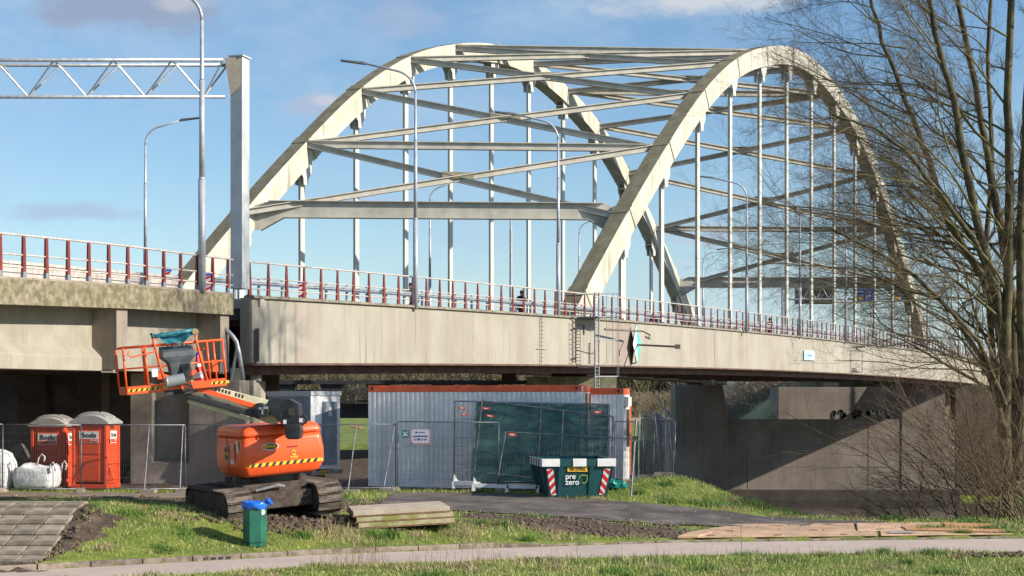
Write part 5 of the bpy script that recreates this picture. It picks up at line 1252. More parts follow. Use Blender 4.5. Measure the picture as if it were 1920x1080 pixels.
for s in (-1, 1):
    q = B(); wq = B()
    xb0, xb1, xt0, xt1 = .60, .74, .71, .89
    P4 = lambda u, v, o_: on_front(s * ((xb0 + (xt0 - xb0) * v) * (1 - u) + (xb1 + (xt1 - xb1) * v) * u), .10 + .74 * v, o_)
    wq.prism([P4(0, 0, .012), P4(1, 0, .012), P4(1, 1, .012), P4(0, 1, .012)], (0, .01, 0)); cb = wq.build('chevron_board', white, sk, world=False)
    for k in range(4):
        v0 = k / 3.5 - .08; pts = [P4(0, min(1, max(0, v0 + (.16 if 1 else 0))), .016), P4(1, min(1, max(0, v0 - .04)), .016), P4(1, min(1, max(0, v0 + .12)), .016), P4(0, min(1, max(0, v0 + .32)), .016)]
        if s > 0: pass
        q.add([tuple(p) for p in pts], [(0, 1, 2, 3)])
    q.build('red_stripe', red, cb, world=False, fix=False)
b = B()
for x in (-.50, .36): b.prism([on_front(x - .06, .0, .02), on_front(x + .06, .0, .02), on_front(x + .06, Hs - .22, .05), on_front(x - .06, Hs - .22, .05)], (0, .04, 0))
b.build('upright_rib', green_dark, sk, world=False)
for s in (-1, 1):
    for k in range(4):
        y = .35 + k * .5; b = B(); b.hexa([(s * (Wb / 2 + .0), y - .04, .1), (s * (Wb / 2 + .05), y - .04, .1), (s * (Wb / 2 + .05), y + .04, .1), (s * (Wb / 2), y + .04, .1), (s * (Wt / 2 - .10), y - .05, Hs - .2), (s * (Wt / 2 + .02), y - .05, Hs - .2), (s * (Wt / 2 + .02), y + .05, Hs - .2), (s * (Wt / 2 - .10), y + .05, Hs - .2)]); b.build('side_rib', green_dark, sk, world=False)
    for k in range(5):
        y = .12 + k * .45; b = B(); b.hexa([(s * (Wt / 2 + .002), y, Hs - .21), (s * (Wt / 2 + .012), y, Hs - .21), (s * (Wt / 2 + .012), y + .2, Hs - .21), (s * (Wt / 2 + .002), y + .2, Hs - .21), (s * (Wt / 2 + .002), y, Hs + .01), (s * (Wt / 2 + .012), y, Hs + .01), (s * (Wt / 2 + .012), y + .2, Hs + .01), (s * (Wt / 2 + .002), y + .2, Hs + .01)]); b.build('white_field', white, rim, world=False)
b = B(); c_ = on_front(-.03, .81, .015); b.box(c_, (.56, .012, .12)); pl = b.build('number_plate', yellow, sk, world=False); Ms = wmat(sk)
text('06-23906', .115, black, pl, Ms @ frame(c_ + Vector((0, -.01, 0)), (1, 0, 0)), bold=.002)
lw = mat('white_print', (.8, .8, .8), .5); lg = mat('lime_print', (.30, .62, .05), .5)
text('pre', .21, lw, sk, Ms @ frame(on_front(-.22, .615, .03), (1, 0, .0)), bold=.002, name='lettering'); text('zero', .21, lw, sk, Ms @ frame(on_front(-.165, .455, .03), (1, 0, 0)), bold=.002, name='lettering')
b = B(); b.tube([on_front(x, z, .03) for x, z in ((.02, .555), (.03, .61), (.08, .645), (.24, .645), (.24, .51), (.225, .46), (.18, .435), (.11, .435))], .0105, 5); b.build('leaf_emblem', lg, sk, world=False)
# teal plastic heap behind the skip
th = thing('crumpled_sheet', 'crumpled bright teal plastic sheet lying by the leaning post', 'plastic sheet', base(1152, 45.2))
rg = random.Random(3); b = B(); n = 14; rs = []
for j in range(7):
    v = j / 6; rr = .26 * math.sin(math.pi * (.15 + .8 * v)) ; rs.append([(rr * 1.3 * math.cos(6.283 * i / n) + rg.uniform(-.07, .07) + .12 * (1 - v), rr * .5 * math.sin(6.283 * i / n) + rg.uniform(-.05, .05), .30 * v + rg.uniform(-.04, .04)) for i in range(n)])
b.rings(rs); b.build('sheet', mat('bright_teal_film', (.012, .22, .20), .35), th, world=False)
# ================================================================ GREEN LITTER BIN
lbn = thing('litter_bin', 'green hexagonal litter bin on the verge with blue plastic bag over its rim', 'litter bin', Vector(((478 - 960) / FPX * 33.5, 33.5, gz((478 - 960) / FPX * 33.5, 33.5) - .01)), (0, 0, R(12)))
hexr = lambda r_, z, a0=0: [(r_ * math.cos(R(60 * k + a0)), r_ * math.sin(R(60 * k + a0)), z) for k in range(6)]
b = B(); b.rings([hexr(.225, 0), hexr(.225, .08), hexr(.248, .09), hexr(.248, .86), hexr(.235, .865)]); b.build('hexagonal_body', green_bin, lbn, world=False, bevel=.008)
b = B(); b.rings([hexr(.258, .80), hexr(.262, .90)], cap=False); b.rings([hexr(.262, .9), hexr(.22, .89), hexr(.18, .84)], cap=False)
b.build('rim', green_bin, lbn, world=False)
b = B(); n = 36; rs = []; rg = random.Random(9)
for z, r_ in ((.80, .262), (.84, .275), (.895, .278), (.93, .262), (.925, .225), (.88, .20)): rs.append([((r_ + rg.uniform(-.012, .012)) * math.cos(6.283 * i / n), (r_ + rg.uniform(-.012, .012)) * math.sin(6.283 * i / n), z + rg.uniform(-.022, .022)) for i in range(n)])
b.rings(rs, cap=False); bg_ = b.build('blue_liner', blue_bag, lbn, world=False, smooth=True, fix=False)
b = B()
for k in range(9):
    c_ = Vector((.24 + rg.uniform(-.05, .12), -.12 + rg.uniform(-.05, .05), .91 + rg.uniform(-.04, .05))); rs = []; r_ = rg.uniform(.03, .06)
    for j in range(5):
        a = math.pi * (j + .3) / 5.2; rs.append([c_ + Vector((r_ * math.sin(a) * math.cos(6.283 * i / 8) + rg.uniform(-.012, .012), r_ * math.sin(a) * math.sin(6.283 * i / 8), r_ * math.cos(a) + rg.uniform(-.01, .01))) for i in range(8)])
    b.rings(rs)
b.build('liner_knot', blue_bag, bg_, world=False)
b = B(); ang = R(-48); c_ = Vector((.226 * math.cos(ang) , .226 * math.sin(ang), .72)); u_ = Vector((math.cos(ang), math.sin(ang), 0)); b.tube([c_, c_ + u_ * .012], .055, 20); b.build('round_sticker', white, lbn, world=False)
b = B(); b.box(c_ + Vector((0, 0, -.1)) , (.12, .02, .03), (0, 0, ang + R(90))); b.build('lock_plate', dark_steel, lbn, world=False)
# ================================================================ STACK OF MATS
mts = thing('mat_stack', 'stack of three mossy concrete road slabs with rusty steel edges on the grass', 'slab stack', (-3.45, 35.5, gz(-2.4, 35.9) - .03), (0, R(-2.6), R(9)))
slab_m = mat('mossy_slab_concrete', (.46, .40, .27), .95, col2=(.24, .25, .07), scale=2.6, lo=.42, hi=.62, fine=.2, bump=.3)
slab_top = mat('slab_top_concrete', (.52, .44, .34), .95, col2=(.40, .34, .26), scale=2.5, fine=.15, bump=.2)
edge_m = mat('rusty_slab_edge', (.26, .14, .08), .85, col2=(.15, .085, .05), scale=8)
for k, (dx, dy) in enumerate(((.05, 0), (.02, .03), (-.05, .05))):
    z = .07 + k * .132; sl_ = B(); sl_.box((1.08 + dx, 1.0 + dy, z + .052), (2.16, 1.95, .10)); so_ = sl_.build('slab', [slab_m, slab_top][k == 2], mts, world=False, bevel=.006)
    e = B(); y0 = dy + .02
    e.box((1.08 + dx, y0, z - .006), (2.19, .05, .034)); e.box((dx - .01, 1.0 + dy, z - .001), (.05, 1.9, .028)); e.box((2.17 + dx, 1.0 + dy, z - .001), (.05, 1.9, .028)); e.build('steel_edge', edge_m, so_, world=False)
tv = B()
# ================================================================ TEMPORARY BOARD ROAD
ply = mat('sandy_timber_board', (.60, .38, .24), .85, col2=(.34, .245, .175), scale=1.2, lo=.4, hi=.65, streak=(.28, .19, .13), sk=.6, fine=.2, rnd=.14, bump=.15)
ply2 = mat('orange_timber_board', (.58, .29, .14), .8, col2=(.48, .25, .12), scale=1.5, fine=.1, rnd=.08)
dirt_m = mat('dried_mud_film', (.24, .20, .17), .95)
boards = [((1322, 1002), (1640, 996), (1645, 1008.5), (1270, 1011.5), 'long sandy timber board nearest the path, left half', ply), ((1650, 997), (1900, 1003), (1895, 1009), (1652, 1009), 'sandy timber board nearest the path at the right end', ply),
          ((1385, 985.5), (1600, 984), (1604, 998), (1290, 1001), 'wide muddy timber board of the far row, left end', ply), ((1606, 984), (1762, 983), (1775, 997.5), (1608, 998), 'timber board in the middle of the far row', ply),
          ((1768, 983), (1862, 986), (1872, 992.5), (1774, 992), 'bare orange timber board at the far right end of the board road', ply2), ((1690, 990), (1885, 997), (1888, 1002), (1700, 997), 'split orange board edge lying over the far right row', ply2),
          ((1290, 1003), (1335, 1001.5), (1310, 1011), (1272, 1011.5), 'small pale loose board at the left end of the board road', ply)]
for k, (a, b_, c, d, lab, m_) in enumerate(boards):
    pts = []
    for q in (a, b_, c, d):
        v = gp(*q, 30.0); pts.append(Vector((v.x, v.y, v.z + .004 + .004 * k)))
    t_ = thing('road_board', lab, 'road board', pts[3], group='boards of the temporary road'); bb = B(); bb.prism([p for p in pts], (0, 0, .03)); bb.build('board', m_, t_, bevel=.004)
    if k in (0, 2, 3):
        bb = B(); u = (pts[1] - pts[0]).normalized(); n = 2 if k else 3
        for j in range(n):
            p = pts[3].lerp(pts[2], (j + .5) / n); bb.box(p + Vector((0, .05, .05)), (.16, .035, .012))
        bb.build('lifting_slot', dark_steel, t_)
pp_ = thing('road_plate', 'small shiny grey metal plate lying on the boards', 'plate', gp(1690, 1003, 30)); b = B(); c_ = gp(1690, 1003, 30); c_.z += .065; b.box(c_, (.62, .22, .02)); b.build('plate', galv, pp_)
# ================================================================ ORANGE CRAWLER BOOM LIFT
LO = Vector((-5.64, 37.0, gz(-5.4, 36.6) + .0)); lift = thing('boom_lift', 'orange crawler boom lift with a raised cage and a rounded counterweight body', 'boom lift', LO, (0, R(-4.4), R(27)))
ML = wmat(lift); MLi = ML.inverted()
mudm = mat('mud_caked_steel', (.045, .033, .027), .95, col2=(.09, .07, .055), scale=6, fine=.3, bump=.4)
shoe_m = mat('worn_track_shoe', (.15, .12, .098), .85, col2=(.045, .035, .028), scale=3.5, fine=.25, rnd=.15, bump=.3)
shoe = None
for s in (-1, 1):
    tr = bpy.data.objects.new('track', None); COL.objects.link(tr); tr.parent = lift
    x = s * 1.05 - .11; hw = .29; L_, r_ = 1.35, .33
    b = B(); prof = []
    for k in range(9): a = R(90 + 180 * k / 8); prof.append((-L_ + (r_ - .05) * math.cos(a), r_ + (r_ - .05) * math.sin(a)))
    for k in range(9): a = R(-90 + 180 * k / 8); prof.append((L_ + (r_ - .05) * math.cos(a), r_ + (r_ - .05) * math.sin(a)))
    b.prism([(x - hw + .06, y, z) for y, z in prof], (2 * hw - .12, 0, 0)); b.build('track_frame', mudm, tr, world=False)
    for yy in (-L_, L_):
        b = B(); b.tube([(x - hw + .01, yy, r_), (x + hw - .01, yy, r_)], r_ * .62, 18); b.tube([(x - hw - .01, yy, r_), (x + hw + .01, yy, r_)], r_ * .25, 12); b.build('idler_wheel', mudm, tr, world=False)
    for k in range(4):
        yy = -L_ * .65 + k * L_ * .43; b = B(); b.tube([(x - hw, yy, .16), (x + hw, yy, .16)], .11, 12); b.build('roller', mudm, tr, world=False)
    peri = 4 * L_ + 2 * math.pi * r_; n = 42
    for k in range(n):
        q = peri * k / n
        if q < 2 * L_: c_ = (-L_ + q, 2 * r_); a = 0
        elif q < 2 * L_ + math.pi * r_: th_ = (q - 2 * L_) / r_; c_ = (L_ + r_ * math.sin(th_), r_ + r_ * math.cos(th_)); a = -th_
        elif q < 4 * L_ + math.pi * r_: c_ = (L_ - (q - 2 * L_ - math.pi * r_), 0); a = math.pi
        else: th_ = (q - 4 * L_ - math.pi * r_) / r_; c_ = (-L_ - r_ * math.sin(th_), r_ - r_ * math.cos(th_)); a = math.pi - th_
        if shoe is None:
            b = B(); w_ = peri / n * .92; b.box((0, 0, 0), (2 * hw, w_, .035)); b.box((0, -w_ * .32, .032), (2 * hw, .022, .05)); shoe = b.build('track_shoe', shoe_m, tr, world=False); o = shoe
            o.location = (x, c_[0], c_[1]); o.rotation_euler = (a, 0, 0)
        else: o = place(shoe, 'track_shoe', tr, (x, c_[0], c_[1]), (a, 0, 0))
b = B(); b.box((-.11, 0, .50), (1.52, 2.1, .50)); b.box((-.11, 1.2, .40), (1.5, .3, .36)); b.box((-.11, -1.2, .38), (1.5, .3, .36)); b.box((-.1, 0, .8), (1.3, 1.5, .14)); b.build('undercarriage', mudm, lift, world=False, bevel=.03)
b = B(); b.tube([(0, -.1, .65), (0, -.1, .98)], .78, 28); b.build('slewing_ring', black, lift, world=False)
b = B(); b.tube([(-.62, -1.15, .62), (-.1, -1.2, .70), (.05, -1.15, .66)], .03, 6); b.build('grey_hose', galv_dull, lift, world=False)
# body: rings of a rounded box; local -y faces the camera
def ring(z, x0, x1, y0, y1, rad, n=6): return rrect(x1 - x0, y1 - y0, rad, z, n, (x0 + x1) / 2, (y0 + y1) / 2)
b = B(); X0b, X1b, Y0b, Y1b = -.92, 1.02, -1.32, .75
b.rings([ring(.93, X0b + .10, X1b - .20, Y0b + .12, Y1b - .1, .10), ring(1.00, X0b + .05, X1b - .12, Y0b + .05, Y1b - .05, .12), ring(1.13, X0b + .01, X1b - .03, Y0b + .01, Y1b, .13), ring(1.15, X0b, X1b - .01, Y0b, Y1b, .13), ring(1.45, X0b, X1b, Y0b, Y1b, .13), ring(1.70, X0b + .03, X1b - .03, Y0b + .01, Y1b, .13), ring(1.82, X0b + .05, X1b - .06, Y0b + .03, Y1b, .13)], cap=True)
b.build('counterweight_body', orange, lift, world=False, smooth=True, bevel=0)
b = B(); b.rings([ring(1.835, X0b + .02, X1b - .03, Y0b + .0, Y1b, .14), ring(1.90, X0b + .03, X1b - .04, Y0b + .01, Y1b, .14), ring(2.00, X0b + .06, X1b - .08, Y0b + .04, Y1b, .14), ring(2.06, X0b + .12, X1b - .18, Y0b + .12, Y1b - .05, .12)]); b.build('hood', orange, lift, world=False, smooth=True)
# hood panel seam and vertical gap near the left corner
b = B(); b.box((X0b - .002, -.78, 1.50), (.015, .05, .36)); b.box((X0b + .0, -.20, 1.45), (.012, .015, .8)); b.build('panel_gap', black, lift, world=False)
for q_ in (((X0b - .004, -.98, 1.62), (.012, .12, .26)), ((X0b - .004, -.55, 1.28), (.012, .2, .12))):
    b = B(); b.box(*q_); b.build('side_label', white, lift, world=False)
yf = Y0b - .006; sx0, sx1 = -.66, .76
def bodyY(x):    # front surface of the lower body near z 1.14..1.25
    if x > X1b - .13:
        q = x - (X1b - .13); return Y0b + .13 - math.sqrt(max(.13 ** 2 - q * q, 0))
    if x < X0b + .13:
        q = (X0b + .13) - x; return Y0b + .13 - math.sqrt(max(.13 ** 2 - q * q, 0))
    return Y0b
def decal_strip(x0, x1, z0, z1, slant, off, n=1):
    pts = []
    for (x, z) in ((x0, z0), (x1, z0), (x1 + slant, z1), (x0 + slant, z1)): pts.append((x, bodyY(min(x, X1b - .02)) - off, z))
    return pts
yb = B(); kb = B()
xq = -.78
while xq < .94:
    x1 = min(xq + .04, .965); yb.add(decal_strip(xq, x1, 1.155, 1.235, 0, .012), [(0, 1, 2, 3)]); xq += .04
hz_ = yb.build('hazard_band', yellow, lift, world=False, fix=False); xq = -.76
while xq < .92:
    kb.add(decal_strip(xq, xq + .075, 1.156, 1.234, .05, .016), [(0, 1, 2, 3)]); xq += .163
kb.build('black_stripe', black, hz_, world=False, fix=False)
def oval(cx_, cy_, cz_, rx, rz, right, m_, name, off, parent):
    r__ = Vector(right); q = B(); nrm = r__.cross(Vector((0, 0, 1))); c_ = Vector((cx_, cy_, cz_)) + nrm * off; q.add([c_ + r__ * (rx * math.cos(a)) + Vector((0, 0, rz * math.sin(a))) for a in np.linspace(0, 2 * math.pi, 33)[:-1]], [tuple(range(32))]); return q.build(name, m_, parent, world=False, fix=False)
dz = thing  # noqa
wd = oval(-.26, Y0b, 1.585, .19, .080, (1, 0, 0), white, 'oval_logo', .010, lift); oval(-.26, Y0b, 1.585, .175, .066, (1, 0, 0), black, 'black_field', .014, wd)
text('RIWAL', .098, yellow, wd, ML @ frame((-.26, Y0b - .018, 1.585), (1, 0, 0)), bold=.003)
wd = oval(X0b, -.58 + .42, 1.45, .19, .19, (0, -1, 0), white, 'round_logo', .008, lift); oval(X0b, -.16, 1.45, .172, .172, (0, -1, 0), black, 'black_field', .012, wd)
text('RIWAL', .12, yellow, wd, ML @ frame((X0b - .016, -.16, 1.45), (0, -1, 0)), bold=.003)
b = B(); b.box((.27, Y0b - .006, 1.40), (.07, .01, .12)); b.box((.27, Y0b - .006, 1.30), (.17, .01, .05)); wl = b.build('warning_label', yellow, lift, world=False)
b = B(); b.box((.27, Y0b - .013, 1.41), (.03, .006, .05)); b.box((.27, Y0b - .013, 1.30), (.13, .006, .014)); b.build('dark_print', black, wl, world=False)
b = B()
for k in range(8): b.box((.14 + k * .032, Y0b - .004, 1.54), (.018, .006, .035))
b.build('faded_print', mat('red_print', (.35, .03, .02), .6), lift, world=False)
b = B(); b.box((.92, Y0b + .085, 1.47), (.03, .012, .11), (0, 0, R(35))); b.build('reflector', white, lift, world=False)
# riser bracket (black castings)
def pxp(x, y, d): return MLi @ P(x, y, d)
def poly(pts, d, th, name, m_, bev=.015, parent=None):
    b = B(); b.prism([P(x, y, d) for x, y in pts], (0, th, 0)); return b.build(name, m_, parent or lift, bevel=bev)
poly([(502, 751), (520, 747), (542, 748), (560, 758), (561, 783), (566, 790), (564, 797), (533, 800), (523, 790), (500, 768)], 35.35, .62, 'boom_bracket', black)
poly([(534, 796), (564, 795), (564, 818), (559, 824), (539, 824), (534, 818)], 35.0, .5, 'bracket_nose', black, .03)
poly([(541, 765), (553, 764), (553, 778), (541, 779)], 35.30, .02, 'bracket_recess', dark_steel, 0)
b = B(); b.tube([P(563, 783, 35.2), P(570, 779, 35.2), P(575, 784, 35.2), P(574, 792, 35.2), P(566, 796, 35.2)], .028, 8); b.build('lifting_eye', black, lift)
b = B(); b.box(P(534, 791, 35.3), (.07, .02, .09)); b.box(P(564, 788, 35.15), (.07, .02, .09)); b.build('small_label', white, lift)
poly([(470, 757), (508, 758), (524, 788), (512, 797), (492, 790), (466, 778)], 35.75, .30, 'knuckle_arm', cream_boom)
# boom: cream sections, orange side rail, cable carrier below
def beam_px(a, c, w_, h_, d0, d1, name, m_, bev=.012):
    b = B(); b.bar(P(*a, d0), P(*c, d1), w_, h_); return b.build(name, m_, lift, bevel=bev)
beam_px((352, 722), (508, 762), .34, .24, 35.55, 36.0, 'upper_boom', cream_boom)
beam_px((332, 718), (482, 763), .06, .115, 35.20, 35.45, 'orange_side_rail', orange)
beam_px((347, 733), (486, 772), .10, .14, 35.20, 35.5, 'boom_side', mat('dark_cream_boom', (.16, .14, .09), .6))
beam_px((350, 741), (488, 780), .16, .14, 35.15, 35.45, 'cable_carrier', dark_steel)
beam_px((352, 752), (472, 788), .24, .08, 35.3, 35.6, 'lower_arm', cream_boom)
cbm = B(); Pa, Pb = P(350, 741.5, 35.05), P(488, 780.5, 35.35)
for k in range(34):
    q = Pa.lerp(Pb, (k + .5) / 34); cbm.box(q, (.035, .02, .085), (0, R(16), 0))
cbm.build('carrier_link', mat('worn_black_plastic', (.05, .05, .055), .6), lift)
for k in range(9):
    if k == 5: continue
    b = B(); q = P(433 - 27 + k * 6.2, 729.5 + k * 1.75, 35.2); b.box(q + Vector((0, -.06, 0)), (.045, .012, .075), (0, R(16), 0)); b.build('worn_letter', black, lift)
poly([(478, 757), (489, 755), (503, 768), (503, 780), (484, 783), (476, 772)], 35.2, .35, 'boom_end_casting', black)
b = B(); b.box(P(494, 765, 35.15), (.20, .02, .05), (0, R(-6), 0)); b.box(P(492, 770, 35.15), (.03, .02, .16)); b.build('chrome_strip', galv, lift)
# ---- platform cage
PC = P(325, 732, 35.3); Mp_loc = MLi @ (Matrix.Translation(PC) @ Euler((0, R(-5.5), R(24))).to_matrix().to_4x4())
cage = bpy.data.objects.new('cage', None); COL.objects.link(cage); cage.parent = lift; cage.matrix_basis = Mp_loc
def cb(b_, name, m_, **k): return b_.build(name, m_, cage, world=False, **k)
cw, cdp, ch = 2.18, .86, 1.02
b = B(); b.box((0, 0, .02), (cw, cdp, .05)); cb(b, 'floor', orange)
b = B(); h_ = .17
b.box((0, -cdp / 2, h_ / 2), (cw, .03, h_)); b.box((0, cdp / 2, h_ / 2), (cw, .03, h_)); b.box((-cw / 2, 0, h_ / 2), (.03, cdp - .031, h_)); b.box((cw / 2, 0, h_ / 2), (.03, cdp - .031, h_)); cb(b, 'toe_board', orange, bevel=.006)
b = B(); b.prism([(-.3, -cdp / 2 - .02, .02), (.3, -cdp / 2 - .02, .02), (.34, -cdp / 2 - .02, -.10), (-.24, -cdp / 2 - .02, -.08)], (0, .1, 0)); cb(b, 'underframe', dark_steel)
yb = B(); yb.box((-.72, -cdp / 2 - .018, .085), (.68, .006, .06)); yb.box((.95, -cdp / 2 - .018, .085), (.40, .006, .06)); cb(yb, 'hazard_band', yellow)
for x0, n in ((-1.04, 6), (.77, 3)):
    for k in range(n): kb = B(); x = x0 + k * .115; kb.add([(x, -cdp / 2 - .023, .056), (x + .05, -cdp / 2 - .023, .056), (x + .085, -cdp / 2 - .023, .114), (x + .035, -cdp / 2 - .023, .114)], [(0, 1, 2, 3)]); cb(kb, 'black_stripe', black, fix=False)
b = B(); b.box((-.27, -cdp / 2 - .018, .10), (.08, .006, .09)); cb(b, 'warning_label', yellow)
for x, y in ((-cw / 2, -cdp / 2), (-cw / 2, cdp / 2), (cw / 2, -cdp / 2), (cw / 2, cdp / 2), (-.62, -cdp / 2 + .0), (.74, -cdp / 2), (-.5, cdp / 2)):
    if x in (-.62,) and y < 0: hh = ch * .99
    else: hh = ch
    b = B(); b.tube([(x, y, h_ - .02), (x, y, hh)], .024, 8); cb(b, 'rail_post', orange, smooth=True)
for z, r_ in ((ch, .024), (.56, .018)):
    b = B(); b.tube([(-cw / 2, -cdp / 2, z), (-cw / 2, cdp / 2, z), (cw / 2, cdp / 2, z), (cw / 2, -cdp / 2, z), (-cw / 2, -cdp / 2, z)], r_, 8); cb(b, 'guard_tube', orange, smooth=True)
b = B(); b.tube([(-.42, -cdp / 2 - .12, .88), (-.95, -cdp / 2 - .12, .80), (-1.02, -cdp / 2 - .12, .86), (-.98, -cdp / 2 - .06, .93)], .016, 6); b.tube([(.70, -cdp / 2 + .1, .86), (.45, -cdp / 2 + .1, .86)], .016, 6); b.tube([(.78, cdp / 2 - .05, .82), (.82, cdp / 2 - .05, .38), (1.0, cdp / 2 - .05, .36), (1.02, cdp / 2 - .05, .6)], .018, 6); cb(b, 'curved_handle', orange)
b = B(); b.box((.95, -.1, .46), (.12, .1, .26)); cb(b, 'socket_box', orange)
# control station with sloped console
b = B(); x0c, x1c = -.26, .44; yc = -cdp / 2 - .06
b.rings([[(x0c, yc, .86), (x1c, yc, .86), (x1c, yc + .36, .98), (x0c, yc + .36, .98)], [(x0c - .02, yc - .05, .74), (x1c + .02, yc - .05, .74), (x1c + .02, yc + .36, .74), (x0c - .02, yc + .36, .74)], [(x0c + .12, yc - .02, .60), (x1c - .1, yc - .02, .60), (x1c - .1, yc + .3, .60), (x0c + .12, yc + .3, .60)], [(x0c + .16, yc, .28), (x1c - .16, yc, .28), (x1c - .16, yc + .25, .28), (x0c + .16, yc + .25, .28)]]); cb(b, 'control_console', mat('charcoal_console', (.045, .055, .065), .5, col2=(.08, .09, .10), scale=5), bevel=.015)
b = B()
for x in (-.12, -.02, .2, .3): b.tube([(x, yc + .12, .93), (x + .01, yc + .1, .99)], .014, 6)
cb(b, 'joystick', black)
# support hoops and draped tarpaulin above the console
for x, lean in ((-.42, .08), (.50, -.04)):
    b = B(); b.tube([(x + .16, -cdp / 2 - .03, h_), (x + .08, -cdp / 2 - .03, .6), (x, -cdp / 2 - .03, 1.05), (x + .02 * lean, -cdp / 2 - .03, 1.20), (x + .05 * (1 if x < 0 else -1), -cdp / 2 + .25, 1.24)], .03, 8); cb(b, 'hoop', orange, smooth=True)
b = B(); nx_, ny_ = 20, 9; vs = []; rg = random.Random(5)
for j in range(ny_):
    for i in range(nx_):
        u, v = i / (nx_ - 1), j / (ny_ - 1); x = -.44 + .96 * u; sag = .26 * math.sin(math.pi * u) ** 1.3
        y = -cdp / 2 - .08 + .34 * v; z = 1.26 - sag * (1 - v) ** 1.1 + .03 * math.sin(u * 17 + v * 3) + rg.uniform(-.008, .008) - (.06 if j == 0 else 0) * (1 - math.sin(math.pi * u))
        vs.append((x, y + .02 * math.sin(u * 23), z))
b.add(vs, [(j * nx_ + i, j * nx_ + i + 1, (j + 1) * nx_ + i + 1, (j + 1) * nx_ + i) for j in range(ny_ - 1) for i in range(nx_ - 1)]); cb(b, 'draped_tarpaulin', teal_tarp, smooth=True, fix=False)
b = B(); b.tube([(-.46, -cdp / 2 - .02, 1.20), (-.2, -cdp / 2 - .02, 1.22), (.2, -cdp / 2 - .02, 1.26), (.52, -cdp / 2 - .02, 1.28)], .045, 8); cb(b, 'rolled_tarpaulin', teal_tarp, smooth=True)
b = B(); b.tube([(.50, -cdp / 2 - .07, 1.24), (.50, -cdp / 2 + .03, 1.24)], .07, 14); cb(b, 'brass_lamp', mat('brown_lamp', (.30, .19, .10), .5))
# rotator below the console, hoses
b = B(); b.tube([(-.26, -cdp / 2 - .20, .20), (.12, -cdp / 2 - .20, .24)], .125, 20); cb(b, 'rotator', mat('grey_rotator', (.20, .22, .24), .5), smooth=False, bevel=.01)
b = B(); b.tube([(-.28, -cdp / 2 - .20, .20), (-.255, -cdp / 2 - .20, .20)], .135, 20); cb(b, 'rotator_flange', galv, bevel=.004)
b = B()
for k in range(6):
    x = .10 + .035 * k; b.tube([(x, -cdp / 2 - .05, .60), (x + .03, -cdp / 2 - .16, .40), (x - .02, -cdp / 2 - .18, .15), (x + .04, -cdp / 2 - .2, -.05)], .014, 5)
b.tube([(-.2, -cdp / 2 - .1, .3), (.3, -cdp / 2 - .18, .04), (.05, -cdp / 2 - .15, -.1), (-.1, -cdp / 2 - .1, -.12)], .02, 6); cb(b, 'hydraulic_hose', black)
for s in (-1, 1):
    b = B(); b.prism([(s * .12 + .03, -cdp / 2 - .04, .42), (s * .42 + .03, -cdp / 2 - .04, .40), (s * .42 + .03, -cdp / 2 - .04, .34), (s * .20 + .03, -cdp / 2 - .04, .26)] if s > 0 else [(-.40, -cdp / 2 - .04, .44), (-.12, -cdp / 2 - .04, .32), (-.14, -cdp / 2 - .04, .26), (-.42, -cdp / 2 - .04, .28)], (0, .05, 0)); cb(b, 'gusset_plate', orange)
b = B(); b.box((-.47, -cdp / 2 - .04, .42), (.13, .05, .18)); cb(b, 'socket_box', white, bevel=.01)
# traffic cone standing in the cage (a thing of its own)
cpos = ML @ Mp_loc @ Vector((.62, .10, .05))
cone = thing('traffic_cone', 'red and white traffic cone standing inside the lifting cage', 'traffic cone', cpos, (0, R(-5), R(24)))
b = B(); b.box((0, 0, .02), (.34, .34, .04)); b.build('base_plate', black, cone, world=False, bevel=.01)
for k, (z0_, z1_, m_, nm) in enumerate(((.04, .17, red, 'red_band'), (.17, .30, white, 'white_band'), (.30, .42, red, 'red_band'), (.42, .52, white, 'white_band'), (.52, .66, red, 'red_band'))):
    rr = lambda z: .13 - .105 * (z - .04) / .68
    b = B(); b.tube([(0, 0, z0_), (0, 0, z1_)], [rr(z0_), rr(z1_)], 20, cap=False); b.build(nm, m_, cone, world=False, smooth=True)
b = B(); b.tube([(0, 0, .66), (0, 0, .74)], [.034, .022], 12); b.build('blue_tip', blue_sign, cone, world=False)
# ================================================================ CAGED LADDER AND SHIPPING SIGN ON THE GIRDER
la = thing('caged_ladder', 'grey steel caged ladder tower fixed to the girder face above the white container', 'ladder', girder_px(1086, 735, .9))
def gq(px, py, off=.9): return girder_px(px, py, off)
b = B()
for px in (1083, 1090.5): b.tube([gq(px, 549), gq(px, 742)], .035, 6)
b.build('ladder_rail', galv_dull, la)
for py in np.arange(553, 740, 6.2):
    b = B(); b.tube([gq(1083, py), gq(1090.5, py)], .018, 5, cap=False); b.build('rung', galv_dull, la)
b = B()
for px, o_ in ((1098, 1.1), (1104, 1.25), (1111, 1.3), (1117.5, 1.2)): b.tube([gq(px, 552 if px > 1100 else 552, o_), gq(px, 705 if px > 1110 else 683, o_)], .014, 4)
b.tube([gq(1117.5, 683, 1.2), gq(1117.5, 706, 1.2)], .02, 4); b.tube([gq(1111, 683, 1.3), gq(1111, 706, 1.3)], .02, 4)
b.build('cage_bar', galv_dull, la)
for py in (552, 595, 638, 683, 706):
    b = B(); b.tube([gq(1083, py, .9), gq(1098, py, 1.1), gq(1111, py, 1.3), gq(1118, py, 1.15), gq(1116, py, .9)], .025, 5); b.build('hoop', galv_dull if py < 630 else galv, la)
b = B(); a_, c_, d_, e_ = gq(1078, 596, .15), gq(1114, 597, .15), gq(1118, 597, 1.1), gq(1082, 596, 1.1); b.prism([a_, c_, d_, e_], (0, 0, .06)); b.build('landing', galv_dull, la)
b = B(); 
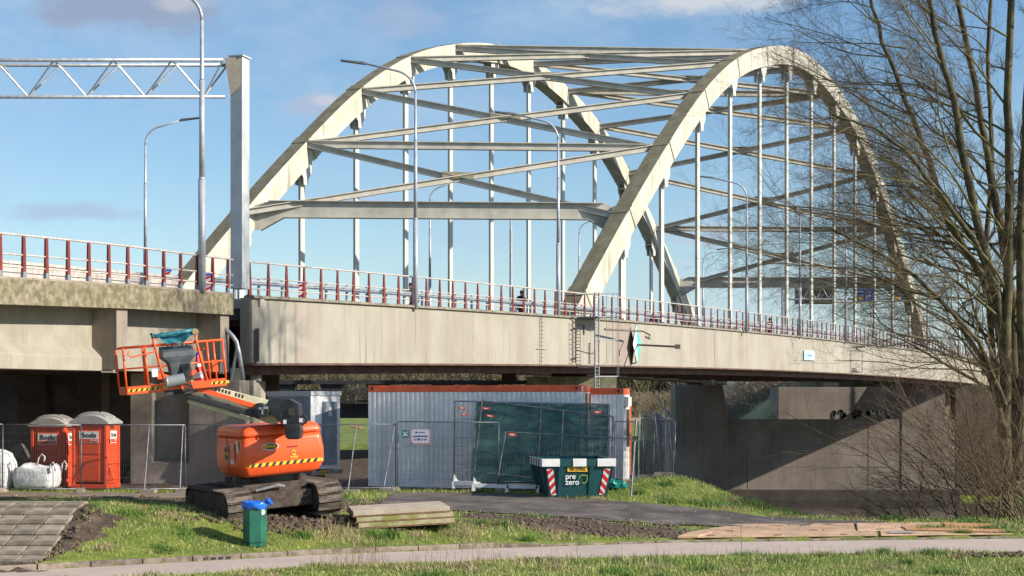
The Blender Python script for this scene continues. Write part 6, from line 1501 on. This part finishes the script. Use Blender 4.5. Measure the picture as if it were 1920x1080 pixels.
for q4 in ((1083, 690, .9, 1083, 690, 0), (1083, 610, .9, 1083, 610, 0), (1066, 594, .1, 1082, 588, .9), (1070, 552, .3, 1083, 552, .9)):
    b = B(); b.tube([gq(*q4[:3]), gq(*q4[3:])], .025, 5); b.build('wall_tie', galv_dull, la)
sg = thing('shipping_sign', 'tall pointed shipping sign with black, white and teal diamond boards on the girder', 'sign', girder_px(1184, 645, .3))
def gd(px, py, off): return girder_px(px, py, off)
ctr = gd(1184, 645, .55)
def rot2(v, deg): a = R(deg); return Vector((v.x * math.cos(a) - v.y * math.sin(a), v.x * math.sin(a) + v.y * math.cos(a), 0))
Yc = ctr.y
def at(px, py, d=0): return P(px, py, Yc + d)
b = B(); b.prism([at(1183, 617, .25), at(1189.5, 647, -.15), at(1185, 683, .25), at(1177, 648, .9)], (.02, .05, 0)); b.build('black_board', black, sg)
b = B(); b.prism([at(1193, 607.5, .05), at(1195, 645, .0), at(1195, 681, .05), at(1187, 646, -.35)], (.02, .04, 0)); b.build('white_board', white, sg)
b = B(); b.prism([at(1194.5, 607.5, .05), at(1202.5, 646, .45), at(1195.8, 681, .05), at(1195.6, 645, .0)], (.01, .04, 0)); b.build('teal_board', mat('teal_reflective', (.10, .48, .42), .5), sg)
b = B(); b.tube([at(1193, 608, .1), at(1187.5, 636, -.1), at(1193, 680, .1)], .03, 5); b.tube([at(1183, 682, .3), at(1193, 680.5, .1)], .03, 5); b.tube([at(1181.5, 606, .3), at(1181.5, 617, .3)], .02, 5); b.tube([at(1174, 640, .8), at(1174, 684, .8)], .02, 5); b.build('steel_frame', dark_steel, sg)
arm_m = mat('rusty_sign_arm', (.20, .17, .14), .8, col2=(.13, .09, .07), scale=5)
b = B(); b.tube([girder_px(1116, 618, .5), at(1205, 621, -.9)], .05, 8); b.tube([at(1205, 621, -.9), at(1219, 628, -1.5)], .035, 6); b.bar(at(1209, 631, -1.5), at(1219, 636, -1.5), .08, .08); b.tube([at(1219, 627, -1.5), at(1216, 634, -1.5)], .03, 6); b.build('lamp_arm', arm_m, sg)
b = B(); b.tube([at(1184, 646, .3), at(1266, 650, -1.8)], .05, 8); b.box(at(1270.5, 650, -1.9), (.26, .16, .22)); b.build('lamp_arm', arm_m, sg)
b = B(); b.prism([girder_px(1093, 609, .0), girder_px(1093, 627, .0), at(1118, 620, -.3), at(1118, 616, -.3)], NV * .08); b.prism([at(1174, 637, .9), at(1174, 653, .9), at(1189, 646.5, -.2), at(1189, 644, -.2)], (.0, .08, 0)); b.build('arm_bracket', mat('grey_bracket', (.22, .21, .20), .8), sg)
# ================================================================ PEOPLE ON THE BRIDGE
skin = mat('skin', (.45, .25, .17), .6)
def person(loc, label, jacket, trousers, pose='ride', yaw_=0.0, hair=(.03, .02, .015), hood=True, s=1.0):
    t_ = thing('person', label, 'person', loc, (0, 0, yaw_)); J = {}
    if pose == 'ride':   # leaning forward on a bicycle, facing +x
        J = dict(pel=(0, 0, .98), chest=(.22, 0, 1.32), neck=(.32, 0, 1.50), head=(.38, 0, 1.66), top=(.39, 0, 1.76), shL=(.27, .19, 1.43), shR=(.27, -.19, 1.43), elL=(.42, .26, 1.20), elR=(.42, -.26, 1.20), haL=(.62, .22, 1.08), haR=(.62, -.22, 1.08),
                 hiL=(0, .10, .94), hiR=(0, -.10, .94), knL=(.36, .12, .78), knR=(.22, -.12, .56), anL=(.20, .11, .42), anR=(.05, -.11, .20), toL=(.36, .11, .38), toR=(.20, -.11, .16))
    else:
        J = dict(pel=(0, 0, .93), chest=(.02, 0, 1.25), neck=(.03, 0, 1.47), head=(.06, 0, 1.60), top=(.06, 0, 1.71), shL=(.0, .19, 1.40), shR=(.0, -.19, 1.40), elL=(-.12, .24, 1.13), elR=(.1, -.24, 1.14), haL=(-.05, .24, .88), haR=(.24, -.22, .95),
                 hiL=(0, .10, .90), hiR=(0, -.10, .90), knL=(-.05, .10, .50), knR=(.16, -.10, .50), anL=(-.22, .10, .10), anR=(.18, -.10, .08), toL=(-.08, .10, .04), toR=(.34, -.10, .03))
    rad = dict(pel=.15, chest=.17, neck=.065, head=.095, top=.06, shL=.075, shR=.075, elL=.05, elR=.05, haL=.04, haR=.04, hiL=.10, hiR=.10, knL=.065, knR=.065, anL=.045, anR=.045, toL=.04, toR=.04)
    def skinned(name, chain, m_, scale=1.0, root=None):
        ks = []; [ks.append(k) for e in chain for k in e if k not in ks]
        me = bpy.data.meshes.new(name); me.from_pydata([tuple(Vector(J[k]) * s) for k in ks], [(ks.index(a), ks.index(c)) for a, c in chain], []); o = bpy.data.objects.new(name, me); COL.objects.link(o); o.parent = t_; me.materials.append(m_)
        md = o.modifiers.new('skin', 'SKIN'); md.use_smooth_shade = True
        for k, v in zip(ks, me.skin_vertices[0].data): v.radius = (rad[k] * scale * s,) * 2; v.use_root = (k == (root or ks[0]))
        sb = o.modifiers.new('sub', 'SUBSURF'); sb.levels = sb.render_levels = 1; return o
    skinned('body', [('pel', 'chest'), ('chest', 'neck'), ('neck', 'head'), ('head', 'top'), ('chest', 'shL'), ('chest', 'shR'), ('shL', 'elL'), ('elL', 'haL'), ('shR', 'elR'), ('elR', 'haR'), ('pel', 'hiL'), ('pel', 'hiR'), ('hiL', 'knL'), ('knL', 'anL'), ('anL', 'toL'), ('hiR', 'knR'), ('knR', 'anR'), ('anR', 'toR')], skin)
    skinned('jacket', [('pel', 'chest'), ('chest', 'neck'), ('chest', 'shL'), ('chest', 'shR'), ('shL', 'elL'), ('shR', 'elR'), ('elL', 'haL'), ('elR', 'haR')], mat('cloth_' + '_'.join(str(int(c * 100)) for c in jacket), jacket, .85), 1.16)
    skinned('trousers', [('pel', 'hiL'), ('pel', 'hiR'), ('hiL', 'knL'), ('knL', 'anL'), ('hiR', 'knR'), ('knR', 'anR')], mat('cloth_' + '_'.join(str(int(c * 100)) for c in trousers), trousers, .85), 1.14)
    b = B(); h = Vector(J['head']) * s + Vector((-.015, 0, .04)); b.rings([[(h + Vector((.115 * s * math.sin(a) * math.cos(th_) * (1 if math.cos(th_) < .3 else .72), .105 * s * math.sin(a) * math.sin(th_), .13 * s * math.cos(a)))) for th_ in np.linspace(0, 6.283, 13)[:-1]] for a in np.linspace(.15, 1.9, 6)]); b.build('hair', mat('dark_hair', hair, .8), t_, world=False, smooth=True)
    return t_
def bicycle(loc, label, yaw_=0.0):
    t_ = thing('bicycle', label, 'bicycle', loc, (0, 0, yaw_)); fm = mat('black_bike_paint', (.02, .02, .025), .4)
    for x in (-.52, .55):
        b = B(); b.tube([(x + .34 * math.cos(a), 0, .34 + .34 * math.sin(a)) for a in np.linspace(0, 6.283, 25)], .02, 5, cap=False)
        for k in range(8): b.tube([(x, 0, .34), (x + .33 * math.cos(k * .785), 0, .34 + .33 * math.sin(k * .785))], .003, 3)
        b.build('wheel', fm, t_, world=False)
    b = B()
    for a, c in (((-.52, .34), (-.05, .30)), ((-.05, .30), (-.20, .85)), ((-.05, .30), (.40, .80)), ((-.18, .78), (.38, .88)), ((-.52, .34), (-.18, .75)), ((.40, .85), (.55, .34)), ((.40, .80), (.34, 1.05))): b.tube([(a[0], 0, a[1]), (c[0], 0, c[1])], .018, 6)
    b.build('frame', fm, t_, world=False)
    b = B(); b.tube([(.55, -.28, 1.04), (.36, -.1, 1.07), (.36, .1, 1.07), (.55, .28, 1.04)], .014, 6); b.build('handlebar', fm, t_, world=False)
    b = B(); b.hexa([(-.34, -.09, .88), (-.08, -.03, .9), (-.08, .03, .9), (-.34, .09, .88), (-.34, -.09, .93), (-.08, -.03, .94), (-.08, .03, .94), (-.34, .09, .93)]); b.build('saddle', fm, t_, world=False)
def deck_at(px, Y): return Vector(((px - 960) / FPX * Y, Y, ZB(Y) - .02))
ydir = math.atan2(DV.y, DV.x)
person(deck_at(972, 83.0), 'cyclist in a dark navy jacket riding on the bridge beside the right lamp post', (.02, .025, .05), (.25, .04, .05), 'ride', ydir, s=.98); bicycle(deck_at(972, 83.0), 'black bicycle under the navy jacketed rider on the bridge', ydir)
person(deck_at(777, 76.5), 'cyclist in a grey jacket passing behind the long armed lamp post', (.22, .23, .25), (.04, .04, .05), 'ride', ydir + math.pi, s=.95); bicycle(deck_at(777, 76.5), 'bicycle under the grey jacketed rider', ydir + math.pi)
person(deck_at(1443, 113), 'far pedestrian in a pale top between the hangers of the near arch', (.55, .42, .38), (.30, .05, .05), 'walk', ydir, s=.98)
person(deck_at(1225, 103), 'pedestrian in dark blue clothes behind the railing right of the near arch foot', (.01, .02, .07), (.02, .02, .04), 'walk', ydir, s=.9)

# ================================================================ BARE TREES
bark = mat('mossy_bark', (1, 1, 1), .9, attr='tint')
def U(v): n = math.sqrt(v[0] ** 2 + v[1] ** 2 + v[2] ** 2) or 1; return (v[0] / n, v[1] / n, v[2] / n)
class Twigs:
    """polylines gathered as numpy tube strips"""
    def __init__(s): s.by = {}
    def add(s, pts, r0, r1, n, col): s.by.setdefault((len(pts), n), []).append((pts, r0, r1, col))
    def build(s, name, parent, kind=None):
        V = []; F = []; Cc = []; off = 0
        for (k, n), L_ in s.by.items():
            P_ = np.array([l[0] for l in L_], float); m = len(L_)                       # m,k,3
            r0 = np.array([l[1] for l in L_]); r1 = np.array([l[2] for l in L_]); t_ = np.linspace(0, 1, k)
            rr = r0[:, None] * (1 - t_) + r1[:, None] * t_
            D = np.gradient(P_, axis=1); D /= np.linalg.norm(D, axis=2, keepdims=True) + 1e-9
            ref = np.where(np.abs(D[..., 2:3]) > .9, np.array([1., 0, 0]), np.array([0, 0, 1.])); A = np.cross(D, ref); A /= np.linalg.norm(A, axis=2, keepdims=True) + 1e-9; Bv = np.cross(D, A)
            th = 2 * np.pi * np.arange(n) / n
            R_ = P_[:, :, None, :] + rr[:, :, None, None] * (A[:, :, None, :] * np.cos(th)[None, None, :, None] + Bv[:, :, None, :] * np.sin(th)[None, None, :, None])
            V.append(R_.reshape(-1, 3)); c = np.array([l[3] for l in L_]); Cc.append(np.repeat(c, k * n, 0))
            base_ = (np.arange(m) * k * n)[:, None, None]; ring_ = (np.arange(k - 1) * n)[None, :, None]; j = np.arange(n)[None, None, :]
            a = base_ + ring_ + j; b_ = base_ + ring_ + (j + 1) % n
            F.append((np.stack([a, b_, b_ + n, a + n], -1).reshape(-1, 4)) + off); off += m * k * n
        return fastmesh(name, np.concatenate(V), np.concatenate(F), bark, colors=np.concatenate(Cc), parent=parent, kind=kind)
def grow(tw, rg, p, d, L, r, lvl, spec, bias, cols):
    """spec[lvl] = (segments, wander, children, angle, length ratio, radius ratio)"""
    seg, wan, kids, ang, lr, rr_ = spec[lvl]; pts = [p]; q = p; dd = d
    for i in range(seg):
        dd = U((dd[0] + rg.gauss(0, wan) + bias[0] * .12, dd[1] + rg.gauss(0, wan), dd[2] + rg.gauss(0, wan) + bias[1] * .12)); st = L / seg; q = (q[0] + dd[0] * st, q[1] + dd[1] * st, q[2] + dd[2] * st); pts.append(q)
    c = cols[min(lvl, len(cols) - 1)]; v = rg.uniform(.75, 1.25); tw.add(pts, r, r * .38, 5 if lvl == 0 else 4 if lvl == 1 else 3, (c[0] * v, c[1] * v, c[2] * v))
    if lvl + 1 < len(spec):
        for k in range(kids):
            u = (.16 if lvl == 0 else .2) + .82 * (k + rg.random()) / kids; i = min(int(u * seg), seg - 1); f = u * seg - i; a, b_ = pts[i], pts[i + 1]; pp_ = tuple(a[j] + (b_[j] - a[j]) * f for j in range(3)); ax = U(tuple(b_[j] - a[j] for j in range(3)))
            rn = U((rg.gauss(0, 1) + bias[0] * .8, rg.gauss(0, 1) * .8, rg.gauss(0, 1) + bias[1] * .8)); s_ = math.sin(ang * rg.uniform(.7, 1.25)); cs = math.cos(ang)
            nd = U(tuple(ax[j] * cs + rn[j] * s_ for j in range(3)))
            grow(tw, rg, pp_, nd, L * lr * rg.uniform(.6, 1.25) * (1.15 - .5 * u), max(r * rr_ * (1 - .5 * u), .0020), lvl + 1, spec, bias, cols)
tcols = [(.14, .122, .055), (.135, .112, .05), (.12, .09, .05), (.10, .068, .046), (.09, .06, .042)]
tree = thing('bare_tree', 'large leafless multi-stemmed tree with mossy olive stems at the right edge before the canal', 'tree', (14.1, 45.5, -2.6))
rg = random.Random(21)
stems = [  # photo column/row of the centre line, with depth, thickness in metres at foot and at the end
    ([(1893, 985, 35.2), (1884, 800, 35.2), (1886, 600, 35.0), (1893, 400, 34.8), (1890, 200, 34.5), (1897, -60, 34.2)], .155, .075),
    ([(1900, 985, 35.5), (1905, 760, 35.7), (1898, 560, 35.9), (1880, 440, 36.1), (1858, 330, 36.2), (1836, 200, 36.3), (1800, 20, 36.4), (1785, -80, 36.4)], .15, .05),
    ([(1888, 700, 35.1), (1868, 560, 35.0), (1846, 470, 34.8), (1812, 330, 34.6), (1788, 190, 34.4), (1752, 60, 34.2), (1728, -80, 34.0)], .13, .05),
    ([(1884, 640, 35.3), (1842, 520, 35.6), (1780, 420, 35.8), (1740, 300, 36), (1700, 190, 36.1), (1655, 80, 36.2), (1622, -50, 36.3)], .11, .035),
    ([(1876, 560, 35), (1830, 455, 34.6), (1770, 375, 34.3), (1705, 290, 34.0), (1640, 240, 33.8), (1560, 215, 33.6)], .075, .02),
    ([(1890, 820, 35), (1850, 690, 34.7), (1790, 590, 34.5), (1720, 520, 34.3), (1640, 470, 34.2), (1560, 430, 34)], .075, .02),
    ([(1905, 900, 35.4), (1918, 700, 35.2), (1915, 450, 34.8), (1925, 200, 34.5), (1940, -80, 34.3)], .14, .07),
    ([(1893, 500, 34.9), (1925, 380, 34.8), (1960, 200, 34.5), (1990, -50, 34.3)], .10, .04),
    ([(1880, 860, 35.6), (1860, 640, 36), (1845, 500, 36.3), (1862, 300, 36.5), (1850, 100, 36.5), (1865, -80, 36.5)], .09, .04),
    ([(1886, 760, 34.8), (1835, 640, 34.5), (1760, 560, 34.2), (1690, 540, 34), (1600, 500, 33.8)], .06, .018),
]
spec = [(8, .10, 9, .75, .60, .40), (6, .13, 9, .75, .48, .42), (4, .16, 8, .8, .42, .5), (3, .2, 0, .8, .4, .6)]
tw0 = []; fine_ = Twigs()
for pts, r0, r1 in stems:
    r0 *= 1.25; r1 *= 1.25; pts = [(x, (1110 if y == 985 else y), d) for x, y, d in pts]; W3 = [tuple(P(x, y, d * 1.29)) for x, y, d in pts]; n = len(W3); b = B()
    # subdivide with slight wander
    Q = []
    for i in range(n - 1):
        for k in range(4):
            u = k / 4; Q.append(Vector(W3[i]).lerp(Vector(W3[i + 1]), u) + Vector((rg.gauss(0, .018), rg.gauss(0, .018), 0)))
    Q.append(Vector(W3[-1])); rr = [r0 + (r1 - r0) * i / (len(Q) - 1) for i in range(len(Q))]
    if pts[-1][1] < 0:      # the stem goes on above the frame and tapers to a tip
        e_ = (Vector(W3[-1]) - Vector(W3[-2])).normalized()
        for k in range(1, 9):
            e_ = (e_ + Vector((rg.gauss(0, .05), rg.gauss(0, .05), .06))).normalized(); Q.append(Q[-1] + e_ * .42); rr.append(r1 * (1 - k / 8.6))
    b.tube(Q, rr, 8); o = b.build('trunk', mat('mossy_trunk_bark', (.115, .097, .048), .92, col2=(.045, .035, .024), scale=3.2, lo=.38, hi=.6, streak=(.21, .19, .065), sk=.6, stretch=.2, bump=.9, bscale=11, fine=.3), tree, smooth=True)
    kids = int(14 * (len(Q) / 20) + 6)
    for k in range(kids):
        u = .12 + .88 * (k + rg.random()) / kids; i = min(int(u * (len(Q) - 1)), len(Q) - 2); p = Q[i]; ax = (Q[i + 1] - Q[i]).normalized(); left = p.x < 14.2 and rg.random() < .84
        if p.z < 1.2: continue
        rn = Vector((-1.0 if left else rg.gauss(.2, .6), rg.gauss(0, .55), rg.gauss(.1, .35))).normalized()
        nd = (ax * .55 + rn * .85).normalized(); L_ = rg.uniform(1.8, 3.6) * (1.25 if left else .6)
        if p.z > 10: L_ *= .85
        grow(fine_, rg, tuple(p), tuple(nd), L_, max(.013, rr[i] * .34), 0, spec, (-.15 if left else .1, .15), tcols)
# long drooping boughs reaching over the canal
for (a, c, sag) in (((1700, 520), (1545, 560), 0), ((1740, 450), (1500, 395), 0), ((1760, 300), (1470, 250), 0), ((1720, 180), (1470, 150), 0), ((1700, 90), (1490, 60), 0), ((1700, 420), (1440, 360), 0), ((1820, 560), (1500, 520), 0), ((1760, 640), (1560, 600), 0), ((1720, 240), (1450, 95), 0), ((1780, 520), (1430, 470), 0)):
    A = P(*a, 44.2); Cc = P(*c, 43.7); d = (Cc - A); grow(fine_, rg, tuple(A), tuple(d.normalized()), d.length, .026, 0, [(9, .05, 12, .8, .36, .42), (5, .14, 7, .8, .45, .5), (4, .18, 5, .8, .45, .6), (3, .2, 0, .8, .4, .6)], (-.1, -.02), tcols[1:])
cr_ = fine_.build('crown', tree); cr_.matrix_basis = wmat(tree).inverted()
print('crown faces', len(cr_.data.polygons))
# ---- thicket of shrubs below the tree
scols = [(.13, .095, .052), (.135, .092, .052), (.13, .082, .052), (.115, .073, .048)]
def shrub(px, d, h, spread, label, n, seed, lean=-.2, cols=scols, dens=7, zb=None):
    x = (px - 960) / FPX * d; z = zb if zb is not None else gz(x, d); t_ = thing('bare_shrub', label, 'shrub', (x, d, z), group='leafless shrubs on the canal bank'); rg = random.Random(seed); tw = Twigs(); inv = wmat(t_).inverted()
    for k in range(n):
        a = rg.uniform(0, 6.28); el_ = rg.uniform(.5, 1.35); dd = (math.cos(a) * math.cos(el_) * spread + lean, math.sin(a) * math.cos(el_) * .6, math.sin(el_)); p = (rg.gauss(0, .3 * spread), rg.gauss(0, .3), -.1)
        grow(tw, rg, p, U(dd), h * rg.uniform(.6, 1.1), rg.uniform(.012, .03), 0, [(8, .09, dens, .6, .42, .5), (5, .14, 6, .7, .45, .55), (4, .18, 4, .8, .5, .6), (3, .2, 0, .8, .4, .6)][:4], (lean * .6, .1), cols)
    tw.build('twigs', t_); return t_
shrub(1880, 43.0, 5.0, 1.0, 'dense brown leafless shrub round the foot of the large tree', 14, 3, -.35, zb=-.6)
shrub(1800, 43.8, 3.9, 1.0, 'reddish brown leafless shrub left of the tree foot, over the water', 10, 5, -.35, zb=-.6)
shrub(1905, 41.6, 3.4, .9, 'leafless shrub in the right corner of the verge in front of the tree', 8, 8, -.3)
shrub(1730, 44.0, 2.5, 1.1, 'low dark leafless shrub with arching branches over the water edge', 10, 12, -.6, zb=-1.0)
shrub(1850, 44.5, 5.6, .8, 'tall brown leafless shrub behind the large tree', 9, 14, -.25, zb=-.6)
shrub(1960, 43.5, 5.8, .9, 'leafless shrub cut off by the right frame edge', 12, 15, -.4, zb=-.7)
shrub(1690, 44.0, 1.4, 1.2, 'small dark leafless shrub lowest on the bank at the water', 8, 18, -.8, zb=-1.2)
# yellow leaves left on one twig
# ================================================================ FAR WOOD
def wood(name, x0, x1, y0, y1, n, h, cols, seed, zf=None):
    rg = random.Random(seed); tw = Twigs()
    for k in range(n):
        x = rg.uniform(x0, x1); y = rg.uniform(y0, y1); z = gz(x, y) - .2; H = h * rg.uniform(.7, 1.1); c = cols[rg.randrange(len(cols))]
        p = (x, y, z); tw.add([p, (x + rg.gauss(0, .3), y, z + H * .5), (x + rg.gauss(0, .5), y, z + H)], .13 * min(1, h / 5), .03, 3, c)
        for q in range(26):
            u = rg.uniform(.12, 1); a = (x + rg.gauss(0, .2), y, z + H * u); s_ = rg.choice((-1, 1)); L_ = rg.uniform(.7, 2.4) * (1.2 - u * .6) * min(1, h / 6)
            v = rg.uniform(.7, 1.35); tw.add([a, (a[0] + s_ * L_ * .6, a[1] + rg.gauss(0, .4), a[2] + L_ * .5), (a[0] + s_ * L_ * .9 + rg.gauss(0, .3), a[1] + rg.gauss(0, .5), a[2] + L_ * 1.2)], .05 * min(1, h / 5), .03 * min(1, h / 5), 3, (c[0] * v, c[1] * v, c[2] * v))
    o = tw.build(name, None, kind='stuff'); return o
wcols = [(.15, .13, .075), (.12, .10, .06), (.17, .14, .085), (.13, .125, .06), (.19, .16, .11)]
wood('distant_wood', -48, 42, 262, 300, 1500, 8.6, wcols, 1)
bk = mat('wood_floor', (.10, .088, .055), 1, col2=(.15, .13, .09), scale=.6, lo=.4, hi=.6, fine=.3)
rows = []; b = B(); rgm = random.Random(8); n = 160
for j, (y, hh) in enumerate(((296, 0), (298, 4.5), (300, 7.4), (304, 8.0), (310, -1))):
    rows.append([(-60 + 120 * i / n, y + rgm.uniform(-1, 1), 0.3 + max(0, hh) + (rgm.uniform(-.8, .9) if hh > 4 else 0)) for i in range(n)])
for r_ in rows: b.v += r_
for j in range(4):
    for i in range(n - 1): b.f.append((j * n + i, j * n + i + 1, (j + 1) * n + i + 1, (j + 1) * n + i)); b.mi.append(0)
tagp(b.build('distant_wood', bk, fix=False), kind='stuff')
wood('bank_scrub', 20, 31, 168, 200, 260, 1.7, [(.26, .20, .15), (.30, .23, .18), (.20, .16, .11)], 2)
wood('bank_scrub', -2, 24, 215, 250, 500, 3.2, [(.24, .20, .12), (.19, .16, .10)], 4)
